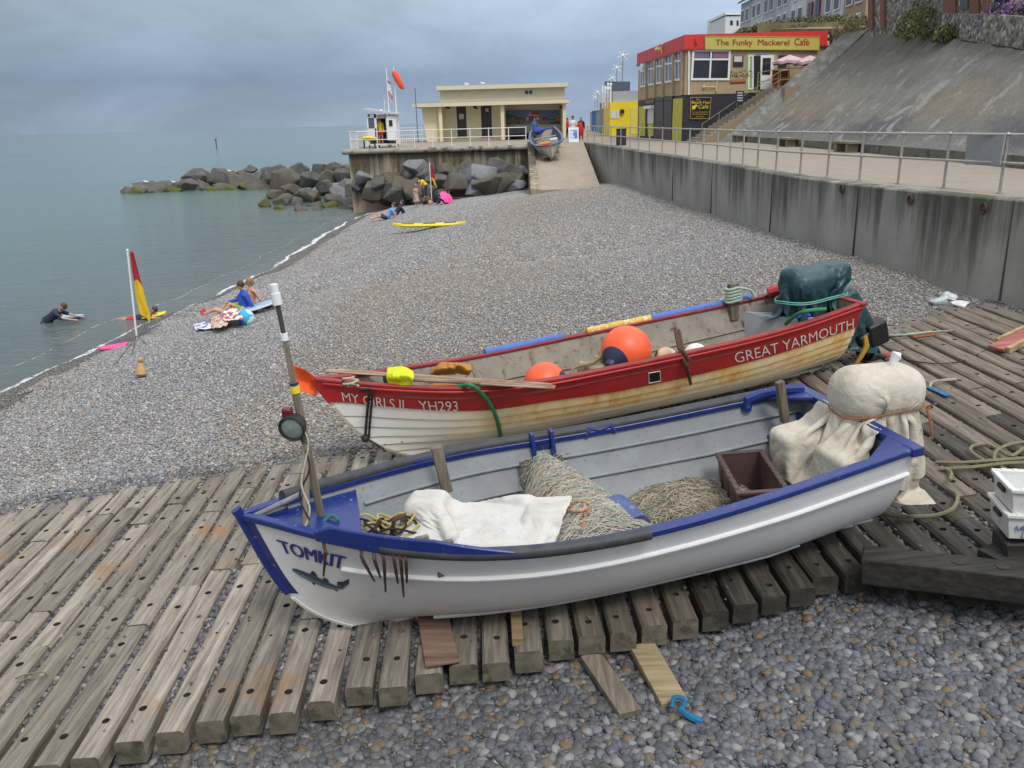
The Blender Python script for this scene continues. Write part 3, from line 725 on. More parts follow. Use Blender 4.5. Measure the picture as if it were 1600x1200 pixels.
for sd in (-1,1): # painted stem edge
    for i in range(12):
        w0=.36+.64*i/12; w1=.36+.64*(i+1)/12; m.add([T.P(0,w0,sd,.004),T.P(.016,w0,sd,.004),T.P(.016,w1,sd,.004),T.P(0,w1,sd,.004)],[(0,1,2,3)])
m.build('stem_band',BLUE,tb,local=True)
m=MB(); m.tube([T.P(0,w_,-1)+Vector((-.0,.03,0)) for w_ in np.linspace(0,.37,8)]+[Vector((x_,0,.0)) for x_ in (1.2,3,5,6.2)],.035,6); m.build('keel',hw,tb,local=True)
m=MB() # foredeck
for i in range(10):
    x0=.03+i*.098; x1=x0+.0985
    for sd in (-1,1): m.add([(x0,0,T.sheer(x0)-.075),(x1,0,T.sheer(x1)-.075),(x1,sd*max(.01,T.beam(x1)-.04),T.sheer(x1)-.10),(x0,sd*max(.01,T.beam(x0)-.04),T.sheer(x0)-.10)],[(0,1,2,3)])
wb_=[T.P(1.01/T.L,w_,sd,-.05) for sd,w_ in ((-1,.9),(1,.9),(1,.42),(-1,.42))]; m.add([(1.01,p.y,p.z) for p in wb_],[(0,1,2,3)])
m.build('foredeck',BLUE,tb,local=True,weld=True)
m=MB(); T.rail(m,.62,2.35,.0,.045,-.05,.125,sides=(-1,),lift=lambda k:min(1,.25+k*9)*(1 if k<.55 else max(.05,1-(k-.55)/.45))); m.build('side_board',BLUE,tb,local=True,bevel=.015)
FEND=M('black fender hose',(.045,.048,.055),.6,.35,8,.15,spots=((.22,.22,.23),.22,14))
m=MB(); m.tube([(x,-(T.beam(x)-.005),T.sheer(x)-.012) for x in np.linspace(1.15,3.35,24)],.056,10); m.build('fender_hose',FEND,tb,local=True)
m=MB(); m.tube([(x,(T.beam(x)-.035),T.sheer(x)+.02) for x in np.linspace(.35,5.95,44)],.062,10); m.build('fender_hose',FEND,tb,local=True)
# thwart with the roller, stern sheet, rowlock blocks
m=MB(); m.box((3.1,0,.62),(.34,1.8,.09)); m.box((3.1,0,.45),(.28,.3,.26)); m.build('thwart',BLUE,tb,local=True,bevel=.02)
dr=T.at(978,824,.80); m=MB(); m.tube([(dr.x+.06,dr.y-.08,.78),(dr.x-.04,dr.y+.26,.86)],.18,18); m.build('net_roller',M('faded blue drum',(.06,.10,.24),.6,.3,5,.2,spots=((.35,.36,.36),.36,12)),tb,local=True)
m=MB(); m.box((5.84,.06,.56),(.42,1.3,.03)); m.build('stern_seat',wood('varnished plywood',(.20,.145,.09),(.30,.225,.145),1,.6,.6),tb,local=True,bevel=.004)
m=MB(); m.box((5.98,.45,.66),(.05,.8,.66)); m.prism([(5.55,.62,.74),(6.05,.5,.74),(6.05,.98,.74),(5.62,1.0,.74)],(0,0,.05)); m.build('stern_bulkhead',BLUE,tb,local=True,bevel=.01)
for dx in (-.11,.11):
    m=MB(); m.prism([(3.05+dx-.02,1.08,1.19),(3.05+dx-.02,1.17,1.19),(3.05+dx-.02,1.12,.72),(3.05+dx-.02,.98,.72)],(.045,0,0)); m.build('hauler_cheek',BLUE,tb,local=True,bevel=.012)
m=MB(); m.box((3.05,1.13,.92),(.2,.03,.42)); m.build('hauler_plate',M('blue painted steel',(.025,.04,.15),.5,.4,9,.1,spots=((.12,.06,.03),.4,14)),tb,local=True)
m=MB(); xs=[3.55,3.60,3.72,3.84,3.89]; m.tube([(x,T.beam(x)-.06,T.sheer(x)+z) for x,z in zip(xs,(-.05,.035,.01,.035,-.05))],.05,8,flat=.8); m.build('rowlock_block',BLUE,tb,local=True)
m=MB(); m.tube([(x,T.beam(x)-.05,T.sheer(x)+.02) for x in np.linspace(1.62,1.98,6)],.05,8); m.build('rowlock_block',BLUE,tb,local=True)
m=MB(); m.tube([(x,T.beam(x)-.09,T.sheer(x)+z) for x,z in ((5.40,-.1),(5.42,.02),(5.55,.05),(5.8,.06),(6.05,.02))],.06,8); m.build('quarter_rail',BLUE,tb,local=True)
PEG=wood('grey driftwood peg',(.17,.135,.10),(.30,.25,.19),2,.85,1.0)
def peg(u,v,h,top,wd,dp,lean=(0,0)):
    p=T.at(u,v,h); m=MB(); m.box((p.x+lean[0]/2,p.y+lean[1]/2,h+top/2-.12),(wd,dp,top+.24),rotm(-lean[1]/max(top,.1),lean[0]/max(top,.1),.1)); m.build('peg',PEG,tb,local=True,bevel=.008)
peg(693,736,1.12,.28,.11,.07,(-.03,0)); peg(1225,628,1.22,.25,.09,.07,(-.04,0)); peg(694,858,1.10,.07,.17,.05); peg(660,846,1.10,.05,.12,.05)
NAVY=M('navy lettering',(.02,.03,.22),.45,.08,3,0)
text_on(T.patch([(441,862),(534,888),(539,869),(431,842)]),'TOMKIT','lettering',NAVY,tb)
for k in (1,2,3): text_on(T.patch([(441+k*.8,862+k*.2),(534+k*.8,888+k*.2),(539+k*.8,869+k*.2),(431+k*.8,842+k*.2)],off=.006+.0015*k),'TOMKIT','lettering',NAVY,tb)
# painted mackerel
F1=M('fish back paint',(.045,.075,.11),.5,.4,40,0); F2=M('fish belly paint',(.12,.20,.27),.5,.3,30,0); F3=M('fish fin paint',(.02,.03,.045),.5,.3,30,0)
fp=T.patch([(456,915),(546,925),(546,893),(456,887)],off=.006)
def poly_on(m,pts,mi,dz=0):
    m.cur=mi; n=len(pts); b=[Vector((a,b_)) for a,b_ in pts]; c=sum(b,Vector((0,0)))/n
    vs=[fp(*p) for p in b]; vs=[Vector((p.x,p.y-dz,p.z)) for p in vs]; m.add(vs,[tuple(range(n))])
m=MB()
top=[(0,.98),(.08,.96),(.2,.86),(.35,.72),(.5,.56),(.65,.38),(.78,.26),(.88,.27),(.95,.42)]; bot=[(.02,.84),(.07,.72),(.2,.50),(.35,.33),(.5,.16),(.65,.06),(.78,.04),(.9,.13),(.98,.36)]
mid=[((a[0]+b[0])/2,.45*a[1]+.55*b[1]) for a,b in zip(top,bot)]
m.cur=0
for A,B,mi in ((top,mid,0),(mid,bot,1)):
    m.cur=mi
    for i in range(8): m.add([fp(*B[i]),fp(*B[i+1]),fp(*A[i+1]),fp(*A[i])],[(0,1,2,3)])
poly_on(m,[(.33,.73),(.37,.93),(.43,.82),(.47,.60)],2); poly_on(m,[(.55,.51),(.58,.62),(.64,.54),(.67,.37)],2)
poly_on(m,[(.80,.30),(.80,.47),(.9,.5),(1.0,.66),(1.0,.42),(.94,.25)],2); poly_on(m,[(.36,.32),(.40,.14),(.43,.25)],2); poly_on(m,[(.72,.06),(.80,-.05),(.80,.06)],2)
m.build('fish_emblem',[F1,F2,F3],tb,local=True,smooth=False,fixn=False)
# mast with lamp
MASTW=wood('weathered mast',(.20,.165,.12),(.36,.31,.24),2,.8,1)
def bone(p,q,r,name,mat,par,n=8,local=False,r2=None):
    m=MB(); m.cyl(p,q,r,r2,n); return m.build(name,mat,par,local=local)
b1=T.W(T.at(503,812,1.16)); tp=aty(429,452,b1.y-.05); b2=T.W(T.at(478,826,1.18)); 
mast=bone(b1,b1.lerp(tp,.62),.035,'mast',MASTW,tb,10)
u_=lambda k:b1.lerp(tp,k)
bone(u_(.60),u_(.82),.026,'upper_pole',MASTW,mast); bone(u_(.81),u_(.955),.021,'aerial',M('dark grey rod',(.06,.055,.06),.5,.2,8,0),mast)
for k0,k1,r,mm in ((.94,.985,.042,WHITE),(.985,1.02,.034,WHITE),(.795,.825,.032,WHITE),(.575,.605,.042,YELLOW),(.61,.62,.04,NAVY)): bone(u_(k0),u_(k1),r,'collar',mm,mast,12)
bone(b2,u_(.36),.032,'mast_prop',MASTW,tb); 
pr=T.W(T.at(386,812,1.3)); bone(pr,b2.lerp(u_(.36),.42)+Vector((0,.02,0)),.026,'mast_stay',M('grey painted pole',(.22,.23,.22),.6,.3,12,.2),tb)
lc=aty(457,668,b1.y-.14); ax=Vector((-.15,-1,-.12)).normalized(); lx=frame(Vector((1,-.15,0)),-ax)
A3=ax.to_track_quat('Z','Y').to_matrix()
m=MB(); m.lathe(lc,[(.001,-.15),(.05,-.145),(.095,-.09),(.115,0),(.118,.03),(.108,.036),(.10,.03)],20,A3); lamp=m.build('deck_lamp',BLACK,tb)
m=MB(); m.lathe(lc,[(.001,.030),(.06,.026),(.102,.012)],20,A3); m.build('lens',M('pale lamp glass',(.22,.27,.25),.12,.25,20,.1),lamp)
m=MB(); m.cyl(lc+Vector((0,.1,.05)),u_(.30),.02); m.build('bracket',BLACK,lamp)
rl=aty(449,645,b1.y-.1); m=MB(); m.box(rl,(.085,.08,.09)); m.build('port_light',M('dark red lens',(.13,.01,.015),.3,.2,10,0),tb,bevel=.015)
rope([b2+Vector((0,-.04,.02)),b2.lerp(u_(.36),.25)+Vector((.04,-.03,0)),b2.lerp(u_(.36),.55)+Vector((-.03,-.04,0)),u_(.36)+Vector((.03,-.04,0)),u_(.45)+Vector((-.02,-.04,0))],.009,'lashing',M('cream cord',(.5,.47,.38),.9,.3,60,.3),tb)
rope([b2+Vector((.05,-.03,.1)),b2.lerp(u_(.36),.4)+Vector((-.05,-.03,0)),b2.lerp(u_(.36),.7)+Vector((.04,-.04,0)),u_(.33)+Vector((0,-.05,0))],.008,'cable',BLACK,tb)
rope([T.W(T.at(505,815,1.19)),T.W(T.at(518,806,1.22)),T.W(T.at(528,812,1.2)),T.W(T.at(526,822,1.12))],.016,'teal_lashing',M('teal cord',(.02,.16,.13),.8,.3,60,.3),tb)
# outboard skeg that shows under the stern
m=MB(); m.prism([(6.2,-.02,.75),(6.5,-.02,.40),(6.78,-.02,.06),(6.68,-.02,.02),(6.25,-.02,.30)],(0,.06,0)); m.build('outboard_leg',M('worn white paint',(.55,.54,.48),.6,.25,8,.1),tb,local=True,bevel=.02)
# ---- things lying in TOMKIT --------------------------------------------------
def tw(u,v,h): return T.W(T.at(u,v,h))
TARP=fabric('white pvc tarpaulin',(.575,.57,.55),.5,.08,(.42,.39,.33),.2)
def sheet(name,label,cat,rows,mat,amp,f,seed,thick=.006,boat=T,parent=None,subd=1,cs=1.0,cn=9):
    m=netpatch([[boat.W(boat.at(*q)) for q in r] for r in rows],amp=amp,f=f,seed=seed,cs=cs,cn=cn)
    c=Vector(m.v[len(m.v)//2]); 
    if parent is None:
        o=m.build(name,mat,loc=c,solid=thick,angle=60); return tag(o,label,cat)
    return m.build(name,mat,parent,solid=thick,angle=60)
cn=[np.array(T.at(*q)) for q in ((596,772,1.02),(896,758,1.08),(846,862,1.02),(664,848,1.0))]
nx,ny=84,60; A=np.zeros((nx,ny,3)); mc=sum(cn)/4
for i in range(nx):
    for j in range(ny):
        a_=i/(nx-1); b_=j/(ny-1); q=(cn[0]*(1-a_)+cn[1]*a_)*(1-b_)+(cn[3]*(1-a_)+cn[2]*a_)*b_; q=mc+(q-mc)*1.05; q[2]=1.28; A[i,j]=q
ex_=(cn[1]-cn[0]+cn[2]-cn[3])/2; ey_=(cn[0]-cn[3]+cn[1]-cn[2])/2; an_=math.atan2(ex_[1],ex_[0]); Rm=np.array(rotm(0,0,an_)); lx2=np.linalg.norm(ex_[:2])/2; ly2=np.linalg.norm(ey_[:2])/2
W2=lambda x,y,z:tuple(mc+Rm@np.array([x,y,0])-np.array([0,0,mc[2]-z]))
tc_=[cbox(W2(0,0,.70),(lx2*.84,ly2*.72,.24),.06,np.array(rotm(.05,-.02,an_))),cbox(W2(-lx2*.72,ly2*.45,.98),(.10,.16,.08),.10,Rm),cbox(W2(lx2*.0,ly2*.74,1.0),(.40,.03,.04),.06,np.array(rotm(0,0,an_-.2))),cbox(W2(-lx2*.35,-ly2*.3,1.02),(.03,.24,.02),.03,np.array(rotm(0,0,an_+.5))),cbox(W2(lx2*.9,ly2*.5,.84),(.2,.3,.16),.06,Rm)]
Xc=drape(A,tc_,100,.42,excess=1.07,seed=3,bend=.14,mu=.7,hull=T,wav=.012)
m=clothmesh(Xc,T); tp_=m.build('tarpaulin',TARP,loc=T.W(mc),solid=.004,subd=1,angle=180); tag(tp_,'crumpled white tarpaulin filling the bow of the blue trimmed boat','tarpaulin')
NETC=[M('grey net twine',(.36,.35,.31),.9,.3,40,0),M('tan net twine',(.36,.29,.21),.9,.3,40,0),M('green net twine',(.05,.17,.13),.9,.3,40,0),M('orange net cord',(.42,.15,.05),.9,.3,40,0),M('olive weed strands',(.15,.14,.07),.9,.3,40,0),M('pale net twine',(.48,.45,.38),.9,.3,40,0)]
def netmesh(hf,x0,x1,y0,y1,n,mixw,seed,ln=(.3,.8),curl=1.0,r=(.003,.006)):
    rnd=random.Random(seed); m=MB()
    for k in range(n):
        x=rnd.uniform(x0,x1); y=rnd.uniform(y0,y1); a=rnd.gauss(0,.5) if curl<1.5 else rnd.uniform(0,6.28); pts=[]; st=rnd.uniform(*ln)/7; up=rnd.uniform(.0,.03)
        m.cur=rnd.choices(range(6),mixw)[0]
        for i in range(8):
            h=hf(x,y)
            if h is None: break
            pts.append(T.W((x,y,h+up+.008*rnd.random()))); x+=math.cos(a)*st; y+=math.sin(a)*st; a+=rnd.gauss(0,.38*curl)
        if len(pts)>3: m.tube(pts,rnd.uniform(*r),3,cap=False)
    return m
def h_thw(x,y):
    if y>1.0 or y<-.92: return None
    cx=3.0+.10*(1-y)*.5; hwid=lerp(y,[-1.02,-.4,.5,1.02],[.80,.74,.48,.24]); d=(x-cx)/hwid
    if abs(d)>1: return None
    top=lerp(y,[-1.02,-.5,.2,1.02],[.90,1.02,1.0,.98]); fl=.33
    return max(fl+(top-fl)*max(0,1-abs(d)**2.4)**.8,((abs(y)+.16)/1.19)**2.9*1.08)
def heap(m,hf,x0,x1,y0,y1,nx=46,ny=46,amp=.02):
    idx={}
    for j in range(ny+1):
        for i in range(nx+1):
            x=x0+(x1-x0)*i/nx; y=y0+(y1-y0)*j/ny; h=hf(x,y)
            if h is None: continue
            o=mnoise.noise(Vector((x*9,y*9,0)))*amp+mnoise.noise(Vector((x*25,y*25,3)))*amp*.7
            idx[(i,j)]=len(m.v); m.v.append(tuple(T.W((x,y,h+o))))
    for j in range(ny):
        for i in range(nx):
            q=[(i,j),(i+1,j),(i+1,j+1),(i,j+1)]
            if all(k in idx for k in q): m.f.append(tuple(idx[k] for k in q)); m.m.append(0)
NETM=M('matted fishing net',(.29,.265,.225),.95,.55,26,1.0,bd=.03,spots=((.10,.085,.065),.5,38))
m=MB(); heap(m,h_thw,2.1,3.95,-1.02,1.02); nb=m.build('fishing_net',NETM,loc=T.W((3.05,0,.35))); tag(nb,'grey fishing net draped over the thwart amidships of the blue trimmed boat','net')
m=netmesh(h_thw,2.15,3.9,-1,1,2600,(16,4,1.6,.4,1,4),11,(.35,.9),.7,r=(.0018,.0042)); o=m.build('twine',NETC,nb,smooth=False,fixn=False); tag(o,kind='stuff')
def h_heap(x,y):
    d=math.hypot((x-4.42)/.78,(y-.32)/.72)
    return None if d>1 else .325+.19*(1-d*d)**.8+.03*mnoise.noise(Vector((x*4,y*4,1)))
m=MB(); heap(m,h_heap,3.6,5.25,-.45,1.1,40,40,.03); nh=m.build('net_heap',M('straw coloured net heap',(.34,.29,.205),.95,.5,24,1.0,bd=.03,spots=((.11,.10,.06),.45,30)),loc=T.W((4.42,.32,.32))); tag(nh,'tangled straw coloured net heap on the floor beside the brown fish box','net')
m=netmesh(h_heap,3.6,5.2,-.4,1.05,1900,(5,9,.5,.1,3,8),12,(.2,.55),2.2,r=(.0018,.004)); tag(m.build('twine',NETC,nh,smooth=False,fixn=False),kind='stuff')
# orange loop of cord on the net
q=T.at(905,815,.9); m=MB(); m.tube([T.W((q.x+.1*math.cos(a),q.y+.1*math.sin(a),(h_thw(q.x,q.y) or .9)+.04)) for a in np.linspace(0,6.1,20)]+[T.W((q.x-.05,q.y-.25,h_thw(q.x-.05,q.y-.25)+.03))],.009,6); m.build('cord_loop',NETC[3],nb)
# fish box
def fishbox(name,label,M_,d,h,mat,slots=True,group=None,wall=.03,ribs=True):
    t=thing(name,label,'crate',mat=M_,group=group); lx,ly=d
    m=MB(); bt=.9
    m.box((0,0,.015),(lx*bt,ly*bt,.03))
    for sx,sy,w_,dd in ((0,-1,lx,wall),(0,1,lx,wall),(-1,0,wall,ly),(1,0,wall,ly)):
        # four leaning walls
        px,py=sx*(lx/2-wall/2),sy*(ly/2-wall/2); vs=[]
        for z,k in ((0,.9),(h,1.0)):
            for ax_,ay in ((-1,-1),(1,-1),(1,1),(-1,1)): vs.append((px*k+ax_*(w_/2 if sy else wall/2)*(k if sy else 1),py*k+ay*(dd/2 if sx else wall/2)*(k if sx else 1),z))
        m.add(vs,[(3,2,1,0),(4,5,6,7),(0,1,5,4),(1,2,6,5),(2,3,7,6),(3,0,4,7)])
    if ribs:
        for k in (-.3,0,.3):
            for sy in (-1,1): m.box((k*lx,sy*(ly/2-.012),h*.45),(.03,.03,h*.7))
    m.build('body',mat,t,local=True,bevel=.006)
    m=MB(); e=.022
    for sy in (-1,1): m.box((0,sy*(ly/2-.005),h+.0),(lx+.03,.055,.035)); 
    for sx in (-1,1): m.box((sx*(lx/2-.005),0,h+.001),(.055,ly-.046,.033))
    for k in range(-3,4):
        for sy in (-1,1): m.box((k*lx*.13,sy*(ly/2-.005),h+.02),(.05,.045,.012))
    m.build('rim',mat,t,local=True,bevel=.008)
    if slots:
        for sx in (-1,1): m=MB(); m.box((sx*(lx/2+.002),0,h*.72),(.028,.16,.045)); m.build('handle',M('dark handle slot',(.05,.03,.028),.7,.2,9,0),t,local=True,bevel=.012)
    return t
c=[T.at(*q,.80) for q in ((1157,770),(1228,764),(1184,697),(1125,714))]
cen=sum(c,Vector())/4; lx_=((c[2]-c[1]).length+(c[3]-c[0]).length)/2; wx_=((c[1]-c[0]).length+(c[2]-c[3]).length)/2
ang=math.atan2((c[2]-c[1]+c[3]-c[0]).y,(c[2]-c[1]+c[3]-c[0]).x)
fb=fishbox('fish_box','brown plastic fish box standing empty on the floor of the blue trimmed boat',Matrix.Identity(4),(lx_,wx_),.45,M('brown plastic',(.075,.043,.04),.5,.2,6,.06,spots=((.16,.11,.09),.25,12)))
fb.matrix_basis=T.M@Matrix.Translation((cen.x,cen.y,.335))@Matrix.Rotation(ang,4,'Z')
# grapnels hooked over the near gunwale
def grapnel(label,us,uin):
    t=thing('grapnel_anchor',label,'anchor',tw(us[len(us)//2][0],us[len(us)//2][1],.9))
    for (u1,v1,u2,v2) in us:
        tt,ww=T.find(u1,v1); a=T.P(tt,ww,-1,.11); x=a.x; g=Vector((x,-(T.beam(x)+.10),T.sheer(x)+.10)); tt2,ww2=T.find(u2,v2); e=T.P(tt2,ww2,-1,.09)
        m=MB(); g=Vector((x,-(T.beam(x)+.015),T.sheer(x)-.02)); m.tube([T.W(p) for p in spline([g,a*.5+g*.5,a,e],5)],[.015]*12+[.014,.012,.010,.008],7); m.build('tine',RUST,t)
    for (u1,v1,u2,v2,h1,h2) in uin: m=MB(); m.tube([tw(u1,v1,h1),tw(u2,v2,h2)],.02,7); m.build('shank',RUST,t)
    return t
grapnel('rusty grapnel with three tines hooked over the gunwale below the TOMKIT lettering',[(508,857,505,892),(565,864,584,900),(584,866,593,894)],[(558,836,557,804,.98,1.14),(584,832,594,812,1.0,1.12)])
grapnel('rusty four tined grapnel hooked over the gunwale next to the black hose',[(598,868,601,916),(614,868,620,903),(624,868,629,924),(632,868,634,902)],[(612,834,616,812,1.0,1.16),(616,812,635,804,1.16,1.18),(620,836,612,822,1.0,1.08)])
m=MB(); rnd=random.Random(4); YB=[M('yellow braid',(.42,.34,.12),.9,.3,60,.2),M('black braid',(.02,.02,.02),.9,.3,60,.2)]
for k in range(9):
    q=tw(590+rnd.uniform(-26,38),826+rnd.uniform(-4,6),.98); r=rnd.uniform(.08,.14); m.cur=k%2
    m.tube([q+Vector((r*1.5*math.cos(a),r*math.sin(a),.03*k*.3+.05*math.sin(a*2+k))) for a in np.linspace(0,6.28,18)],.012,6)
tag(m.build('coiled_rope',YB,loc=tw(590,826,.95)),'yellow and black braided rope coiled among the rusty grapnels','rope')
# canvas covered outboard on the stern
CANV=fabric('stained canvas',(.58,.545,.465),.85,.16,(.37,.31,.23),.7)
def cover(bt,c0,secs,name,mat,parent,amp,f,seed,nth=120,fold=.040,nf=11):
    """closed bag: rings (dx,dy,z,rx,ry,foldscale) around a local centre"""
    m=MB(); 
    rings=[]
    for k in range(len(secs)-1):
        for j in range(9):
            t_=j/9; rings.append([a+(b-a)*t_ for a,b in zip(secs[k],secs[k+1])])
    rings.append(list(secs[-1]))
    for dx,dy,z,rx,ry,fs in rings:
        for i in range(nth):
            a=2*PI*i/nth; cs,sn=math.cos(a),math.sin(a); p=3.0
            rr=1/((abs(cs)**p+abs(sn)**p)**(1/p)); rr*=1+fold*fs*(1.2*abs(math.sin(a*nf*.5+1.3*math.sin(a*2+seed)))-.7)
            q=Vector((c0[0]+dx+rx*rr*cs,c0[1]+dy+ry*rr*sn,z)); o=mnoise.noise_vector(q*f+Vector((seed,0,0)))*amp*.7+Vector((cs,sn,.3))*creases(q,seed+5,7,1.1)*amp*.35
            m.v.append(tuple(bt.W(q+o)))
    n=len(rings)
    for j in range(n-1):
        for i in range(nth): m.f.append((j*nth+i,j*nth+(i+1)%nth,(j+1)*nth+(i+1)%nth,(j+1)*nth+i)); m.m.append(0)
    m.f.append(tuple(range(nth-1,-1,-1))); m.m.append(0)
    return m
ob=thing('outboard_cover','cream canvas cover tied with orange cord over the outboard of the blue trimmed boat','cover',T.W((6.25,0,1.15)))
oc=(6.36,.0)
oc_=[cbox((6.35,0,1.44),(.23,.06,.03),.235,np.array(rotm(0,.08,0))),cbox((5.78,-.30,.78),(.10,.22,.16),.06),cbox((5.62,.42,.88),(.16,.30,.10),.06),cbox((6.36,0,.95),(.13,.11,.32),.05),cbox((6.07,0,.72),(.03,.92,.48),.03),cbox((5.45,-1.0,1.12),(.70,.04,.05),.03,np.array(rotm(0,-.09,.09))),cbox((5.75,.72,.74),(.27,.25,.02),.02),cbox((5.84,0,.56),(.25,.7,.02),.02),cbox((5.95,-.78,1.19),(.10,.14,.03),.02),cbox((5.95,.78,1.19),(.10,.14,.03),.02)]
A=cgrid((6.20,-.04),3.0,2.05,92,64,-.16,1.80)
Xc=drape(A,oc_,135,.30,tie=dict(at=62,z=1.29,w=.05,c=oc,r=(.455,.265),reach=.8),seed=5,bend=.16,hull=T,excess=1.04,wav=.010)
m=clothmesh(Xc,T); m.build('canvas_hood',CANV,ob,solid=.005,subd=1,angle=180)
CORD=M('orange cord',(.32,.12,.05),.9,.2,50,.2)
m=MB(); pts=[]
for i in range(40):
    a=2*PI*i/40; cs,sn=math.cos(a),math.sin(a); rr=1/((abs(cs)**3+abs(sn)**3)**(1/3)); pts.append(T.W((oc[0]+.475*rr*cs,oc[1]+.285*rr*sn,1.285+.008*math.sin(a*3))))
m.tube(pts,.009,6,closed=True)
kq=T.W((oc[0]+.38,oc[1]-.27,1.285)); m.tube([kq,kq+Vector((.03,-.04,.04)),kq+Vector((.06,0,0)),kq+Vector((.0,-.02,-.03)),kq+Vector((.05,-.03,-.15)),kq+Vector((.09,-.02,-.34))],.012,6); m.tube([kq,kq+Vector((.02,-.05,-.1)),kq+Vector((.06,-.05,-.25))],.012,6)
m.build('tie_cord',CORD,ob)
kn=aty(1400,563,T.W((oc[0]+.05,oc[1],1.75)).y); m=MB(); m.tube([kn+Vector((-.02,0,-.12)),kn+Vector((-.03,0,-.02)),kn+Vector((.0,0,.06)),kn+Vector((.03,0,.05))],[.05,.035,.06,.03],8); m.build('canvas_knot',M('white rag',(.75,.76,.78),.8,.1,9,.3),ob)
m=MB(); m.box((6.36,-.0,1.0),(.30,.26,.8)); m.tube([(6.2,-.1,1.2),(5.95,-.2,1.1)],.04,8); 
m.v=[tuple(T.W(p)) for p in m.v]; m.build('outboard_motor',M('dark motor casing',(.03,.03,.035),.4,.2,9,0),ob,bevel=.03)
m=MB(); m.ball(T.W((6.12,-.55,1.06)),.06); m.build('fuel_bulb',M('orange red plastic',(.6,.09,.03),.4,.1,9,0),ob)
# ---- MY GIRLS II ---------------------------------------------------------------
G=Boat((-2.56,10.62),math.atan(.33),8.25,
  [(0,0.02),(.2,.09),(.5,.21),(1,.42),(1.6,.63),(2.3,.78),(3,.87),(4,.92),(5,.95),(6,.95),(7,.89),(8.3,.76)],
  [(0,1.42),(.2,1.385),(.5,1.32),(1,1.24),(1.6,1.155),(2.3,1.09),(3,1.065),(4,1.075),(5,1.09),(6,1.11),(7,1.15),(8.3,1.26)],(.72,.5),(.41,.64,.20))
WRT=list(zip(*sorted(G.find(u,v) for u,v in ((560,630),(640,638),(760,641),(860,626),(960,612),(1060,592),(1200,557),(1300,524)))))
_P=G.P
def _warp(t,w,side=-1,off=0,dx=0):
    wr=lerp(t,*WRT); w=w*wr/.8 if w<.8 else wr+(w-.8)/.2*(1-wr)
    return _P(t,w,side,off,dx)
G.P=_warp
gb=thing('fishing_boat','longer red banded white boat lettered MY GIRLS II and GREAT YARMOUTH, with rust stained planks','boat',mat=G.M)
def girlmat():
    m,nt,b=newmat('rust stained white planking'); v=coord(nt); s=N(nt,'ShaderNodeSeparateXYZ'); L(nt,v,s.inputs[0])
    x=math_(nt,'DIVIDE',s.outputs[0],8.3)
    base=ramp(nt,x,[(.10,(.82,.81,.78)),(.24,(.92,.87,.68)),(.6,(.93,.85,.60)),(1,(.92,.86,.66))])
    base=mix(nt,ramp(nt,noise(nt,coord(nt,(1,1,1)),2,5,.6),[(.45,0.0),(.8,.3)]),base,(.56,.52,.43))
    zb_=math_(nt,'MULTIPLY',ramp(nt,s.outputs[2],[(.30,.0),(.36,.85)]),ramp(nt,x,[(.20,.0),(.34,1.0)])); wv_=noise(nt,coord(nt,(1.1,1.1,.35)),1.3,4,.55)
    base=mix(nt,math_(nt,'MULTIPLY',zb_,ramp(nt,wv_,[(.30,.45),(.6,1.0)])),base,(.92,.67,.27))
    low=ramp(nt,s.outputs[2],[(.04,.8),(.26,.6),(.30,.0)]); base=mix(nt,low,base,(.56,.53,.46))
    st=noise(nt,coord(nt,(2.3,2.3,.28)),1.7,6,.68,.3); up=ramp(nt,s.outputs[2],[(.26,.10),(.40,.8),(.8,1.0)])
    mid=ramp(nt,x,[(.22,0.0),(.36,1.0),(.9,.9)])
    k=math_(nt,'MULTIPLY',math_(nt,'MULTIPLY',ramp(nt,st,[(.44,.0),(.64,.95)]),up),mid); base=mix(nt,k,base,(.78,.36,.055))
    k2=math_(nt,'MULTIPLY',ramp(nt,noise(nt,coord(nt,(6,6,.5)),2.2,6,.75),[(.64,.0),(.76,.4)]),mid); base=mix(nt,k2,base,(.58,.27,.07))
    L(nt,base,b.inputs['Base Color']); b.inputs['Roughness'].default_value=.5; bump(nt,b,noise(nt,v,3,4,.5),.1,.03); return m
GW=girlmat(); REDB=M('red boat paint',(.45,.020,.022),.42,.22,3,.05,spots=((.20,.05,.04),.34,8)); SEAM=M('dark plank seam',(.24,.19,.12),.9,.3,20,0)
pl=[0,.10,.21,.33,.47,.62,.80]
m=MB()
for a,b_ in zip(pl,pl[1:]):
    m.cur=0; G.skin(m,[a+.006,a+.02,(a+b_)/2,b_-.004],nt=52,offs=[.016,.015,.008,.0])
    m.cur=1; G.skin(m,[b_-.004,b_+.006],nt=52,offs=[0.0,.016])
m.cur=0; G.skin(m,[0,.006],nt=52)
m.cur=0; ws=[0]+pl[1:]+[1.0]
for sd in (-1,1):
    tr=[G.P(1,w_,sd) for w_ in np.linspace(0,1,14)]; m.add(tr+[Vector((G.L,0,p.z)) for p in tr],[(i,i+1,15+i,14+i) for i in range(13)])
m.build('hull',[GW,SEAM],gb,local=True,angle=60)
m=MB(); G.skin(m,[.80,.87,.94,1.0],nt=52,off=.018)
for sd in (-1,1):
    m.add([G.P(1,.8,sd,.018),G.P(1,1,sd,.018),Vector((G.L,0,G.sheer(G.L))),Vector((G.L,0,G.P(1,.8,1).z))],[(0,1,2,3)]); m.v[-4:]=[(p[0]+.004,p[1],p[2]) for p in m.v[-4:]]
m.build('sheer_strake',REDB,gb,local=True,fixn=False)
GI=M('weathered grey inside',(.26,.235,.195),.8,.25,3,.2,spots=((.12,.085,.055),.38,10))
m=MB(); wi=[.28+.72*i/9 for i in range(10)]; G.skin(m,wi,off=-.05,t0=.05,t1=.992)
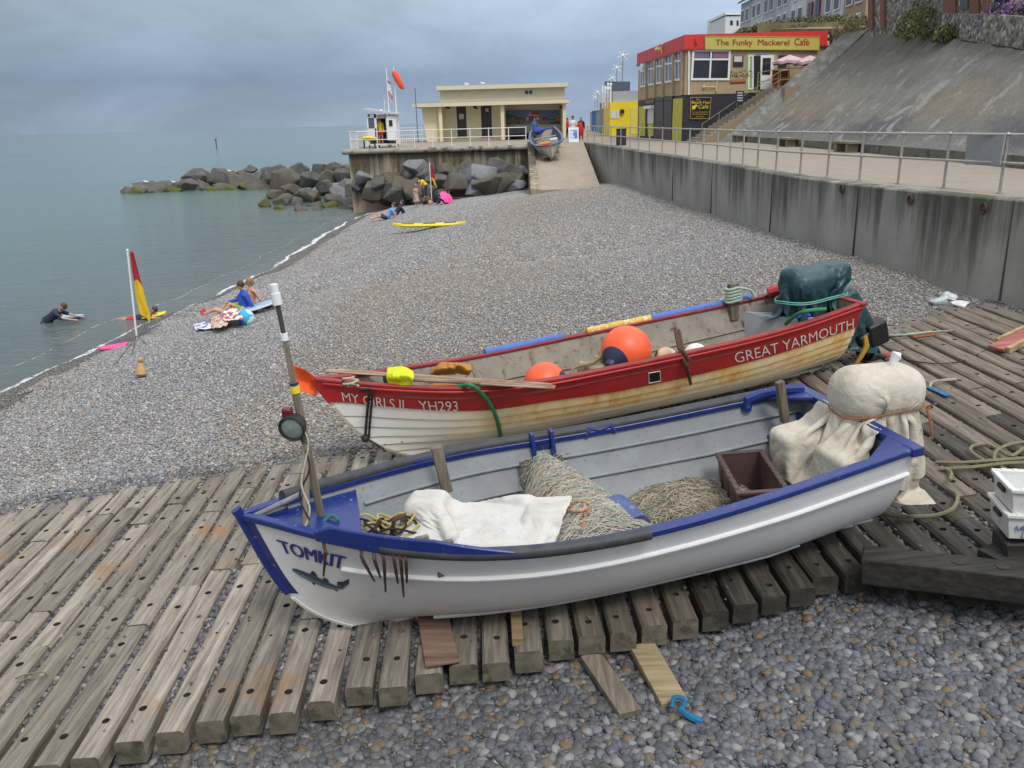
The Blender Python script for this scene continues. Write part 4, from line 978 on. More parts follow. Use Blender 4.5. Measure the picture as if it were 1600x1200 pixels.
m.add([G.P(.992,w_,sd,-.05) for sd in (-1,1) for w_ in wi],[(i,i+1,10+i+1,10+i) for i in range(9)]); m.build('inner_lining',GI,gb,local=True,fixn=False)
m=MB()
for i in range(32):
    x0=.8+i*.23
    if x0+.22>G.L-.05: break
    m.box((x0+.11,0,.30),(.222,max(.06,2*G.P(max(0,x0-.1)/G.L,.33,1,-.08).y),.02))
m.build('sole',M('worn floor boards',(.20,.18,.15),.85,.3,4,.2),gb,local=True,bevel=.004)
m=MB(); G.rail(m,.02,G.L+.03,-.085,.024,-.03,.018); m.box((G.L,0,G.sheer(G.L)-.002),(.12,2*G.beam(G.L)+.1,.05)); m.build('gunwale',M('dark red gunwale cap',(.27,.02,.02),.55,.3,4,.1,spots=((.14,.08,.06),.36,10)),gb,local=True,bevel=.012)
m=MB(); G.rail(m,.1,G.L+.02,.0,.034,-.068,-.032,sides=(-1,1)); m.build('rubbing_strake',REDB,gb,local=True,bevel=.012)
m=MB(); G.rail(m,.3,G.L-.05,-.062,-.042,-.17,-.03); m.build('inner_red_strake',M('faded red paint',(.34,.045,.04),.6,.25,4,.1,spots=((.20,.13,.11),.36,8)),gb,local=True)
m=MB()
for wz in (.62,.78):
    for sd in (-1,1): m.tube([G.P(t,wz,sd,-.064) for t in np.linspace(.14,.985,36)],.02,6)
m.build('stringer',GI,gb,local=True)
for x_ in (2.35,3.35,4.6,5.9,7.2):
    for sd in (-1,1):
        m=MB(); t=x_/G.L; m.tube([G.P(t,w_,sd,-.06) for w_ in (.3,.5,.7,.96)],.032,4); m.build('rib',GI,gb,local=True)
m=MB(); m.tube([G.P(0,w_,-1)+Vector((-.012,.03,0)) for w_ in np.linspace(0,.80,14)]+[Vector((x_,0,.0)) for x_ in (1.6,3,5,7,8.2)],.038,6); m.build('keel',M('cream stem paint',(.62,.58,.46),.55,.15,5,.05,spots=((.2,.12,.05),.3,12)),gb,local=True)
m=MB(); m.tube([G.P(0,w_,-1)+Vector((-.014,.03,0)) for w_ in np.linspace(.80,1.0,6)],.044,8); m.build('stem_head',REDB,gb,local=True)
WL=M('white lettering',(.74,.72,.66),.5,.08,6,0)
text_on(G.patch([(536,626),(630,639),(630,624),(533,612)],off=.028),'MY GIRLS II','lettering',WL,gb,bold=-.004)
text_on(G.patch([(656,640),(715,641),(714,626),(652,625)],off=.028),'YH293','lettering',WL,gb,bold=-.004)
text_on(G.patch([(1148,567),(1332,512),(1332,497),(1145,551)],off=.028),'GREAT YARMOUTH','lettering',WL,gb,bold=-.004)
hp=G.patch([(1014,597),(1030,594),(1029,580),(1013,583)],off=.024); m=MB(); m.add([hp(0,0),hp(1,0),hp(1,1),hp(0,1)],[(0,1,2,3)]); sc=m.build('scupper_hole',M('dark opening',(.008,.008,.008),.9,.1,5,0),gb,local=True,smooth=False,fixn=False)
m=MB(); fr=[hp(-.06,-.06),hp(1.06,-.06),hp(1.06,1.06),hp(-.06,1.06)]; m.tube(fr,.008,4,closed=True); m.build('scupper_frame',WL,sc,local=True)
# foam tubes on the far gunwale
for (u0,u1,mm) in ((768,893,'b'),(930,1035,'y'),(1036,1175,'b')):
    f=lambda u:lerp(u,[768,893,930,1035,1175],[564,538,530,512,478])
    xs=[G.at(u,f(u),1.05).x for u in np.linspace(u0,u1,9)]
    m=MB(); m.tube([(x,G.beam(x)+.0,G.sheer(x)+.02) for x in xs],.062,10)
    m.build('foam_tube',M('blue foam tube',(.10,.17,.46),.85,.15,14,.2) if mm=='b' else M('peeling yellow foam tube',(.62,.42,.10),.9,.25,14,.5,spots=((.75,.68,.5),.42,16)),gb,local=True)
def gw(u,v,h): return G.W(G.at(u,v,h))
p=G.at(1180,483,1.2); x_=p.x; y_=G.beam(x_)-.12; m=MB(); m.box((x_,y_,1.20),(.15,.12,.62)); m.build('mooring_post',PEG,gb,local=True,bevel=.01)
MINT=M('pale green rope',(.40,.50,.40),.9,.25,40,.4)
rp=rope([G.W((x_+.13*math.cos(a),y_+.11*math.sin(a),1.19+.0085*a+.008*math.sin(3*a))) for a in np.linspace(0,30,80)]+[G.W((x_+.30,y_-.05,1.36)),G.W((x_+.36,y_-.1,1.24))],.024,'post_rope',MINT,gb,seg=2)
m=MB(); m.tube([G.W((7.6,.72,1.27)),G.W((7.9,.6,1.33)),G.W((8.1,.45,1.32))],.09,8); m.build('red_corner',REDB,gb)
# ---- things in and on MY GIRLS II
ORANGE=M('orange vinyl buoy',(.88,.115,.035),.42,.07,5,.04,spots=((.6,.10,.05),.22,14)); NVY=M('navy vinyl',(.02,.025,.07),.5,.2,6,.05)
def buoy(label,u,v,h,r,ax,rope_to=None):
    c=G.W(G.at(u,v,h)); t=thing('buoy',label,'buoy',c-Vector((0,0,r))); ax=Vector(ax).normalized(); A=ax.to_track_quat('Z','Y').to_matrix()
    m=MB(); m.lathe(c,[(max(.001,r*math.sin(q)),-r*math.cos(q)*1.03) for q in np.linspace(0,2.55,22)],32,A); m.build('body',ORANGE,t)
    m=MB(); m.lathe(c,[(r*math.sin(2.5)+.004,r*.82),(r*.42,r*1.0),(r*.22,r*1.12),(r*.17,r*1.32),(r*.12,r*1.36),(.001,r*1.36)],24,A); m.build('nozzle',NVY,t)
    return c,ax
ROPEB=M('brown rope',(.26,.19,.10),.9,.35,50,.4)
c1,a1=buoy('smaller orange buoy half hidden behind the oars in the red banded boat',852,598,.80,.30,(1,-.35,.05))
c2,a2=buoy('big round orange buoy in the middle of the red banded boat',978,548,1.06,.37,(-.62,-.75,-.25))
def wbuoy(label,u,v,h,r,mats):
    c=gw(u,v,h); t=thing('float',label,'float',c-Vector((0,0,r))); m=MB(); m.ball(c,r,20,12); m.build('body',mats,t); m=MB()
    rnd=random.Random(int(u)); 
    for k in range(8):
        a0=rnd.uniform(0,6.28); m.tube([c+Vector((r*1.04*math.cos(a0+q*.5)*math.sin(q),r*1.04*math.sin(a0+q*.5)*math.sin(q),r*1.04*math.cos(q))) for q in np.linspace(.9,2.4,10)],.008,5)
    m.build('netting',BLACK,t)
wbuoy('peach coloured round float beside the big orange buoy',1041,560,.84,.17,M('peach float',(.70,.48,.32),.6,.12,7,.1)); wbuoy('white round float wrapped in black netting near the rusty iron bar',1087,556,.86,.19,M('white float',(.74,.72,.66),.6,.1,7,.1))
# old engine box with rope between the buoys
t=thing('engine_box','worn wooden box lashed with rope between the two orange buoys','box',gw(930,575,.8)); c=G.at(932,578,.84)
m=MB(); m.box((c.x,c.y,.78),(.5,.36,.34),rotm(.1,.12,.4)); m.v=[tuple(G.W(p)) for p in m.v]; m.build('body',wood('worn pale box wood',(.25,.21,.13),(.42,.36,.24),0,.8,.7),t,bevel=.03)
for dx in (-.17,.17):
    m=MB(); m.box((c.x+dx*.9,c.y+dx*.4,.785),(.05,.385,.365),rotm(.1,.12,.4)); m.v=[tuple(G.W(p)) for p in m.v]; m.build('batten',M('faded yellow batten',(.55,.43,.12),.7,.2,9,.1),t,bevel=.01)
rope([c1+a1*.38,G.W((c.x-.4,c.y-.1,.96)),G.W((c.x-.15,c.y-.15,1.01)),G.W((c.x+.1,c.y+.05,.99)),c2+a2*.45],.025,'lashing',ROPEB,t); rope([c2+a2*.45,c2+a2*.5+Vector((.1,0,-.12)),G.W((c.x+.75,c.y-.15,.92)),gw(1040,566,.95)],.014,'cord',BLACK,t)
# oars
OARW=wood('worn red painted oar',(.26,.17,.12),(.42,.32,.24),0,.8,.5,(.24,.055,.045))
def oar(label,a,b,ra,rb,blade):
    t=thing('oar',label,'oar',(a+b)/2); d=(b-a).normalized(); m=MB(); m.tube([a,a.lerp(b,.5),b],[ra,(ra+rb)/2,rb],8); m.build('shaft',OARW,t)
    m=MB(); e=a if blade else b; s_=1 if blade else -1; F=frame(d)
    m.box(e+d*s_*.35,(1.0,.13,.024),F); m.build('blade',OARW,t,bevel=.01)
oar('upper worn oar resting across the bow under the yellow vest',gw(528,580,1.36),gw(862,602,1.10),.035,.03,True); oar('lower worn oar resting across the bow below its twin',gw(630,592,1.26),gw(850,604,1.09),.032,.028,False)
# hi-vis vest and oilskin
def gsheet(name,label,cat,rows,mat,amp,f,seed,parent=None,thick=.008):
    return sheet(name,label,cat,rows,mat,amp,f,seed,thick,G,parent)
HV=fabric('yellow hi-vis cloth',(.62,.72,.01),.8,.1,None,.4)
hv=gsheet('hi_vis_vest','bright yellow hi-vis vest hung over the oars at the bow','vest',[[(606,574,1.32),(625,573,1.34),(645,580,1.30)],[(604,586,1.36),(626,585,1.40),(647,588,1.34)],[(606,598,1.26),(627,598,1.28),(643,600,1.24)],[(608,609,1.14),(628,610,1.16),(643,608,1.14)]],HV,.025,4,2)
gsheet('navy_panel',None,None,[[(598,581,1.30),(608,578,1.33),(610,577,1.33)],[(599,594,1.24),(606,592,1.31),(610,590,1.33)],[(603,607,1.10),(608,606,1.16),(611,604,1.18)]],NVY,.02,4,5,parent=hv)
OIL=fabric('orange oilskin',(.50,.22,.02),.55,.25,(.30,.12,.015),.5)
gsheet('oilskin','orange oilskin jacket hung over the far gunwale behind the oars','oilskin',[[(674,578,1.06),(690,568,1.18),(710,566,1.20),(736,570,1.10)],[(674,582,1.10),(690,575,1.22),(712,574,1.22),(737,577,1.12)],[(680,590,1.02),(694,585,1.08),(712,585,1.08),(732,586,1.02)]],OIL,.035,4,3)
gsheet('oilskin','crumpled orange oilskin lying in the bow below the oars','oilskin',[[(668,605,.98),(690,598,1.08),(715,600,1.08),(742,600,1.04)],[(668,612,.98),(690,606,1.10),(715,606,1.10),(738,606,1.06)],[(680,616,.96),(695,614,1.04),(718,613,1.05),(736,612,1.02)]],OIL,.035,4,7)
# hose over the side
h0=G.find(748,612); pts=[gw(700,606,1.10),gw(722,603,1.16),gw(735,602,1.20)]; 
for (u,v) in ((750,612),(763,628),(773,650),(779,675),(782,704)): tt,ww=G.find(u,v); pts.append(G.W(G.P(tt,ww,-1,.07)))
HG=M('green hose',(.02,.17,.07),.5,.2,9,.05); o=rope(pts,.03,'hose',HG,n=10,loc=pts[4]); tag(o,'green hose hanging over the red side of the boat near YH293','hose')
pts=[gw(560,612,1.30),gw(572,608,1.34)]; 
for (u,v) in ((575,618),(573,640),(571,665),(570,683)): tt,ww=G.find(u,v); pts.append(G.W(G.P(tt,ww,-1,.05)))
t=thing('bow_rope','black rope with a knot hanging down the bow beside MY GIRLS II lettering','rope',pts[-1])
rope(pts,.018,'strand',BLACK,t); rope([q+Vector((.05,0,0)) for q in pts],.016,'strand',BLACK,t)
m=MB(); m.ball(pts[-1],.06,10,8); m.tube([pts[-1],pts[-1]+Vector((.12,-.05,-.05)),pts[-1]+Vector((.26,-.08,-.14))],.016,6); m.build('knot',BLACK,t)
# rusty iron bar
tt,ww=G.find(1075,598); e=G.P(tt,ww,-1,.08); tt,ww=G.find(1066,566); e2=G.P(tt,ww,-1,.11)
m=MB(); m.tube([gw(1055,513,1.34),gw(1062,545,1.16),G.W(e2),G.W(e)],[.03,.035,.034,.02],8); m.tube([gw(1061,516,1.30),gw(1068,550,1.13),G.W(e2)+Vector((.05,0,.05))],.024,8)
tag(m.build('iron_bar',RUST,loc=G.W(e2)),'rusty iron bar hooked over the side of the red banded boat','anchor')
# grey tub at the stern
t=thing('storage_tub','pale grey plastic tub at the stern of the red banded boat','tub',gw(1215,505,.9)); GT=M('pale grey plastic',(.42,.44,.48),.55,.1,5,.05)
c=[G.at(*q,1.04) for q in ((1177,489),(1208,494),(1272,497),(1240,483))]
A,B,D=c[0],c[1],c[3]; ex=(c[2]-B); ey=(A-B); hh=.42; m=MB()
def quadbox(m,o,ex,ey,h0,h1):
    p=[o,o+ex,o+ex+ey,o+ey]; m.add([Vector((q.x,q.y,h0)) for q in p]+[Vector((q.x,q.y,h1)) for q in p],[(3,2,1,0),(4,5,6,7),(0,1,5,4),(1,2,6,5),(2,3,7,6),(3,0,4,7)])
ey=ey.normalized()*.56; ex=ex.normalized()*.72
for (o,e,f) in ((B,ex,ey*.05),(B+ey*.95,ex,ey*.05),(B+ey*.05,ex*.05,ey*.9),(B+ex*.95+ey*.05,ex*.05,ey*.9)): quadbox(m,o,e,f,.58,1.04)
m.v=[tuple(G.W(p)) for p in m.v]; m.build('body',GT,t,bevel=.01)
m=MB(); quadbox(m,B+ex*.06+ey*.06,ex*.88,ey*.88,.585,.605); m.v=[tuple(G.W(p)) for p in m.v]; m.build('base',GT,t)
m=MB(); q=gw(1245,495,1.07); m.tube([q,q+Vector((.12,.03,.03)),q+Vector((.22,.05,0))],.035,8); tag(m.build('blue_handle',M('blue plastic',(.03,.08,.5),.4,.1,5,0),t))
rope([gw(1228,506,1.06),gw(1236,498,1.2),gw(1256,487,1.36),gw(1290,483,1.34)],.03,'green_hose',HG,t,n=8)
# green tarpaulin over the outboard
GRT=fabric('dark green tarpaulin',(.017,.062,.075),.42,.25,(.03,.09,.10),.6)
gt=thing('outboard_tarp','dark green tarpaulin roped over the outboard at the stern of the red banded boat','tarpaulin',G.W((8.3,0,1.3)))
gc_=[cbox((7.92,0,1.55),(.32,.12,.03),.17,np.array(rotm(.05,-.06,.06))),cbox((7.22,.02,1.73),(.10,.05,.02),.05),cbox((7.62,.05,1.66),(.12,.06,.02),.12,np.array(rotm(0,0,.5))),cbox((8.28,0,1.62),(.14,.16,.08),.08),cbox((8.1,0,1.1),(.3,.13,.3),.05),cbox((8.24,0,.78),(.03,.72,.46),.03),cbox((8.75,-.02,.86),(.10,.08,.40),.07,np.array(rotm(0,-.55,0))),cbox((7.5,-.86,1.13),(.8,.04,.05),.03,np.array(rotm(0,-.08,.09))),cbox((7.0,.1,.8),(.35,.4,.18),.03)]
A=cgrid((8.12,-.02),3.2,1.9,92,58,.12,1.92)
Xc=drape(A,gc_,130,.30,tie=dict(at=60,z=1.30,w=.05,c=(7.90,0),r=(.56,.29),reach=.85),seed=9,bend=.16,excess=1.05,hull=G,wav=.010)
m=clothmesh(Xc,G); m.build('tarp_hood',GRT,gt,solid=.004,subd=1,angle=180)
y0=G.W((8.55,-.1,1.)).y
m=MB(); cc=aty(1352,540,y0+.1); m.box(cc,(.28,.3,.55),rotm(0,-.5,.3)); m.box(aty(1378,565,y0),(.5,.10,.22),rotm(0,.4,.3)); m.box(aty(1366,520,y0+.1),(.36,.28,.4),rotm(0,-.3,.3)); m.build('outboard_leg',M('black outboard',(.012,.012,.015),.45,.3,7,.05),gt,bevel=.04)
MC=M('mint cord',(.16,.42,.33),.85,.2,50,.2)
m=MB(); pts=[]
for i in range(48):
    a=2*PI*i/48; cs,sn=math.cos(a),math.sin(a); rr=1/((abs(cs)**3+abs(sn)**3)**(1/3)); pts.append(G.W((7.90+.59*rr*cs,.32*rr*sn,1.30+.012*math.sin(a*4))))
m.tube(pts,.011,6,closed=True); m.tube([p+Vector((0,0,-.03)) for p in pts],.010,6,closed=True); kq=G.W((8.2,-.34,1.31)); m.tube([kq,kq+Vector((.05,-.03,.12)),kq+Vector((.16,.0,.27))],.011,6); m.ball(kq+Vector((.16,0,.27)),.03,8,6); m.build('tie_cord',MC,gt)
m=MB(); m.tube([aty(1352,525,y0-.34),aty(1354,540,y0-.36),aty(1346,556,y0-.36),aty(1338,568,y0-.33)],[.03,.045,.04,.03],6); m.build('yellow_strap',M('amber strap',(.50,.28,.03),.6,.1,5,0),gt)
rope([aty(1340,560,y0-.3),aty(1338,575,y0-.3),aty(1322,588,y0-.2),aty(1316,578,y0-.1),aty(1332,572,y0-.25)],.012,'loose_cord',M('mint cord',(0,0,0)),gt)
# orange flag on its stick at the bow
t=thing('bow_flag','orange flag on a short stick at the tip of the red bow','flag',gw(497,604,1.36))
a=gw(505,596,1.36); b=aty(455,568,a.y+.05); bone(a,b,.012,'stick',PEG,t,6)
yb=b.y-.02; m=netpatch([[aty(455,570,yb),aty(476,578,yb-.08),aty(497,592,yb)],[aty(458,590,yb),aty(478,598,yb+.05),aty(497,604,yb-.04)],[aty(462,609,yb),aty(478,614,yb-.07),aty(494,619,yb)]],amp=.02,f=4,seed=3); m.build('cloth',fabric('orange flag cloth',(.86,.12,.02),.8,.06,None,.2),t,solid=.005,angle=60)
m=MB(); q=gw(540,600,1.3); m.tube([gw(535,592,1.40),gw(545,605,1.28)],.02,6); m.build('stub',PEG,gb)
rope([gw(548,604,1.3)+Vector((.09*math.cos(a)*(1+.2*math.sin(3*a)),.05*math.sin(a),.012*a)) for a in np.linspace(0,12,26)],.014,'coil',M('cream cord',(0,0,0)),gb,seg=2)
# ---- loose things on the ramp ------------------------------------------------------
BW=wood('tarred beam',(.028,.026,.024),(.075,.068,.06),0,.7,.7)
a=onramp(1356,858,.26); b=onramp(1640,888,.26)
bt=thing('tarred_beam','long black tarred beam with two bolt holes lying across the sleeper ends','beam',(a+b)/2-Vector((0,0,.26))); d=(b-a); F=frame(d); m=MB(); c=(a+b)/2; Ln=d.length+.1
m.box(c+F@Vector((0,-.06,-.14)),(Ln,.30,.28),F); m.jitter(.01,3); m.build('body',BW,bt,bevel=.02)
for u,v in ((1498,856),(1566,868)):
    q=onramp(u,v,.265); m=MB(); m.lathe(F@Vector((0,0,.004))+c+F@Vector(((F.transposed()@(q-c)).x,-.06,0)),[(.0,-.0),(.06,0)],14,F); m.build('bolt_hole',HOLE,bt)
CR=M('white plastic crate',(.66,.67,.66),.5,.1,6,.05,spots=((.42,.36,.27),.34,14))
q=onramp(1555,838,.32); Mx=Matrix.Translation(onramp(1590,855,.30)+Vector((.35,.22,.0)))@Matrix.Rotation(-.17,4,'Z')
zc=rampz(5.2)+.30
def crate(label,z,M_=Mx):
    t=fishbox('fish_crate',label,Matrix.Identity(4),(.82,.46),.24,CR,group=None); mm=M_.copy(); mm.translation.z=z; t.matrix_basis=mm; return t
base=MB(); gx=Mx.translation
crate('upper white plastic fish crate of the stack beside the tarred beam',zc+.215); c_=crate('lower white plastic fish crate with a blue mark under another one',zc-.035)
p0=Mx@Vector((-.42,-.08,0)); m=MB(); 
for k in (0,.05):
    for dx in (-.018,.018): m.box((-.30+k*1.3+dx,-.232,.12),(.012,.004,.05),rotm(0,dx*18,0))
m.build('blue_mark',M('blue print',(.05,.16,.4),.5,.1,9,0),c_,local=True)
t=thing('timber_block','dark timber block under the stack of white crates','timber',(gx.x,gx.y,rampz(gx.x))); m=MB(); m.box((gx.x,gx.y,rampz(gx.x)+.13),(.7,.36,.26),rotm(0,-.1,-.17)); m.build('body',BW,t,bevel=.02); m=MB(); m.box((gx.x-.3,gx.y-.1,rampz(gx.x)+.05),(.3,.5,.09),rotm(0,-.1,.4)); m.build('wedge',BW,t,bevel=.01)
# broken red plank on the right
a=onramp(1556,545,.10); b=onramp(1640,505,.14); F=frame(b-a); c=(a+b)/2; t=thing('broken_plank','split red painted plank lying on the sleepers below the sea wall','plank',c-Vector((0,0,.1)))
m=MB(); m.box(c,((b-a).length,.26,.05),F); m.jitter(.012,4); m.build('board',wood('faded pink red plank',(.30,.09,.08),(.42,.17,.14),0,.75,.6),t,bevel=.006)
m=MB(); m.box(c+F@Vector((.05,-.16,.0)),((b-a).length,.07,.10),F); m.box(c+F@Vector((.2,.16,.03)),((b-a).length*.9,.05,.06),F); m.jitter(.012,4); m.build('splinter',wood('raw broken wood',(.36,.25,.13),(.52,.40,.24),0,.8,.6),t,bevel=.005)
KH=M('khaki rope',(.22,.20,.12),.9,.35,50,.4)
def rr(pts,h=.05): return [onramp(u,v,h+.02*((i*7)%3)) for i,(u,v) in enumerate(pts)]
t=thing('mooring_rope','khaki mooring rope looped over the sleepers behind the canvas cover','rope',onramp(1560,715)); 
rope(rr([(1462,722),(1500,723),(1545,720),(1600,716),(1640,712)]),.022,'strand',KH,t); rope(rr([(1468,733),(1520,730),(1575,724),(1640,722)]),.022,'strand',KH,t)
rope(rr([(1545,724),(1520,708),(1518,698),(1540,694),(1560,702),(1580,712),(1600,700)]),.02,'loop',KH,t); rope(rr([(1640,690),(1590,692),(1560,702),(1554,718),(1574,734),(1620,734)]),.02,'loop',KH,t)
rope(rr([(1470,730),(1486,738),(1484,750)]),.02,'strand',KH,t); rope(rr([(1484,765),(1496,775),(1488,795),(1456,806),(1400,806),(1372,800)]),.022,'strand',KH,t)
rope(rr([(1380,523),(1400,524),(1422,522),(1450,519),(1490,517)]),.02,'mooring_line',MINT).parent; tag(bpy.data.objects['mooring_line'],'pale green line stretched from the outboard tarp across the sleepers','rope')
t=thing('tow_rope','tan rope end with an orange splice lying beyond the outboard tarp','rope',onramp(1440,522)); rope(rr([(1428,524),(1445,521),(1492,517)],.07),.018,'strand',ROPEB,t); rope(rr([(1428,527),(1446,525),(1460,523)],.09),.026,'splice',M('rust orange cord',(.36,.13,.07),.9,.2,40,.3),t)
rope(rr([(1405,560),(1440,566),(1475,568),(1510,562),(1548,543)],.03),.009,'thin_line',BLACK); tag(bpy.data.objects['thin_line'],'thin black cord running over the sleepers to the broken red plank','cord')
rope(rr([(1453,606),(1456,598),(1475,594),(1493,593)],.05),.022,'rope_end',M('grey rope',(.38,.35,.28),.9,.3,50,.4)); tag(bpy.data.objects['rope_end'],'short bent end of grey rope beside a blue strap','rope')
m=MB(); m.tube(spline(rr([(1440,602),(1455,606),(1482,618)],.03),4),.05,6,flat=.3); tag(m.build('blue_strap',M('blue webbing',(.03,.16,.32),.8,.2,20,.2),loc=onramp(1455,606)),'flat blue strap lying on the sleepers next to the canvas cover','strap')
m=MB(); q=onramp(1388,555,.06); m.ball(q,.07,10,8,sc=(1.5,.8,.6)); m.tube([q,q+Vector((.3,.05,0))],.02,6); tag(m.build('red_rag',fabric('red rag',(.45,.06,.05)),loc=q),'small red rag on the sleepers behind the boats','rag')
# loose boards under the bow end
def board(name,label,us,h,wd,th,mat,up=(0,0,1)):
    a,b=[Vector(q) for q in us]; F=frame(b-a,up); c=(a+b)/2; m=MB(); m.box(c,((b-a).length,wd,th),F); m.jitter(.008,4); return tag(m.build(name,mat,loc=c,bevel=.008),label,'board')
a=onramp(676,962,.05); b=onramp(692,1038,.03); board('plywood_offcut','flat brown plywood offcut lying on the sleepers under the white hull',(a,b),0,.30,.03,wood('brown ply',(.16,.10,.075),(.25,.165,.125),0,.8,.6))
a=onramp(806,955,.04); b=onramp(809,1004,.03); board('wood_block','small pale wood block wedged in a gap between two sleepers',(a,b),0,.10,.09,wood('fresh wood',(.34,.23,.12),(.47,.35,.21),0,.8,.7))
a=Vector(onbeach(985,1116,.05)); b=a+Vector((-.26,.75,.03)); board('support_plank','grey plank sloping from the shingle up under the sleepers',(a,b),0,.20,.07,WOODM)
a=Vector(onbeach(1054,1100,.06)); b=a+Vector((-.16,.75,.05)); board('support_plank','tan split plank beside the blue rope end sloping under the sleepers',(a,b),0,.24,.06,wood('tan plank',(.24,.19,.11),(.38,.31,.19),0,.85,.7))
BR=M('blue polypropylene rope',(.01,.15,.33),.8,.25,50,.4); q=onbeach(1060,1108,.10)
m=MB(); m.tube(spline([q+Vector((-.05,.02,0)),q+Vector((-.02,.08,.05)),q+Vector((.06,.05,.05)),q+Vector((.03,-.03,.0)),q+Vector((.10,-.06,-.03)),q+Vector((.18,-.08,-.06))],6),[.02]*20+[.028]*11,7); m.tube(spline([q+Vector((.0,-.02,.03)),q+Vector((.08,-.08,-.02)),q+Vector((.17,-.10,-.05))],6),.024,6); tag(m.build('blue_rope',BR,loc=q),'knotted bright blue rope end lying on the shingle','rope')
# litter by the wall
for i,(u,v,s,l) in enumerate(((1470,472,.17,'clear crumpled plastic bag on shingle by the sea wall'),(1482,465,.15,'upright white plastic bag behind the clear one'),(1502,477,.14,'small white litter scrap near the end of the ramp'))):
    q=onbeach(u,v,.05); m=MB(); m.ball(q,s,14,10,sc=(1,.8,.6)); m.jitter(.09,6,i); tag(m.build('plastic_bag',M('thin white plastic %d'%i,((.50,.60,.60),(.66,.70,.74),(.72,.74,.75))[i],.3,.15,8,.2),loc=q),l,'litter')
# twine tied round one sleeper at the left
rope(rr([(24,1060),(40,1054),(66,1050),(70,1056),(44,1060),(26,1066)],.03),.008,'twine_loop',KH); tag(bpy.data.objects['twine_loop'],'loop of thin green twine round a sleeper at the near end','twine')
# ------------------------------------------------------------------ sea wall, promenade, terrace, slipway
def concmat(name,a,b_,zt,zb,dark,algae,strk=1.0,band=.55):
    m,nt,b=newmat(name); v=gcoord(nt); coord=lambda nt,sc:gcoord(nt,sc); s=N(nt,'ShaderNodeSeparateXYZ'); L(nt,v,s.inputs[0])
    c=ramp(nt,noise(nt,v,.7,6,.6),[(.3,a),(.7,b_)]); c=mix(nt,ramp(nt,noise(nt,v,9,5,.7),[(.55,.0),(.8,.35)]),c,tuple(x*.5 for x in a))
    h=math_(nt,'DIVIDE',math_(nt,'SUBTRACT',zt,s.outputs[2]),zt-zb)     # 0 at the top
    st=noise(nt,coord(nt,(1.7,1.7,.10)),1.6,6,.72,.2); st2=noise(nt,coord(nt,(.33,.33,.05)),1.4,3,.6)
    k=math_(nt,'SUBTRACT',math_(nt,'ADD',math_(nt,'MULTIPLY',st,1.1*strk),math_(nt,'MULTIPLY',st2,.75)),math_(nt,'MULTIPLY',h,band))
    c=mix(nt,ramp(nt,k,[(.70,.0),(.98,.92)]),c,dark)
    al=math_(nt,'MULTIPLY',ramp(nt,noise(nt,coord(nt,(.45,.45,.06)),1.9,3,.5),[(.52,.0),(.66,1.0)]),ramp(nt,st,[(.42,.0),(.62,.85)]))
    c=mix(nt,math_(nt,'MULTIPLY',al,ramp(nt,h,[(0,1.0),(.8,.25)])),c,algae)
    L(nt,c,b.inputs['Base Color']); b.inputs['Roughness'].default_value=.85; bump(nt,b,noise(nt,v,14,5,.65),.35,.02); return m
SW=concmat('stained sea wall concrete',(.235,.23,.205),(.36,.352,.32),0.0,-2.6,(.060,.060,.050),(.085,.082,.035),.98,.56)
PV=M('sandy paving',(.285,.25,.205),.9,.10,1.2,.1,spots=((.235,.215,.185),.4,2.0))
def wyline(y0,y1,st):
    n=int((y1-y0)/st); return [(wallx(y0+(y1-y0)*i/n),y0+(y1-y0)*i/n) for i in range(n+1)]
wl=wyline(4,62,.6)
t=thing('sea_wall','long stained concrete sea wall along the back of the shingle beach','sea wall',(8,20,-2.5))
m=MB(); prof_=[(0,-3.6),(0.0,-.03),(.03,0.0),(.5,0.0),(.5,-3.6)]
for x,y in wl: 
    for dx,z in prof_: m.v.append((x+dx+(0.06*(z/-3) if dx==0 else 0),y,z))
n=len(prof_)
for j in range(len(wl)-1):
    for i in range(n-1): m.f.append((j*n+i,(j+1)*n+i,(j+1)*n+i+1,j*n+i+1)); m.m.append(0)
m.f.append(tuple(range(n))); m.f.append(tuple((len(wl)-1)*n+i for i in range(n))); m.m+=[0,0]
m.build('wall',SW,t,angle=30)
JN=M('wall joint',(.06,.058,.05),.95,.3,9,.1)
for y in (24.0,19.25,15.25,30.5,36):
    x=wallx(y); m=MB(); m.bbox((x-.003,y-.009,-3),(x+.05,y+.009,-.06)); m.build('joint',JN,t,smooth=False)
for u,v in ((1317,295),(1424,312),(1539,325)):
    lo,hi=14.,30.
    for _ in range(30):
        md=(lo+hi)/2
        if aty(u,v,md).x>wallx(md): hi=md
        else: lo=md
    q=aty(u,v,lo); m=MB(); m.tube([q+Vector((-.03,.09*math.cos(a),.09*math.sin(a))) for a in np.linspace(0,6.28,14)],.022,6); m.box(q+Vector((-.0,0,.04)),(.06,.12,.12)); m.build('iron_ring',RUST,t)
def sheet_poly(name,pts,z,mat,kind='structure'):
    m=MB(); m.add([(p[0],p[1],z) for p in pts],[tuple(range(len(pts)))]); return m.build(name,mat,kind=kind,smooth=False)
lf=[(x+.5,y) for x,y in wl]
sheet_poly('promenade',lf+[(5.9,62.0),(5.9,61.0),(1.8,61.0),(1.8,60.3),(-10.9,60.3),(-10.9,98),(2.0,100),(4.5,150),(6,300),(60,300),(60,4)],-.004,PV)
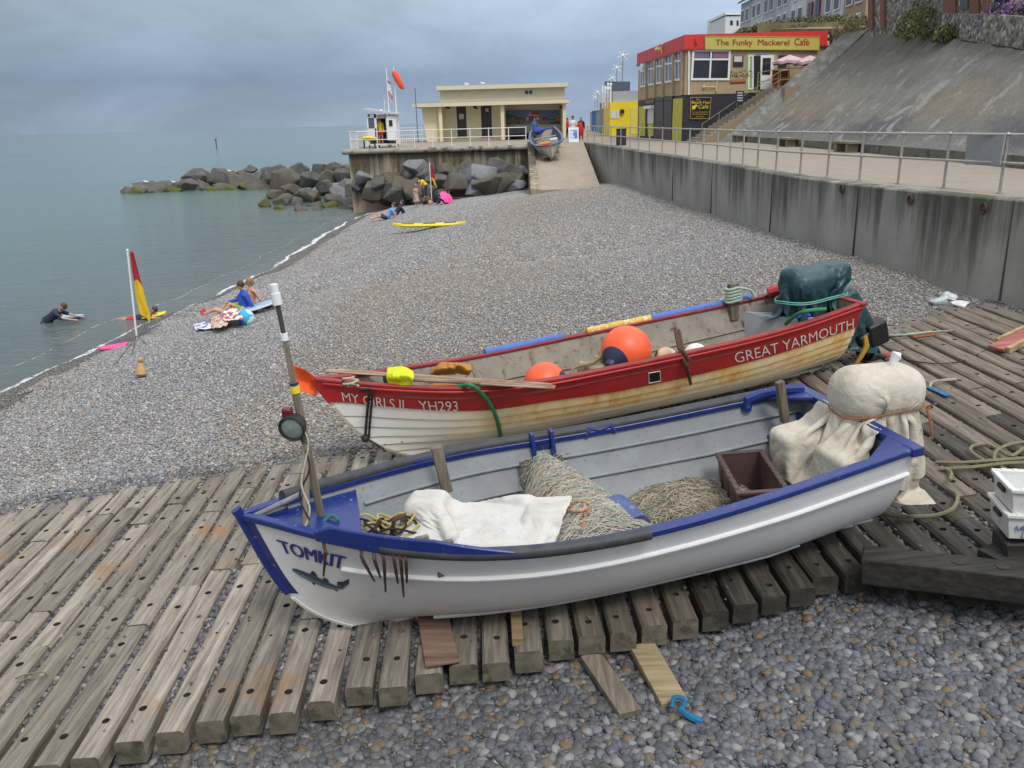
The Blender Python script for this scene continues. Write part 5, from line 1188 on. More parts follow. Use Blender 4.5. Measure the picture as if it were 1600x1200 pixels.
# landward block under the promenade so nothing is hollow behind the terrace
TW=concmat('streaked terrace wall',(.27,.22,.15),(.42,.36,.26),-.3,-3.2,(.05,.045,.035),(.12,.075,.03),1.15,.35)
t=thing('terrace_wall','streaked concrete wall with an overhanging kerb in front of the cream shelter','terrace wall',(-4.6,60,-3))
m=MB(); m.bbox((-10.95,60,-4.6),(1.78,60.6,-.3)); m.bbox((-10.95,60.6,-4.6),(-10.4,98,-.3)); m.build('wall',TW,t,bevel=.02)
m=MB(); 
def cop(p,q): m.tube([p,q],.17,12)
cop((-11.25,59.85,-.17),(1.78,59.85,-.17)); cop((-11.25,59.85,-.17),(-11.25,98,-.17)); m.ball((-11.25,59.85,-.17),.17,12,8); m.bbox((-11.2,59.85,-.34),(1.78,60.5,-.008)); m.bbox((-11.2,60.5,-.34),(-10.4,98,-.008)); m.build('coping',M('kerb concrete',(.33,.30,.25),.85,.2,1.5,.2,spots=((.10,.09,.06),.42,2)),t)
# slipway
m=MB(); m.add([(1.8,61,-.012),(5.55,61,-.012),(5.45,49,-2.25),(1.62,49,-2.25),(1.8,61,-4),(5.55,61,-4),(5.45,49,-4),(1.62,49,-4)],[(0,1,2,3),(3,2,6,7),(0,3,7,4),(1,5,6,2)]); m.build('slipway',M('slipway concrete',(.32,.275,.22),.9,.14,1.0,.2,spots=((.22,.19,.16),.35,3)),kind='structure',smooth=False)
t=thing('slipway_kerb','low pale concrete kerb down the seaward side of the slipway','kerb',(1.9,55,-1.2)); m=MB(); m.add([(1.55,60.6,.16),(2.0,60.6,.16),(1.85,48.8,-2.16),(1.38,48.8,-2.16),(1.55,60.6,-4),(2.0,60.6,-4),(1.85,48.8,-4),(1.38,48.8,-4)],[(0,1,2,3),(3,2,6,7),(0,3,7,4),(1,5,6,2),(0,4,5,1)]); m.build('kerb',TW,t,smooth=False)
# railings
def railing(label,posts,h,mat,rails=(1.0,.52),r=.03,rr=.026,name='railing',bal=None,base=True):
    t=thing(name,label,'railing',posts[0])
    for p in posts:
        p=Vector(p); m=MB(); m.cyl(p,p+Vector((0,0,h+.01)),r,n=8); 
        if base: m.cyl(p,p+Vector((0,0,.015)),r*2.2,n=10); m.ball(p+Vector((0,0,h)),r*1.5,8,6); m.ball(p+Vector((0,0,h*rails[-1])),r*1.5,8,6)
        m.build('post',mat,t)
    for k in rails:
        m=MB(); m.tube([Vector(p)+Vector((0,0,h*k)) for p in posts],rr,8); m.build('rail',mat,t)
    if bal:
        m=MB()
        for a,b in zip(posts,posts[1:]):
            a=Vector(a);b=Vector(b); n=int((b-a).length/bal)
            for i in range(1,n): q=a.lerp(b,i/n); m.cyl(q,q+Vector((0,0,h)),.010,n=4)
        tag(m.build('baluster',mat,t),kind='stuff')
    return t
pp=[(10.3,14.0),(9.95,15.25),(9.58,16.48),(9.2,17.9),(8.87,19.3),(8.52,20.6),(8.24,21.95),(7.98,23.25),(7.74,24.6),(7.64,26.1),(7.60,27.6),(7.60,29.2),(7.6,31),(7.5,32.8),(7.4,34.8),(7.28,37),(7.15,39.5),(6.98,42),(6.85,44.5),(6.75,47),(6.65,50),(6.45,53),(6.25,56),(6.05,59),(5.85,61.8)]
rt=railing('grey tubular railing with two rails along the edge of the promenade',[(x+.05,y,0) for x,y in pp],1.1,STEEL)
a=Vector((9.9,15.1,.30)); b=Vector((9.35,17.1,.30)); m=MB(); m.prism([a,b,b+Vector((0,0,.78)),a+Vector((0,0,.78))],(.04,.01,0))
a2=aty(1507,258,17.0); b2=aty(1562,258,15.9)
m=MB(); m.prism([aty(1503,257,17.75)+Vector((.05,0,0)),aty(1558,259,16.45)+Vector((.05,0,0)),aty(1566,210,16.45)+Vector((.05,0,0)),aty(1508,208,17.75)+Vector((.05,0,0))],(.03,.01,0)); m.build('panel',M('pale grey board',(.30,.31,.31),.6,.1,3,.05),rt)
WR=M('white railing paint',(.72,.73,.72),.5,.08,6,0)
us=[558,590,620,648,676,706,735,764,795,822]
railing('white railing along the front edge of the terrace',[(aty(u,228,60.35).x,60.35,0) for u in us],1.15,WR,r=.035)
railing('white railing with thin balusters along the seaward side of the terrace',[(-10.85,60.5,0),(-10.85,64,0),(-10.85,68,0),(-10.85,72,0),(-10.85,76,0)],1.15,WR,bal=.16)
railing('white railing with balusters behind the lookout hut',[(-10.6,76.2,0),(-9.4,76.2,0),(-8.2,76.2,0),(-7.3,76.2,0)],1.25,WR,bal=.16)
# ------------------------------------------------------------------ vertical planes given by two ground points
class VP:
    def __init__(s,p,q): s.p=Vector((p[0],p[1],0)); s.d=Vector((q[0]-p[0],q[1]-p[1],0)).normalized(); s.n=Vector((s.d.y,-s.d.x,0)); s.n=-s.n if s.n.dot(CAM-s.p)<0 else s.n
    def at(s,u,v,off=0):
        d=ray(u,v); o=s.p+s.n*off; return CAM+d*((o-CAM).dot(s.n)/d.dot(s.n))
    def quad(s,m,px,off=0,dep=.05):
        c=[s.at(*q,off) for q in px]; m.prism(c,s.n*dep); return c
    def rect(s,m,u0,v0,u1,v1,off=0,dep=.05): return s.quad(m,[(u0,v1),(u1,v1),(u1,v0),(u0,v0)],off,dep)
def box3(m,vp,u0,v0,u1,v1,back): # solid block whose front is a pixel rect on the plane, made upright
    a=vp.at((u0+u1)/2,v1); b=vp.at((u0+u1)/2,v0); l=vp.at(u0,(v0+v1)/2); r=vp.at(u1,(v0+v1)/2); z0,z1=a.z,b.z
    L0=Vector((l.x,l.y,z0)); R0=Vector((r.x,r.y,z0)); m.prism([L0,R0,Vector((r.x,r.y,z1)),Vector((l.x,l.y,z1))],-vp.n*back)
# shelter (pavilion)
PB=VP((-8,76),(6,76)); pv=thing('beach_shelter','cream flat roofed shelter with two dark doors and a painted mural bay on the terrace','shelter',(-1,78,0))
def zb(v,y=76,u=770): return aty(u,v,y).z
X=lambda u,y=76:aty(u,190,y).x
m=MB(); m.bbox((X(664),77.2,-.05),(X(687),83,zb(164))); m.bbox((X(687),77.6,-.05),(X(786),83,zb(164))); m.bbox((X(786),79.4,-.05),(X(886),83,zb(163)))
m.bbox((X(786),77.6,-.05),(X(790),79.4,zb(164))); m.add([(X(659),76.3,zb(164)),(X(665),76.3,0),(X(688),76.3,0),(X(688),76.3,zb(164)),(X(659),78.5,zb(164)),(X(665),78.5,0),(X(688),78.5,0),(X(688),78.5,zb(164))],[(0,1,2,3),(7,6,5,4),(0,4,5,1),(3,2,6,7)])
m.bbox((X(879),76.6,.0),(X(884.5),83,zb(162))); m.build('wall',CREAMW,pv,smooth=False)
m=MB(); m.bbox((X(688),77.5,zb(158)),(X(884.5),83,zb(137))); m.build('upper_wall',CREAMW,pv,smooth=False)
RF=M('pale roof edge',(.66,.60,.44),.7,.06,2,.05); GR=M('grey roofing felt',(.25,.25,.25),.9,.15,2,.1)
m=MB(); m.cur=0; m.bbox((X(647),75.3,zb(164.5)),(X(889),83.5,zb(158.5))); m.cur=1; m.bbox((X(647.5),75.35,zb(158.5)),(X(888.5),83.4,zb(158)+.02)); m.build('canopy_roof',[RF,GR],pv,smooth=False)
m=MB(); m.bbox((X(683.5),76.9,zb(138)),(X(889),83.3,zb(131.5))); m.build('roof',RF,pv,smooth=False)
for u0,u1 in ((686,691.5),(782.5,788),(879,884)):
    m=MB(); m.bbox((X(u0),75.7,0),(X(u1),76.1,zb(164.3))); m.build('column',CREAMW,pv,bevel=.03)
DR=M('dark plum door',(.035,.028,.035),.5,.2,4,.05); PP=M('pale notice paper',(.50,.47,.40),.8,.1,9,0)
for (u0,u1,pu,pvv) in ((714,729,721,182),(752,768.5,761,172)):
    m=MB(); m.bbox((X(u0,77.6),77.5,.28),(X(u1,77.6),77.62,zb(164.5,77.6))); d=m.build('door',DR,pv,smooth=False); m=MB(); q=aty(pu,pvv,77.48); m.box(q,(.42,.02,.45) if pu<740 else (.28,.02,.28)); m.build('notice',PP,d,smooth=False)
    m=MB(); m.bbox((X(u0-1.8,77.6),77.52,.28),(X(u0,77.6),77.60,zb(164.5,77.6))); m.bbox((X(u1,77.6),77.52,.28),(X(u1+1.6,77.6),77.60,zb(164.5,77.6))); m.build('frame',M('cream frame',(.78,.72,.54),.6,.05,4,0),d,smooth=False)
for u in (699,742,877):
    m=MB(); q=aty(u,167.5,76.8); m.box(q,(.3,.4,.22)); m.cyl(q+Vector((.0,-.2,-.02)),q+Vector((.25,-.3,-.12)),.07); m.build('floodlight',BLACK,pv)
m=MB(); q0=aty(819.5,148,77.5); q1=aty(832,140.5,77.5); m.bbox((q0.x,77.44,q0.z),(q1.x,77.52,q1.z)); v=m.build('vent_window',M('white vent frame',(.6,.6,.55),.6,.1,5,0),pv,smooth=False)
for k in (0,1):
    m=MB(); w_=(q1.x-q0.x); m.bbox((q0.x+.06+k*w_*.5,77.41,q0.z+.06),(q0.x+w_*.5-.03+k*w_*.5,77.45,q1.z-.06)); m.build('pane',GLASS,v,smooth=False)
# generic seaside mural
MU=VP((-8,79.35),(8,79.35)); m=MB(); mats=[M('mural %d'%i,c,.6,.15,6,0) for i,c in enumerate(((.16,.24,.46),(.05,.17,.10),(.20,.27,.33),(.55,.05,.05),(.60,.22,.02),(.66,.62,.55),(.03,.03,.06),(.05,.10,.22)))]
def mq(i,px,off): m.cur=i; MU.quad(m,px,off,.012)
mq(0,[(790,194),(880,194),(880,172),(790,172)],.0); mq(1,[(791,187),(791,176),(800,180),(815,184),(840,185),(862,186),(879,186),(879,189)],.014); mq(2,[(791,193.5),(879,193.5),(879,188.5),(791,186.5)],.028); mq(7,[(855,193.4),(879,193.4),(879,190),(862,190)],.042)
mq(5,[(825,181),(842,181),(842,178),(829,174.5)],.03); mq(3,[(829,179),(844,179.5),(840,175),(830,174.8)],.044)
for u,i in ((802,4),(806,3),(819,3),(824,5),(829,3),(834,3),(840,5),(845,4),(849,3),(853,3)): mq(i,[(u-2,188),(u+2,188),(u+2.2,183),(u-2.2,183)],.056)
mq(4,[(869,188.5),(877,189),(878,180),(869,180)],.05); mq(6,[(862,176.5),(866,176),(864,174.5)],.02); m.build('mural',mats,pv,smooth=False)
m=MB(); m.bbox((X(789),78.6,.38),(X(879),79.3,.5)); m.bbox((X(789),79.2,0),(X(879),79.3,.38)); m.build('bench_seat',M('dark bench slats',(.07,.05,.04),.8,.3,4,.1),pv,smooth=False)
# lookout hut
hb=thing('lookout_hut','small white lifeguard hut with sloping roof and open door on the terrace','hut',(aty(598,222,62.5).x,63,0)); HY=62.3; HP=VP((-12,HY),(0,HY)); hx=lambda u:aty(u,200,HY).x; hz=lambda v:aty(596,v,HY).z
m=MB(); 
for u0,v0,u1,v1 in ((574,177,587,183.5),(574,200.5,588,218),(585.5,178,589,218),(587,178.5,604.5,184.5),(603.5,180,606,218),(574,183,576,201)): m.bbox((hx(u0),HY,hz(v1)),(hx(u1),HY+.08,hz(v0)))
m.bbox((hx(574),HY+.09,.25),(hx(574)+.06,HY+2,hz(178))); m.bbox((hx(619)-.06,HY,.25),(hx(619),HY+2,hz(180.5))); m.bbox((hx(574),HY+2,.25),(hx(619),HY+2.06,hz(179))); m.bbox((hx(574),HY+.09,.2),(hx(619),HY+2,.27)); m.build('wall',M('white hut boards',(.74,.75,.75),.6,.06,5,.05),hb,smooth=False)
m=MB(); a=aty(566.5,171.5,HY-.3); b=aty(621,179.5,HY-.3); m.prism([a,b,b+Vector((0,0,.13)),a+Vector((0,0,.13))],(0,2.9,0)); m.build('roof',M('pale grey roof',(.55,.56,.55),.6,.08,5,0),hb,smooth=False)
m=MB(); m.bbox((hx(605),HY-.10,hz(219.5)),(hx(619.5),HY-.03,hz(181))); d=m.build('door',M('white door',(.80,.81,.81),.5,.04,5,0),hb,smooth=False)
m=MB(); m.bbox((hx(608.5),HY-.14,hz(197.5)),(hx(614),HY-.095,hz(188))); m.build('pane',GLASS,d,smooth=False)
m=MB(); m.bbox((hx(576),HY+.03,hz(200)),(hx(585.5),HY+.05,hz(184))); m.build('window',M('hut window',(.10,.12,.17),.1,.2,2,0),hb,smooth=False)
m=MB(); m.bbox((hx(589),HY+1.2,.28),(hx(604),HY+1.25,hz(185))); m.build('dark_interior',M('dim hut interior',(.05,.05,.07),.8,.2,3,0),hb,smooth=False)
for u in (575,590,606,618):
    m=MB(); m.bbox((hx(u)-.05,HY+.1,0),(hx(u)+.05,HY+.2,.25)); m.build('leg',BLACK,hb,smooth=False)
m=MB(); m.ball(aty(595.5,173.5,HY+.2),.12,10,8); m.build('roof_lamp',WHITE,hb)
m=MB(); a=aty(590,180.3,HY-.02); m.box(aty(596,181.5,HY-.03),(.62,.02,.14)); m.build('name_strip',M('tan sign strip',(.45,.33,.18),.6,.2,9,0),hb,smooth=False)
m=MB(); m.box(aty(576.5,180.5,HY-.02),(.14,.02,.18)); m.build('green_notice',M('green notice',(.03,.20,.09),.6,.2,9,0),hb,smooth=False)
# table with yellow rescue gear
tt=aty(577,220,61.4); t=thing('gear_table','low table carrying yellow rescue gear beside the lookout hut','table',(tt.x,61.4,0)); m=MB(); m.box((tt.x,61.4,.56),(.95,.5,.05)); m.build('table_top',BLACK,t,smooth=False)
for dx in (-.38,.38):
    m=MB(); m.box((tt.x+dx,61.4,.27),(.05,.4,.54)); m.build('leg',BLACK,t,smooth=False)
m=MB(); m.tube(spline([(tt.x-.5,61.4,.66),(tt.x-.2,61.4,.72),(tt.x+.2,61.4,.70),(tt.x+.6,61.4,.66)],4),[.04,.09,.11,.12,.12,.12,.12,.12,.12,.1,.08,.06,.04],8); tag(m.build('rescue_tube',YELLOW,loc=(tt.x,61.4,.6)),'yellow rescue tube lying on the low black table','rescue tube')
# flagpoles and windsock
def pole(name,label,u0,v0,u1,v1,y,r,mat,cat='flagpole',z0=None):
    b=aty(u1,v1,y); tp=aty(u0,v0,y); z=z0 if z0 is not None else 0; t=thing(name,label,cat,(b.x,y,z)); m=MB(); m.cyl((b.x,y,z),(b.x,y,tp.z),r,r*.7,8); m.build('pole',mat,t); return t,b.x,tp.z
t,x,z=pole('flagpole','white flagpole flying a limp white and red flag over the lookout hut',607,105,611,222,64.5,.045,WHITE)
fl=netpatch([[Vector((x+.03,64.5,z-.65)),Vector((x+.18,64.4,z-.75)),Vector((x+.24,64.5,z-.95))],[Vector((x+.03,64.5,z-1.3)),Vector((x+.2,64.62,z-1.4)),Vector((x+.32,64.5,z-1.6))],[Vector((x+.03,64.5,z-1.7)),Vector((x+.2,64.4,z-2.0)),Vector((x+.36,64.5,z-2.25))],[Vector((x+.05,64.5,z-2.0)),Vector((x+.13,64.5,z-2.3)),Vector((x+.2,64.5,z-2.45))]],amp=.05,f=2,seed=3)
fl.m=[(1 if (0.14<(i/len(fl.f))<.24 or .52<(i/len(fl.f))<.78) and i%16>5 else 0) for i in range(len(fl.f))]; fl.build('cloth',[fabric('white flag cloth',(.72,.70,.74)),fabric('crimson flag cloth',(.26,.02,.07))],t,solid=.01)
t,x,z=pole('flagpole','tall white pole with an orange windsock beside the lookout hut',618,103,622.5,222,63.6,.045,WHITE)
m=MB(); a=Vector((x+.0,63.5,z-.42)); b=aty(630,139,63.3); m.tube([a+Vector((-.08,0,.05)),a,a.lerp(b,.15),a.lerp(b,.5),a.lerp(b,.85),b],[.05,.17,.23,.22,.20,.10],12); m.build('windsock',fabric('orange windsock',(.78,.10,.025)),t)
pole('aerial_pole','thin white aerial rising behind the roof of the lookout hut',603,147,604.5,215,64.6,.02,WHITE,'aerial')
pole('mast_pole','thin dark pole standing at the seaward end of the cream shelter',648,137,653,216,75,.035,M('dark pole paint',(.05,.045,.05),.6,.2,5,0),'pole')
# ------------------------------------------------------------------ cafe
CF=thing('cafe_building','beige two storey building with red fascia reading The Funky Mackerel Cafe above the promenade','cafe',(16,60,0))
FP=VP((11.75,57),(20.6,57)); LP=VP((11.75,57),(11.08,72.3)); fz=lambda v:aty(1075,v,57).z
ztop=fz(54.3); zfas=fz(76.5); zmid=fz(148)
foot=[(11.75,57),(20.6,57),(21.5,72.3),(11.08,72.3)]
def extr(m,z0,z1,grow=0):
    c=Vector((16,64,0)); ps=[]
    for x,y in foot: ps.append((x+(grow if x>c.x else -grow),y+(grow if y>c.y else -grow)))
    m.prism([(x,y,z0) for x,y in ps],(0,0,z1-z0))
m=MB(); extr(m,-.02,zmid); m.build('ground_floor',CHAR,CF,smooth=False)
m=MB(); extr(m,zmid,zfas,.02); m.build('upper_wall',BEIGE,CF,smooth=False)
m=MB(); extr(m,zfas,ztop,.14); m.build('fascia',RED,CF,smooth=False)
m=MB(); extr(m,zfas-.10,zfas,.18); m.build('fascia_edge',M('dark red trim',(.25,.03,.05),.5,.1,4,0),CF,smooth=False)
m=MB(); FP.quad(m,[(1102,76.5),(1280,77.5),(1280,58),(1102,57)],.15,.05); sg=m.build('sign_board',M('olive yellow sign board',(.50,.46,.10),.55,.06,3,0),CF,smooth=False)
m=MB(); 
for q in ([(1101,57.6),(1281,58.6),(1281,57.4),(1101,56.4)],[(1101,77.6),(1281,78.6),(1281,77.4),(1101,76.4)],[(1101,77.5),(1102,77.5),(1102,57),(1101,57)]): FP.quad(m,q,.15,.07)
m.build('sign_trim',M('dull gold trim',(.42,.33,.12),.5,.1,5,0),sg,smooth=False)
TX=M('brick red lettering',(.36,.045,.02),.5,.1,6,0)
def ptext(vp,txt,bl,br,tl_,name,mat,par,off,bold=.0,shear=0):
    o=vp.at(*bl,off); text_flat(txt,o,vp.at(*br,off)-o,vp.at(*tl_,off)-o,name,mat,par,bold,shear)
for w_,u0,u1 in (('The',1118,1138.5),('Funky',1145,1175.5),('Mackerel',1184,1233),('Café',1241,1264)): ptext(FP,w_,(u0,70.5),(u1,70.7),(u0,61.5 if w_!='Café' else 60),'lettering',TX,sg,.215,.0); ptext(FP,w_,(u0+.5,70.5),(u1+.5,70.7),(u0+.5,61.5 if w_!='Café' else 60),'lettering',TX,sg,.222,.0)
m=MB(); FP.quad(m,[(1086,68),(1090,68),(1090,59.5),(1086,59.5)],.15,.12); m.build('bell_box',RED,CF,smooth=False)
FRM=M('white window frame',(.76,.77,.78),.4,.04,5,0)
def window(vp,px,bars,par,fw=.09,glass=GLASS,name='window'):
    c=[vp.at(*q,.03) for q in px]; bl,br,tr,tl2=c; n=vp.n
    lerp4=lambda a,b:(bl*(1-a)+br*a)*(1-b)+(tl2*(1-a)+tr*a)*b
    W_=(br-bl).length; H_=(tl2-bl).length; m=MB(); fx=fw/W_; fy=fw/H_
    def bar(a0,b0,a1,b1,e=0): m.prism([lerp4(a0,b0),lerp4(a1,b0),lerp4(a1,b1),lerp4(a0,b1)],n*(.06+e))
    bar(0,0,fx,1); bar(1-fx,0,1,1); bar(fx,0,1-fx,fy,.003); bar(fx,1-fy,1-fx,1,.003)
    for kind,p in bars:
        if kind=='v': bar(p-fx*.4,fy,p+fx*.4,1-fy,-.006)
        else: bar(fx,p-fy*.4,1-fx,p+fy*.4,-.003)
    o=m.build(name,FRM,par,smooth=False); m=MB(); m.prism([lerp4(fx*.8,fy*.8),lerp4(1-fx*.8,fy*.8),lerp4(1-fx*.8,1-fy*.8),lerp4(fx*.8,1-fy*.8)],n*.015); m.build('pane',glass,o,smooth=False); return o,lerp4
c3=lambda x,y:(980+x/6.317,40+y/6.317)
bw,l4=window(FP,[c3(625,540),c3(1008,540),c3(1022,235),c3(645,235)],[('v',.49),('h',.68)],CF,.13)
m=MB(); 
for a0,b0,a1,b1,i in ((.06,.72,.44,.93,0),(.54,.72,.95,.93,1)): m.cur=i; m.prism([l4(a0,b0),l4(a1,b0),l4(a1,b1),l4(a0,b1)],FP.n*.022)
m.build('blind',[M('mauve blind',(.17,.14,.22),.6,.15,6,0),M('pink striped blind',(.26,.13,.20),.6,.2,14,0)],bw,smooth=False)
for (x0,x1,yt0,yt1,yb0,yb1) in ((133,182,368,360,612,604),(210,270,345,338,594,586),(292,355,315,306,580,572),(376,452,283,275,568,558),(474,553,252,243,548,538)):
    window(LP,[c3(x0,yb0),c3(x1,yb1),c3(x1,yt1),c3(x0,yt0)],[('v',.5),('h',.66)],CF,.14,M('net curtain glass',(.17,.18,.21),.15,.15,3,0))
m=MB(); LP.quad(m,[c3(108,440),c3(152,440),c3(172,372),c3(135,378)],.45,.05); m.build('open_casement',FRM,CF,smooth=False)
for x in (196,280,362,460,545):
    m=MB(); a=LP.at(*c3(x,712-(x-196)*.10),.02); m.bbox((a.x-.16,a.y-.22,zmid),(a.x+.02,a.y+.22,zfas-.1)); m.build('pier',BEIGE,CF,smooth=False)
def lq(name,mat,px,off=.02,dep=.05,par=CF):
    m=MB(); LP.quad(m,[c3(*q) for q in px],off,dep); return m.build(name,mat,par,smooth=False)
lq('yellow_panel',LIME,[(117,1090),(180,1090),(184,795),(122,800)]); lq('yellow_panel',LIME,[(447,1138),(537,1140),(552,715),(460,722)])
k=lq('kiosk_hatch',M('white shutter',(.62,.63,.64),.5,.08,20,.05),[(205,965),(262,962),(268,795),(208,805)],.03); lq('hatch_awning',WHITE,[(195,822),(268,815),(268,785),(198,795)],.06,.3,k); lq('hatch_counter',LIME,[(212,1092),(262,1090),(262,962),(210,966)],.02,.06,k)
hs=lq('hatch_sign',M('dark sign board',(.05,.035,.03),.5,.2,6,0),[(180,778),(268,770),(270,712),(182,722)],.02); ptext(LP,'Beach Hut',c3(190,762),c3(262,754),c3(191,734),'lettering',M('gold lettering',(.55,.33,.04),.5,.1,6,0),hs,.09,.0)
lq('roller_shutter',SHUT,[(276,1135),(358,1135),(362,745),(280,750)]); lq('roller_shutter',SHUT,[(364,1138),(440,1138),(448,738),(368,745)])
for px in ([(276,745),(360,738),(360,700),(278,705)],[(366,740),(450,732),(450,692),(368,697)]): lq('shutter_box',M('grey lintel',(.10,.09,.085),.7,.2,4,0),px,.03)
m=MB(); FP.quad(m,[(1079,185.5),(1108,185.5),(1111,152),(1079,152)],.02,.05); bs=m.build('menu_board',M('black sign board',(.012,.012,.012),.4,.2,5,0),CF,smooth=False)
m=MB()
for q in ([(1078.5,185.8),(1108.5,185.8),(1108.5,185),(1078.5,185)],[(1078.5,152.6),(1111.3,152.6),(1111.3,151.8),(1078.5,151.8)],[(1078.2,185.8),(1079,185.8),(1079.6,152),(1078.9,152)],[(1108,185.8),(1108.8,185.8),(1111.5,152),(1110.7,152)]): FP.quad(m,q,.07,.02)
m.build('sign_trim',M('dull gold trim',(0,0,0)),bs,smooth=False)
GL=M('gold lettering',(0,0,0)); YL=M('bright yellow lettering',(.75,.55,.03),.5,.1,6,0)
for txt,u0,u1,v0,v1,mm in (('The',1087.5,1094,157.4,154,GL),('Beach Hut',1080.5,1109,162,157.5,YL),('Café',1091,1107,169.5,163.5,YL),('Serving Made Food',1081,1107,176,174,GL),('Hot & Cold Menu',1081.5,1106,179.3,177.2,GL),('Ice Cream',1087.5,1100,183,180.8,GL)): ptext(FP,txt,(u0,v0),(u1,v0),(u0,v1),'lettering',mm,bs,.085,.0,.25)
m=MB(); FP.quad(m,[(1081,170.8),(1086,170.8),(1086,169),(1090,165),(1087.5,163),(1084,165.5),(1082,164.6)],.075,.012); m.build('arrow',YL,bs,smooth=False)
# fish bones on the walls
BN=M('cream plaster fish',(.62,.52,.28),.7,.1,9,0)
def bones(vp,u0,u1,vc,h,par,of=.06):
    m=MB(); a=vp.at(u0,vc,of); b=vp.at(u1,vc,of); d=(b-a); up=Vector((0,0,1)); Lh=h*57/FPX
    m.tube([a,b],Lh*.10,6)
    for k in range(7): q=a+d*(.22+.09*k); hh=Lh*(.5-.05*abs(k-2)); m.tube([q-up*hh+d*.02,q,q+up*hh+d*.03],Lh*.05,5)
    m.lathe(a+d*.1,[(.001,-d.length*.13),(Lh*.3,-d.length*.04),(Lh*.38,d.length*.03),(.001,d.length*.07)],10,frame(d)@rotm(0,PI/2,0))
    m.tube([b-d*.02,b+up*Lh*.9+d*.08],Lh*.12,6); m.tube([b-d*.02,b-up*Lh*.7+d*.03],Lh*.12,6); m.build('fish_ornament',BN,par)
bones(FP,1098,1119,136,9,CF); bones(LP,1025,1034,77,9,CF,.22)
m=MB(); a=FP.at(1076.5,78,.08); b=FP.at(1076,148,.08); m.tube([a,b],.06,6); m.build('drainpipe',WHITE,CF)
# door front of the cafe
c5=lambda x,y:(1130+x/8.57,70+y/8.57)
def fq(name,mat,px,off=.02,dep=.05,par=CF):
    m=MB(); FP.quad(m,[c5(*q) for q in px],off,dep); return m.build(name,mat,par,smooth=False)
dg=fq('door_surround',M('pale green trim',(.34,.40,.16),.6,.1,4,0),[(300,640),(715,640),(710,100),(310,100)],.02,.03)
window(FP,[c5(328,600),c5(405,600),c5(405,140),c5(335,135)],[],CF,.1,name='side_light'); fq('dark_doorway',M('dark interior',(.015,.012,.012),.8,.2,3,0),[(405,600),(490,600),(495,150),(408,150)],.06,.02)
dd=fq('door',FRM,[(495,600),(660,600),(678,138),(500,140)],.06,.06); fq('pane',GLASS,[(520,400),(630,400),(638,175),(530,178)],.121,.02,dd)
fq('door_sign',M('pale blue sign',(.20,.28,.42),.5,.1,9,0),[(445,130),(600,130),(600,105),(448,103)],.06,.03)
mb_=fq('menu_case',CHAR,[(130,290),(265,290),(268,148),(135,148)],.02,.06); fq('menu_sheet',M('pink white paper',(.66,.55,.58),.7,.1,8,0),[(145,228),(252,228),(255,153),(148,153)],.085,.01,mb_)
fq('chalk_board',CHAR,[(732,300),(845,300),(848,255),(735,258)],.02,.05); fq('chalk_board',CHAR,[(738,205),(860,205),(862,140),(742,140)],.02,.05)
# stair block and upper landing in front of the cafe
BS=M('sandstone coloured panel',(.29,.225,.15),.85,.14,1.5,.1)
gp=lambda u,v,y:aty(u,v,y)
t=thing('stair_block','sandy walled flight of steps climbing from the promenade to the cafe door','staircase',(14,55,0))
zl=fz(140.5); x0=gp(1085,216,54.4).x; x1=gp(1212,142,54.4).x; m=MB()
m.prism([(x0,53.6,0),(x1,53.6,0),(x1,53.6,zl-.25),(x0+.3,53.6,.08)],(0,.25,0)); m.prism([(x0,56.7,0),(x1,56.7,0),(x1,56.7,zl-.25),(x0+.3,56.7,.08)],(0,.25,0)); m.build('side_wall',BS,t,smooth=False)
m=MB(); ns=18
for i in range(ns): m.bbox((x0+(x1-x0)*i/ns,53.85,0),(x0+(x1-x0)*(i+1)/ns+.01,56.7,(zl-.1)*(i+.6)/ns))
m.build('step',M('worn step concrete',(.30,.26,.21),.9,.2,2,.1),t,smooth=False)
m=MB(); m.bbox((x1,52.6,0),(x1+6,56.95,zl-.1)); m.build('landing',BS,t,smooth=False)
def hrail(pts,h,par,mat):
    pts=[Vector(p) for p in pts]
    for p in pts: m=MB(); m.cyl(p,p+Vector((0,0,h)),.03,n=6); m.build('post',mat,par)
    for k in (1.0,.5): m=MB(); m.tube([p+Vector((0,0,h*k)) for p in pts],.026,6); m.build('rail',mat,par)
OLR=M('olive railing paint',(.22,.19,.10),.5,.2,6,.05)
t=thing('stair_railing','olive painted tube railing up the steps to the cafe door','railing',(x0,53.7,0)); hrail([(x0+.3+(x1-x0-.3)*k,53.72,.05+(zl-.25)*k) for k in (0,.22,.45,.7,1)]+[(x1+1.6,53.72,zl-.1),(x1+3.2,53.72,zl-.1)],1.05,t,OLR)
t=thing('landing_railing','yellowish railing along the front of the cafe landing','railing',(x1,54,zl)); hrail([(x1-.6,56.3,zl-.25),(x1+.3,55.0,zl-.1),(x1+1.9,55.0,zl-.1),(x1+3.3,55.0,zl-.1)],1.15,t,M('yellowed rail',(.34,.29,.12),.5,.2,6,0))
t=thing('flower_trough','terracotta flower trough on the railing by the cafe steps','planter',gp(1153,130,54)); q=gp(1152,128,54.3); m=MB(); m.tube([q+Vector((-.45,0,0)),q+Vector((.5,0,.02))],.14,8); m.build('trough',M('terracotta',(.30,.10,.055),.8,.15,6,.1),t)
m=MB(); rnd=random.Random(3)
for k in range(150): p=q+Vector((rnd.uniform(-.5,.9),rnd.uniform(-.2,.2),rnd.uniform(.25,.62))); m.add([p,p+Vector((rnd.uniform(-.1,.1),rnd.uniform(-.1,.1),rnd.uniform(-.1,.1))),p+Vector((rnd.uniform(-.1,.1),rnd.uniform(-.1,.1),rnd.uniform(-.1,.1)))],[(0,1,2)])
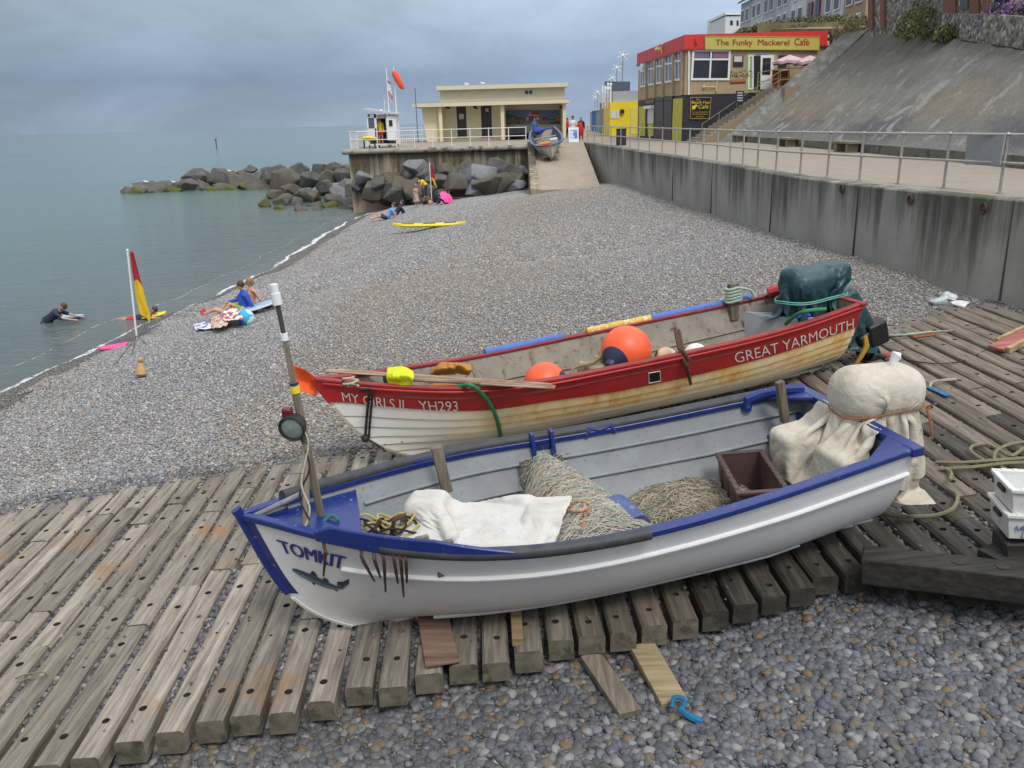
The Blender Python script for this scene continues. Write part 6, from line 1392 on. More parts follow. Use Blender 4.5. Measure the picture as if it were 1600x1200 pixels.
m.build('flowers',M('dark mixed flowers',(.09,.085,.03),.9,.6,9,0),t,smooth=False)
t=thing('a_board','black chalkboard sign with pale writing beside the cafe steps','sign',gp(1156,160,54)); vpB=VP((10,53.5),(20,53.5)); m=MB(); vpB.rect(m,1150,142,1162,160,0,.06); m.build('board',CHAR,t,smooth=False); m=MB()
for k in range(4): vpB.rect(m,1152,144+k*4,1160.5,146+k*4,.062,.006)
m.build('chalk',M('chalk marks',(.42,.47,.55),.8,.4,30,0),t,smooth=False)
t=thing('red_windbreak','red slatted panels along the cafe terrace beside the door','screen',(x1+2.4,55.6,zl)); vpW=VP((10,55.6),(20,55.6)); m=MB()
for k in range(9): vpW.rect(m,1206.5+k*3,110,1209.2+k*3,134,0,.06)
m.build('slats',M('red brown slats',(.30,.04,.025),.6,.2,5,.05),t,smooth=False)
def parasol(label,u,v,y,r,h):
    c=aty(u,v,y); t=thing('parasol',label,'parasol',(c.x,y,zl)); m=MB(); n=8; P=[(c.x+r*math.cos(2*PI*i/n),y+r*math.sin(2*PI*i/n),c.z-h) for i in range(n)]
    for i in range(n):
        a=Vector(P[i]);b=Vector(P[(i+1)%n]); md=(a+b)/2+Vector((0,0,.08)); m.add([c,a,md],[(0,1,2)]); m.add([c,md,b],[(0,1,2)]); m.add([a,md,md-Vector((0,0,.16)),a-Vector((0,0,.16))],[(0,1,2,3)]); m.add([md,b,b-Vector((0,0,.16)),md-Vector((0,0,.16))],[(0,1,2,3)])
    m.build('canopy',fabric('faded pink parasol',(.60,.42,.48),.8),t,smooth=False,solid=.01); m=MB(); m.cyl((c.x,y,zl-.1),c,.03); m.build('pole',STEEL,t)
parasol('pale pink parasol open on the cafe terrace, next to the red panels',1234,85.5,55.2,1.05,.42); parasol('second pale pink parasol partly hidden by the concrete bank',1266,86.5,54.6,1.0,.42)

# unseen promenade under the camera; lower step added to shade the near shingle
m=MB(); m.prism([(-30,1.35,-4.5),(19.4,1.35,-4.5),(19.4,-12,-4.5),(-30,-12,-4.5)],(0,0,4.49)); m.prism([(.8,2.9,-4.5),(14,2.9,-4.5),(14,1.36,-4.5),(.3,1.36,-4.5)],(0,0,2.55)); m.build('near_promenade_shade_block',SW,kind='structure',smooth=False)
# ------------------------------------------------------------------ concrete bank and cliff top
def bankmat():
    m,nt,b=newmat('streaked concrete bank'); geo=N(nt,'ShaderNodeNewGeometry'); P_=geo.outputs['Position']
    def mp_(s):
        mp=N(nt,'ShaderNodeMapping'); mp.inputs['Scale'].default_value=s; L(nt,P_,mp.inputs['Vector']); return mp.outputs['Vector']
    s=N(nt,'ShaderNodeSeparateXYZ'); L(nt,P_,s.inputs[0]); z=s.outputs[2]
    st=math_(nt,'ADD',math_(nt,'MULTIPLY',noise(nt,mp_((.5,1.2,.5)),1.3,7,.7,.5),.4),math_(nt,'MULTIPLY',noise(nt,mp_((1,1,1)),1.2,7,.72,.3),.6)); big=noise(nt,mp_((.12,.10,.12)),1.0,3,.5,.3)
    c=ramp(nt,st,[(.28,(.125,.122,.112)),(.5,(.215,.21,.192)),(.72,(.32,.315,.29))])
    up=ramp(nt,math_(nt,'DIVIDE',z,6.0),[(.40,.0),(.80,.85)]); c=mix(nt,up,c,mix(nt,1.0,c,(.56,.52,.45),'MULTIPLY'))
    rt_=math_(nt,'MULTIPLY',ramp(nt,math_(nt,'DIVIDE',s.outputs[1],60),[(.40,1.0),(.58,.0)]),ramp(nt,math_(nt,'DIVIDE',z,6.0),[(.30,1.0),(.55,.0)])); c=mix(nt,math_(nt,'MULTIPLY',rt_,.65),c,mix(nt,st,(.20,.21,.20),(.36,.375,.36)))
    tan=math_(nt,'MULTIPLY',ramp(nt,math_(nt,'DIVIDE',z,6.0),[(.12,.0),(.22,1.0),(.36,.9),(.5,.0)]),ramp(nt,big,[(.44,.0),(.62,.55)]))
    tan=math_(nt,'MULTIPLY',tan,ramp(nt,math_(nt,'DIVIDE',s.outputs[1],60),[(.40,.15),(.55,1.0)])); c=mix(nt,tan,c,mix(nt,st,(.19,.125,.07),(.34,.25,.155)))
    blue=math_(nt,'MULTIPLY',ramp(nt,math_(nt,'DIVIDE',z,6.0),[(.04,.2),(.10,1.0),(.19,.9),(.27,.0)]),ramp(nt,noise(nt,mp_((.3,.22,.3)),1.0,3,.5),[(.42,.1),(.58,.9)])); c=mix(nt,blue,c,mix(nt,st,(.06,.062,.075),(.15,.155,.175)))
    pale=math_(nt,'MULTIPLY',ramp(nt,noise(nt,mp_((.7,.9,.7)),1.0,5,.66,.5),[(.57,.0),(.62,.8)]),ramp(nt,math_(nt,'DIVIDE',z,6.0),[(.0,.9),(.6,.5),(.9,.1)])); c=mix(nt,pale,c,(.42,.42,.40))
    green=ramp(nt,noise(nt,mp_((.3,.35,.3)),1.0,4,.6),[(.55,.0),(.75,.4)]); c=mix(nt,green,c,(.15,.165,.14))
    L(nt,c,b.inputs['Base Color']); b.inputs['Roughness'].default_value=.9; bump(nt,b,math_(nt,'ADD',st,math_(nt,'MULTIPLY',noise(nt,mp_((2,2.8,2)),1.6,6,.75),.8)),1.0,.16); return m
TOE=[(14.0,8),(14.0,16),(14.25,23.4),(14.7,33),(14.8,45),(14.8,52.3)]
toex=lambda y:lerp(y,[p[1] for p in TOE],[p[0] for p in TOE])
AL=R(43)
def banktop(u,v):
    lo,hi=15.,75.
    d=ray(u,v)
    best=None
    for i in range(600):
        y=lo+(hi-lo)*i/600; q=CAM+d*(y/d.y); e=abs((q.x-toex(y))*math.tan(AL)-q.z)
        if best is None or e<best[0]: best=(e,q)
    return best[1]
tops=[banktop(*q) for q in ((1345,48),(1372,50),(1400,50),(1450,55),(1520,65),(1600,77))]; tops=sorted(tops,key=lambda q:q.y)
tops=[Vector((tops[0].x-3.2,tops[0].y-14,max(.8,tops[0].z-1.6)))]+tops; tops[-1].y=52.3; 
ty=[q.y for q in tops]; tz=[q.z for q in tops]
m=MB(); ys_=np.linspace(8,52.3,70)
def bk_(a,b):
    y=8+44.3*a; z0=.32; zt=lerp(y,ty,tz); z=z0+(zt-z0)*b; x=toex(y)+z/math.tan(AL); o=mnoise.noise(Vector((x*.5,y*1.3,z*.5)))*.10+mnoise.noise(Vector((x*.2,y*.2,z)))*.12
    return Vector((x-o*.6*min(1,b*6),y,z+o*.6*min(1,b*6)))
m.grid(bk_,90,40); m.build('bank',bankmat(),kind='structure',fixn=False)
m=MB()
for i in range(40):
    y0=8+44.3*i/40; y1=8+44.3*(i+1)/40; x0=toex(y0); x1=toex(y1)
    m.add([(x0-.25,y0,0),(x1-.25,y1,0),(x1-.25,y1,.33),(x0-.25,y0,.33),(x1+.5,y1,.33),(x0+.5,y0,.33)],[(0,1,2,3),(3,2,4,5)])
m.build('bank_plinth',M('dark plinth concrete',(.16,.15,.125),.9,.3,2,.2,spots=((.06,.065,.05),.45,2)),kind='structure',smooth=False)
tA=tops[-1]; WG=M('grey green smooth concrete',(.185,.185,.165),.85,.25,1.0,.3,spots=((.25,.265,.245),.45,2.2))
m=MB(); e=aty(1318,52,53.3); m.add([(14.8,52.3,0),(toex(52.3)+tA.z/math.tan(AL),52.3,tA.z),(e.x,53.3,e.z),(13.2,53.3,0),(13.2,53.5,-.1),(e.x,53.5,e.z-1)],[(0,1,2,3),(3,2,5,4)]); m.build('bank_end',WG,kind='structure',smooth=False)
m=MB(); n=30 # turf and path on top of the bank
for i in range(n):
    y0=lerp(i/n,[0,1],[ty[0],52.3]); y1=lerp((i+1)/n,[0,1],[ty[0],52.3]); z0=lerp(y0,ty,tz); z1=lerp(y1,ty,tz); x0=toex(y0)+z0/math.tan(AL); x1=toex(y1)+z1/math.tan(AL)
    m.add([(x0,y0,z0),(x1,y1,z1),(x1+45,y1,z1+.3),(x0+45,y0,z0+.3)],[(0,1,2,3)])
x9=toex(52.3)+tA.z/math.tan(AL); m.add([(x9,52.3,tA.z),(x9+.5,73,8.2),(75,73,8.2),(75,52.3,tA.z+.3)],[(0,1,2,3)]); m.add([(21,73.6,8.7),(75,73.6,8.2),(75,190,9.5),(50.5,190,9.5),(21,73.6,0),(50.5,190,0),(75,73.6,0)],[(0,1,2,3),(0,3,5,4),(0,4,6,1)])
m.add([(x9,52.3,tA.z),(x9+.5,73,8.2),(x9+.5,73,0),(x9,52.3,0)],[(0,1,2,3)])
m.build('cliff_top',M('dry turf',(.16,.15,.07),.95,.4,1.5,.3),kind='structure',smooth=False)
t=thing('retaining_wall','long low beige retaining wall under the shrubs behind the cafe roof','wall',(20,73,8)); m=MB(); a=aty(1190,57,73); b=aty(1262,46,73); c=aty(1312,45,73); m.prism([(a.x-.6,73,0),(c.x+4,73,0),(c.x+4,73,c.z),(c.x,73,c.z),(b.x,73,b.z),(a.x,73,a.z),(a.x-.6,73,a.z-.1)],(0,.6,0)); m.build('wall',BEIGE,t,smooth=False)
m=MB(); m.tube([(a.x-.6,72.95,a.z-.05),(a.x,72.95,a.z+.03),(b.x,72.95,b.z+.03),(c.x+4,72.95,c.z+.03)],.14,6); m.build('coping',M('grey coping',(.30,.29,.26),.9,.15,3,.1),t)
t=thing('arched_sign','black arched sign board standing at the end of the red cafe fascia','sign',aty(1294,78,58)); VS=VP((15,57.6),(25,57.6)); m=MB(); VS.quad(m,[(1287,77),(1297.5,77),(1299.5,56),(1297.5,50),(1293,48),(1289,51),(1287.5,57)],0,.06); m.build('board',BLACK,t,smooth=False); m=MB(); VS.rect(m,1289.5,64,1296,71,.062,.01); VS.rect(m,1291,54,1295.5,59,.062,.01); m.build('poster',M('pale poster',(.55,.52,.42),.7,.2,12,0),t,smooth=False)
m=MB(); VS.quad(m,[(1297,76),(1310,76),(1319,53),(1306,54)],-.3,.05); tag(m.build('leaning_board',WHITE,loc=VS.at(1305,70)),'plain white panel leaning behind the arched black sign','panel')
# benches along the foot of the bank
for u,v,l in ((1145,220,'concrete bench nearest the cafe steps'),(1217,227,'middle concrete bench between two similar ones'),(1331,235,'concrete bench closest to the grey railing panel')):
    q=atz(u,v+2,0); x=toex(q.y)-.55; t=thing('bench',l+' at the foot of the bank','bench',(x,q.y,0),group='benches along the bank'); CB=M('worn bench concrete',(.23,.205,.16),.9,.2,3,.1)
    m=MB(); m.bbox((x-.28,q.y-.95,.34),(x+.28,q.y+.95,.44)); m.build('seat',CB,t,bevel=.015)
    for dy in (-.6,.6): m=MB(); m.bbox((x-.22,q.y+dy-.12,0),(x+.22,q.y+dy+.12,.34)); m.build('leg',CB,t,smooth=False)
# flint walls and houses
def flint():
    m,nt,b=newmat('flint'); v=coord(nt,(1,1,1)); vo=N(nt,'ShaderNodeTexVoronoi'); vo.inputs['Scale'].default_value=5.5; L(nt,v,vo.inputs['Vector']); cc=N(nt,'ShaderNodeSeparateColor'); L(nt,vo.outputs['Color'],cc.inputs[0])
    c=ramp(nt,cc.outputs[0],[(0,(.10,.10,.10)),(.3,(.20,.19,.17)),(.55,(.30,.28,.24)),(.8,(.42,.40,.36)),(.93,(.06,.06,.065))],'CONSTANT'); k=ramp(nt,vo.outputs['Distance'],[(.45,.0),(.75,.9)]); c=mix(nt,k,c,(.17,.155,.13))
    L(nt,c,b.inputs['Base Color']); b.inputs['Roughness'].default_value=.8; bump(nt,b,math_(nt,'SUBTRACT',1.0,vo.outputs['Distance']),1.0,.05); return m
FL=flint(); BRK=M('red brick quoin',(.20,.08,.05),.9,.25,7,.3,spots=((.38,.30,.24),.35,10))
t=thing('flint_wall','low cobbled flint wall running along the top of the concrete bank','wall',tops[3]); m=MB(); pts=[q for q in tops if q.y<47]; pts=[pts[0]+Vector((0,-.1,0))]+pts
hs=[1.0,1.05,1.05,1.0,1.0,.95,.9,.9]
for i in range(len(pts)-1):
    a=pts[i]+Vector((.15,0,-.3)); b=pts[i+1]+Vector((.15,0,-.3)); h0=hs[i]+.3; h1=hs[i+1]+.3; e=Vector((.45,0,0)); m.add([a,b,b+Vector((0,0,h1)),a+Vector((0,0,h0)),a+e,b+e,b+e+Vector((0,0,h1)),a+e+Vector((0,0,h0))],[(0,1,2,3),(3,2,6,7),(4,7,6,5),(0,3,7,4),(1,5,6,2)])
m.build('wall',FL,t,smooth=False)
p0=aty(1362,46,50); p1=aty(1546,36,36.5); HPn=VP(p0,p1); t=thing('flint_house','flint cottage with red brick quoins above the concrete bank','house',(p0.x,p0.y,5)); 
def hb3(par,name,mat,u0,u1,v0,v1,off,dep,back=None):
    m=MB(); c=[HPn.at(u0,v1,off),HPn.at(u1,v1,off),HPn.at(u1,v0,off),HPn.at(u0,v0,off)]; m.prism(c,HPn.n*dep if back is None else -HPn.n*back); return m.build(name,mat,par,smooth=False)
hb3(t,'wall',FL,1361,1546,-60,60,0,0,6)
for u0,u1 in ((1359,1366),(1378,1384.5),(1477,1496),(1518,1532),(1538,1545.5)): hb3(t,'brick_quoin',BRK,u0,u1,-60,44,.01,.10)
w_=hb3(t,'window',M('dark window recess',(.03,.035,.03),.3,.2,3,0),1501,1513,-20,14,.01,.03)
m=MB(); a=HPn.at(1358,-62,.4); b=HPn.at(1548,-62,.4); m.prism([a,b,b-HPn.n*3.5+Vector((0,0,2.6)),a-HPn.n*3.5+Vector((0,0,2.6))],(0,0,.15)); m.build('roof',M('red clay tiles',(.24,.085,.05),.9,.25,5,.3),t,smooth=False)
t2=thing('dark_blue_shed','dark navy boarded shed between the flint cottage and the pink house','shed',HPn.at(1556,30,-.5)); hb3(t2,'wall',M('navy boards',(.018,.022,.05),.7,.2,5,.1),1546,1570,-40,34,-.2,0,3)
t3=thing('pink_house','pale pink house with a white framed window at the top right corner','house',HPn.at(1590,25,-.5)); hb3(t3,'wall',M('pale pink render',(.50,.36,.37),.8,.08,3,.05),1565,1700,-60,40,-.4,0,5); w_=hb3(t3,'window',FRM,1567,1612,4,23,-.39,.06); 
for k in range(4): hb3(w_,'pane',GLASS,1569+k*11,1578+k*11,6,22,-.32,.02)
# terraced houses far behind
ra=aty(1156,50,128); rb=aty(1350,46,84); TRP=VP(ra,rb); NH=8
for k in range(NH):
    a=ra.lerp(rb,k/NH); b=ra.lerp(rb,(k+.985)/NH); z0=8.5; ev=16.5; t=thing('terraced_house',['grey house with a white gable at the seaward end of the cliff terrace','narrow pale house second in the cliff terrace','grey house with dark slate roof, third in the cliff terrace','pale lilac house in the middle of the cliff terrace','white fronted house with tall sash windows in the cliff terrace','red framed house beyond the shrubs in the cliff terrace','white house with tall windows close to the flint cottage','last brownish house of the cliff terrace beside the flint cottage'][k],'house',(a.x,a.y,z0),group='terraced houses on the cliff')
    col=((.40,.41,.44),(.52,.53,.56),(.40,.39,.43),(.46,.44,.50),(.60,.60,.62),(.42,.38,.40),(.58,.58,.60),(.36,.26,.18))[k]
    bk=-TRP.n*7; m=MB(); A=Vector((a.x,a.y,z0));B=Vector((b.x,b.y,z0)); m.prism([A,B,B+Vector((0,0,ev-z0)),A+Vector((0,0,ev-z0))],bk); m.build('wall',M('terrace front %d'%k,col,.8,.1,2,.05),t,smooth=False)
    m=MB(); e=TRP.n*.5; A2=Vector((a.x,a.y,ev))+e; B2=Vector((b.x,b.y,ev))+e; m.prism([A2,B2,B2+bk*.5-e+Vector((0,0,2.6)),A2+bk*.5-e+Vector((0,0,2.6))],(0,0,.2)); rf=m.build('roof',M('slate roof',(.10,.09,.085),.8,.25,4,.2) if k%3 else M('brown tile roof',(.15,.11,.075),.9,.25,4,.2),t,smooth=False)
    if k in (0,2,4): m=MB(); cc=(A2+B2)/2+bk*.5; m.box(cc+Vector((0,0,2.6)),(1.0,1.0,2.6)); m.build('chimney',WHITE if k==2 else BRK,rf,smooth=False)
    d=(B-A); 
    for fl_,(h0,h1) in enumerate(((.4,2.0),(2.9,4.6),(5.4,7.1))):
        for j in (0.28,.70):
            c=A+d*j+TRP.n*.02; hw=d*.14; m=MB(); m.prism([c-hw+Vector((0,0,h0)),c+hw+Vector((0,0,h0)),c+hw+Vector((0,0,h1)),c-hw+Vector((0,0,h1))],TRP.n*.12); w_=m.build('window',FRM if k!=5 else M('maroon frame',(.20,.03,.04),.6,.1,5,0),t,smooth=False)
            m=MB()
            for q0,q1 in ((-.82,-.08),(.08,.82)): m.prism([c+hw*q0+TRP.n*.13+Vector((0,0,h0+.15)),c+hw*q1+TRP.n*.13+Vector((0,0,h0+.15)),c+hw*q1+TRP.n*.13+Vector((0,0,h1-.15)),c+hw*q0+TRP.n*.13+Vector((0,0,h1-.15))],TRP.n*.02)
            m.build('pane',GLASS,w_,smooth=False)
wb=VP((10,140),(40,140)); t=thing('white_apartments','small white flat roofed block at the seaward end of the cliff','building',aty(1146,55,140)); m=MB(); box3(m,wb,1133,25,1160,58,12); m.build('wall',M('white block render',(.66,.67,.68),.7,.05,2,0),t,smooth=False); m=MB(); a=wb.at(1133,23,.2); b=wb.at(1165,23,.2); m.prism([a,b,b+Vector((0,0,.35)),a+Vector((0,0,.35))],(0,12,0)); m.build('roof',WHITE,t,smooth=False)
for u0,u1,v0,v1 in ((1141,1145,32,39),(1151,1154,32,40)): m=MB(); wb.rect(m,u0,v0,u1,v1,.02,.05); m.build('window',GLASS,t,smooth=False)
# shrubs
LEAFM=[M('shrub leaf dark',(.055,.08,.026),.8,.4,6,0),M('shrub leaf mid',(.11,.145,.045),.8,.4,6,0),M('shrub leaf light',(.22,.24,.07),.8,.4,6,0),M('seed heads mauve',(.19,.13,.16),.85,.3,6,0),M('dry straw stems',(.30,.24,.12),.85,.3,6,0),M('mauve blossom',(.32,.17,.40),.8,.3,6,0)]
def shrub(name,label,cat,c,rx,ry,rz,n,wts,ln,blade=.35,seed=0,group=None,up=.6):
    rnd=random.Random(seed); m=MB(); c=Vector(c)
    for _ in range(n):
        while True:
            p=Vector((rnd.uniform(-1,1),rnd.uniform(-1,1),rnd.uniform(0,1)))
            if p.x*p.x+p.y*p.y+(p.z)**2<1 and mnoise.noise(p*2.3+Vector((seed,0,0)))>-.22: break
        q=c+Vector((p.x*rx,p.y*ry,p.z*rz)); d=Vector((rnd.gauss(0,1),rnd.gauss(0,1),rnd.gauss(up,.8))).normalized()*ln*rnd.uniform(.6,1.3); s=d.cross(Vector((rnd.gauss(0,1),rnd.gauss(0,1),rnd.gauss(0,1)))).normalized()*ln*blade
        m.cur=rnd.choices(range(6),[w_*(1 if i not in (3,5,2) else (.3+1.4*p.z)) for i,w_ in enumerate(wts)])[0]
        m.add([q-d*.5,q+s,q+d*.7,q-s],[(0,1,2,3)])
    t=thing(name,label,cat,c,group=group); m.build('foliage',LEAFM,t,smooth=False,fixn=False); mm=MB()
    for k in range(6): mm.cyl(c+Vector((rnd.uniform(-.2,.2)*rx,rnd.uniform(-.2,.2)*ry,-.3)),c+Vector((rnd.uniform(-.6,.6)*rx,rnd.uniform(-.6,.6)*ry,rz*.6)),.03,.012,4)
    mm.build('stems',WOODD,t); return t
for k,(u,vb,vt,y,rw,wts,l) in enumerate(((1172,56,42,76,1.5,(4,4,1,1,0,0),'low green shrub at the seaward end of the row behind the cafe roof'),(1200,52,33,77,1.8,(2,4,4,2,1,0),'bright olive shrub behind the cafe sign'),(1228,49,28,77,1.8,(2,3,1,5,1,0),'mauve tinted bushy plant behind the cafe roof'),(1255,46,24,77,1.8,(4,4,2,2,0,0),'tall dark green shrub above the beige retaining wall'),(1283,46,22,77,1.8,(4,4,2,3,0,0),'dark shrub with mauve tops above the arched sign'),(1308,46,22,76,1.6,(5,4,2,1,0,0),'dense dark green shrub at the landward end of the row'),(1240,47,36,74.6,1.5,(2,2,1,3,2,0),'grassy mauve plant on the edge of the retaining wall'))):
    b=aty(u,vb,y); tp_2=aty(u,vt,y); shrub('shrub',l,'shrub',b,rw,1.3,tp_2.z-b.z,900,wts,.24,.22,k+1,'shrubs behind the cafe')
q=tops[-1]; shrub('straw_grass','clump of straw coloured grass at the top corner of the bank','grass clump',aty(1340,50,53.5),1.6,.8,1.0,500,(0,1,1,0,6,0),.35,.10,21,None,1.5)
for k,(u,v,rw,h,wts,l) in enumerate(((1425,57,.9,1.3,(2,4,3,0,3,0),'reddish green feathery bush left of the brighter one on the flint wall'),(1450,58,1.3,1.2,(2,4,3,0,2,0),'wide brown green bush hanging over the flint wall'),(1462,30,1.3,1.5,(1,5,6,0,1,0),'bright green bush against the flint cottage wall'),(1478,64,.6,.7,(1,4,3,0,2,0),'small green tuft at the foot of the flint wall'),(1560,36,.9,.75,(1,2,1,0,0,9),'mauve flowering plant on top of the flint wall'),(1588,32,.9,.7,(1,3,1,0,0,8),'second mauve flowering plant next to the pink house'))):
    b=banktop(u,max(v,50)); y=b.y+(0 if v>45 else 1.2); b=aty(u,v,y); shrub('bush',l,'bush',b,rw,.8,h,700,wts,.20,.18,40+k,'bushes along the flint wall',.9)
# ------------------------------------------------------------------ beyond the cafe
KP=VP((5,79),(12,79)); t=thing('yellow_kiosk','bright yellow kiosk with notices beside the beige cafe','kiosk',aty(975,213,79)); ky=lambda v:aty(975,v,79).z; kx=lambda u:aty(u,190,79).x
m=MB(); m.bbox((kx(953),79,0),(kx(1002),84,ky(159))); m.build('wall',YELLOW,t,smooth=False); m=MB(); m.bbox((kx(958),79.4,ky(159)),(kx(1004),86,ky(142))); m.build('grey_upper',M('grey cladding',(.36,.39,.44),.7,.06,3,0),t,smooth=False)
for k in range(4): m=MB(); m.box((kx(947+k*2.6),82-k*.8,ky(150)),(.12,.3,2.0)); m.build('white_fin',WHITE,t,smooth=False)
for u0,v0,u1,v1 in ((954.5,173,962,185),(963.5,171,967.5,185)): m=MB(); KP.rect(m,u0,v0,u1,v1,.02,.03); m.build('notice',M('white notices',(.62,.64,.70),.7,.1,9,0),t,smooth=False)
m=MB(); KP.rect(m,969,171,975,177,.02,.2); m.build('lamp',BLACK,t,smooth=False); m=MB(); KP.rect(m,985,168,996,210,.01,.03); m.build('door',M('paler yellow door',(.72,.60,.12),.5,.05,5,0),t,smooth=False)
t=thing('dark_billboard','dark screen with white emblems standing above the yellow kiosk','billboard',aty(964,150,88)); DP=VP((5,88),(15,88)); m=MB(); DP.rect(m,944.5,127.5,984,143,0,.3); m.build('screen',M('slate screen',(.09,.105,.14),.5,.1,4,0),t,smooth=False); m=MB()
for u in (950,954.5): m.ball(DP.at(u,131.5,.31),.14,8,6,sc=(1,.3,1)); m.ball(DP.at(u-3,138,.31),.14,8,6,sc=(1,.3,1))
m.build('emblem',WHITE,t); m=MB(); m.cyl((DP.at(950,143).x,88.1,0),DP.at(950,143)+Vector((0,.1,0)),.1); m.cyl((DP.at(980,143).x,88.1,0),DP.at(980,143)+Vector((0,.1,0)),.1); m.build('support',STEEL,t)
def turbine(label,u,vt,vb,y,s,arm=True):
    b=aty(u,vb,y); tp=aty(u,vt,y); t=thing('wind_turbine_lamp',label,'lamp post',(tp.x,y,0),group='small wind turbines along the promenade'); m=MB(); m.cyl((tp.x,y,0),tp,.07,.05,8); m.build('pole',M('grey pole',(.25,.27,.30),.5,.1,5,0),t)
    m=MB(); m.ball(tp,.16*s,8,6); 
    for k in range(6): a=k*PI/3+.3; m.tube([tp,tp+Vector((math.cos(a)*.62*s,-.05,math.sin(a)*.62*s))],[.06*s,.035*s],4)
    m.build('rotor',WHITE,t)
    if arm: c=tp.lerp(Vector((tp.x,y,0)),.35); m=MB(); m.box(c+Vector((.55*s,0,-.5*s)),(.16,.3,1.5*s),rotm(0,-.75,0)); m.build('solar_panel',WHITE,t,smooth=False)
turbine('tallest turbine lamp post, the one nearest the cafe',973,87,170,90,1.0); turbine('second tallest turbine lamp post beside the tallest one',963.5,106,170,104,1.0); turbine('low turbine lamp post in front of the dark billboard',957,122,170,118,1.0,False); turbine('distant turbine lamp post above the blue beach huts',933.5,144,190,150,1.1,False); turbine('farthest turbine lamp post along the promenade',929.5,152,190,175,1.1,False)
for k,(u0,u1,v0,col,l) in enumerate(((945,953,160,(.25,.22,.22),'brown beach hut against the yellow kiosk'),(938.5,945,172,(.20,.33,.36),'teal beach hut between the brown and the blue one'),(931,938.5,173,(.03,.12,.38),'blue beach hut with a white roof edge'),(927.5,931,175,(.30,.33,.38),'narrow grey beach hut farthest along the promenade'))):
    y=92+k*10; hp_=VP((0,y),(15,y)); t=thing('beach_hut',l,'beach hut',(aty((u0+u1)/2,195,y).x,y,0),group='beach huts'); m=MB(); a=aty(u0,195,y); b=aty(u1,195,y); zt=aty(u0,v0,y).z; m.bbox((a.x,y,0),(b.x+.6,y+5,zt)); m.build('wall',M('hut wall %d'%k,col,.7,.1,4,.05),t,smooth=False); m=MB(); m.bbox((a.x-.15,y-.15,zt),(b.x+.7,y+5.1,zt+.25)); m.build('roof',WHITE,t,smooth=False)
bq=atz(970.5,227,0); t=thing('litter_bin','tall black litter bin beside the promenade railing','bin',(bq.x,bq.y,0)); hgt=aty(970,202,bq.y).z; m=MB(); wd=13.5*bq.y/FPX; m.box((bq.x,bq.y,hgt/2),(wd,.6,hgt)); m.build('body',CHAR,t,bevel=.05); m=MB(); m.box((bq.x,bq.y,hgt+.02),(wd+.06,.66,.06)); m.build('lid',BLACK,t,bevel=.02)
# ------------------------------------------------------------------ rocks
ROCKM=[M('grey boulder',(.098,.096,.090),.85,.35,1.3,.5,spots=((.17,.165,.155),.35,3)),M('pale grey boulder',(.19,.195,.21),.85,.25,1.3,.5,spots=((.16,.16,.155),.4,3)),M('brown boulder',(.108,.099,.080),.9,.3,1.3,.5,spots=((.09,.085,.07),.4,3)),M('weedy boulder',(.10,.095,.05),.85,.4,1.2,.5,spots=((.085,.10,.015),.55,1.5))]
rk=0
def rock(u,v,px,y,mi,sq=.8,seed=0,label=None):
    c=aty(u,v,y); r=px*y/FPX/2; rnd=random.Random(seed); b=bmesh.new()
    for _ in range(15):
        d=Vector((rnd.gauss(0,1),rnd.gauss(0,1),rnd.gauss(0,1))).normalized(); k=rnd.uniform(.86,1.05); b.verts.new((d.x*r*k*1.08,d.y*r*k*.95,d.z*r*k*sq))
    res=bmesh.ops.convex_hull(b,input=b.verts); bmesh.ops.delete(b,geom=[g for g in res['geom_interior'] if isinstance(g,bmesh.types.BMVert)],context='VERTS')
    bmesh.ops.dissolve_limit(b,angle_limit=R(14),verts=b.verts,edges=b.edges)
    bmesh.ops.bevel(b,geom=list(b.edges),offset=r*.045,segments=1,affect='EDGES'); bmesh.ops.triangulate(b,faces=b.faces); bmesh.ops.subdivide_edges(b,edges=[e for e in b.edges if e.calc_length()>r*.4],cuts=1)
    for vv in b.verts: vv.co+=mnoise.noise_vector(vv.co*(2.4/r)+Vector((seed,0,0)))*r*.045
    me=bpy.data.meshes.new('boulder'); b.to_mesh(me); b.free(); me.materials.append(ROCKM[mi]); o=bpy.data.objects.new('boulder',me); COL.objects.link(o); o.location=c; o.rotation_euler=(0,0,rnd.uniform(0,6))
    me.polygons.foreach_set('use_smooth',[True]*len(me.polygons)); me.set_sharp_from_angle(angle=R(20)); return tag(o,label,'boulder','boulders of the rock groyne')
rnd=random.Random(21); RS=[]
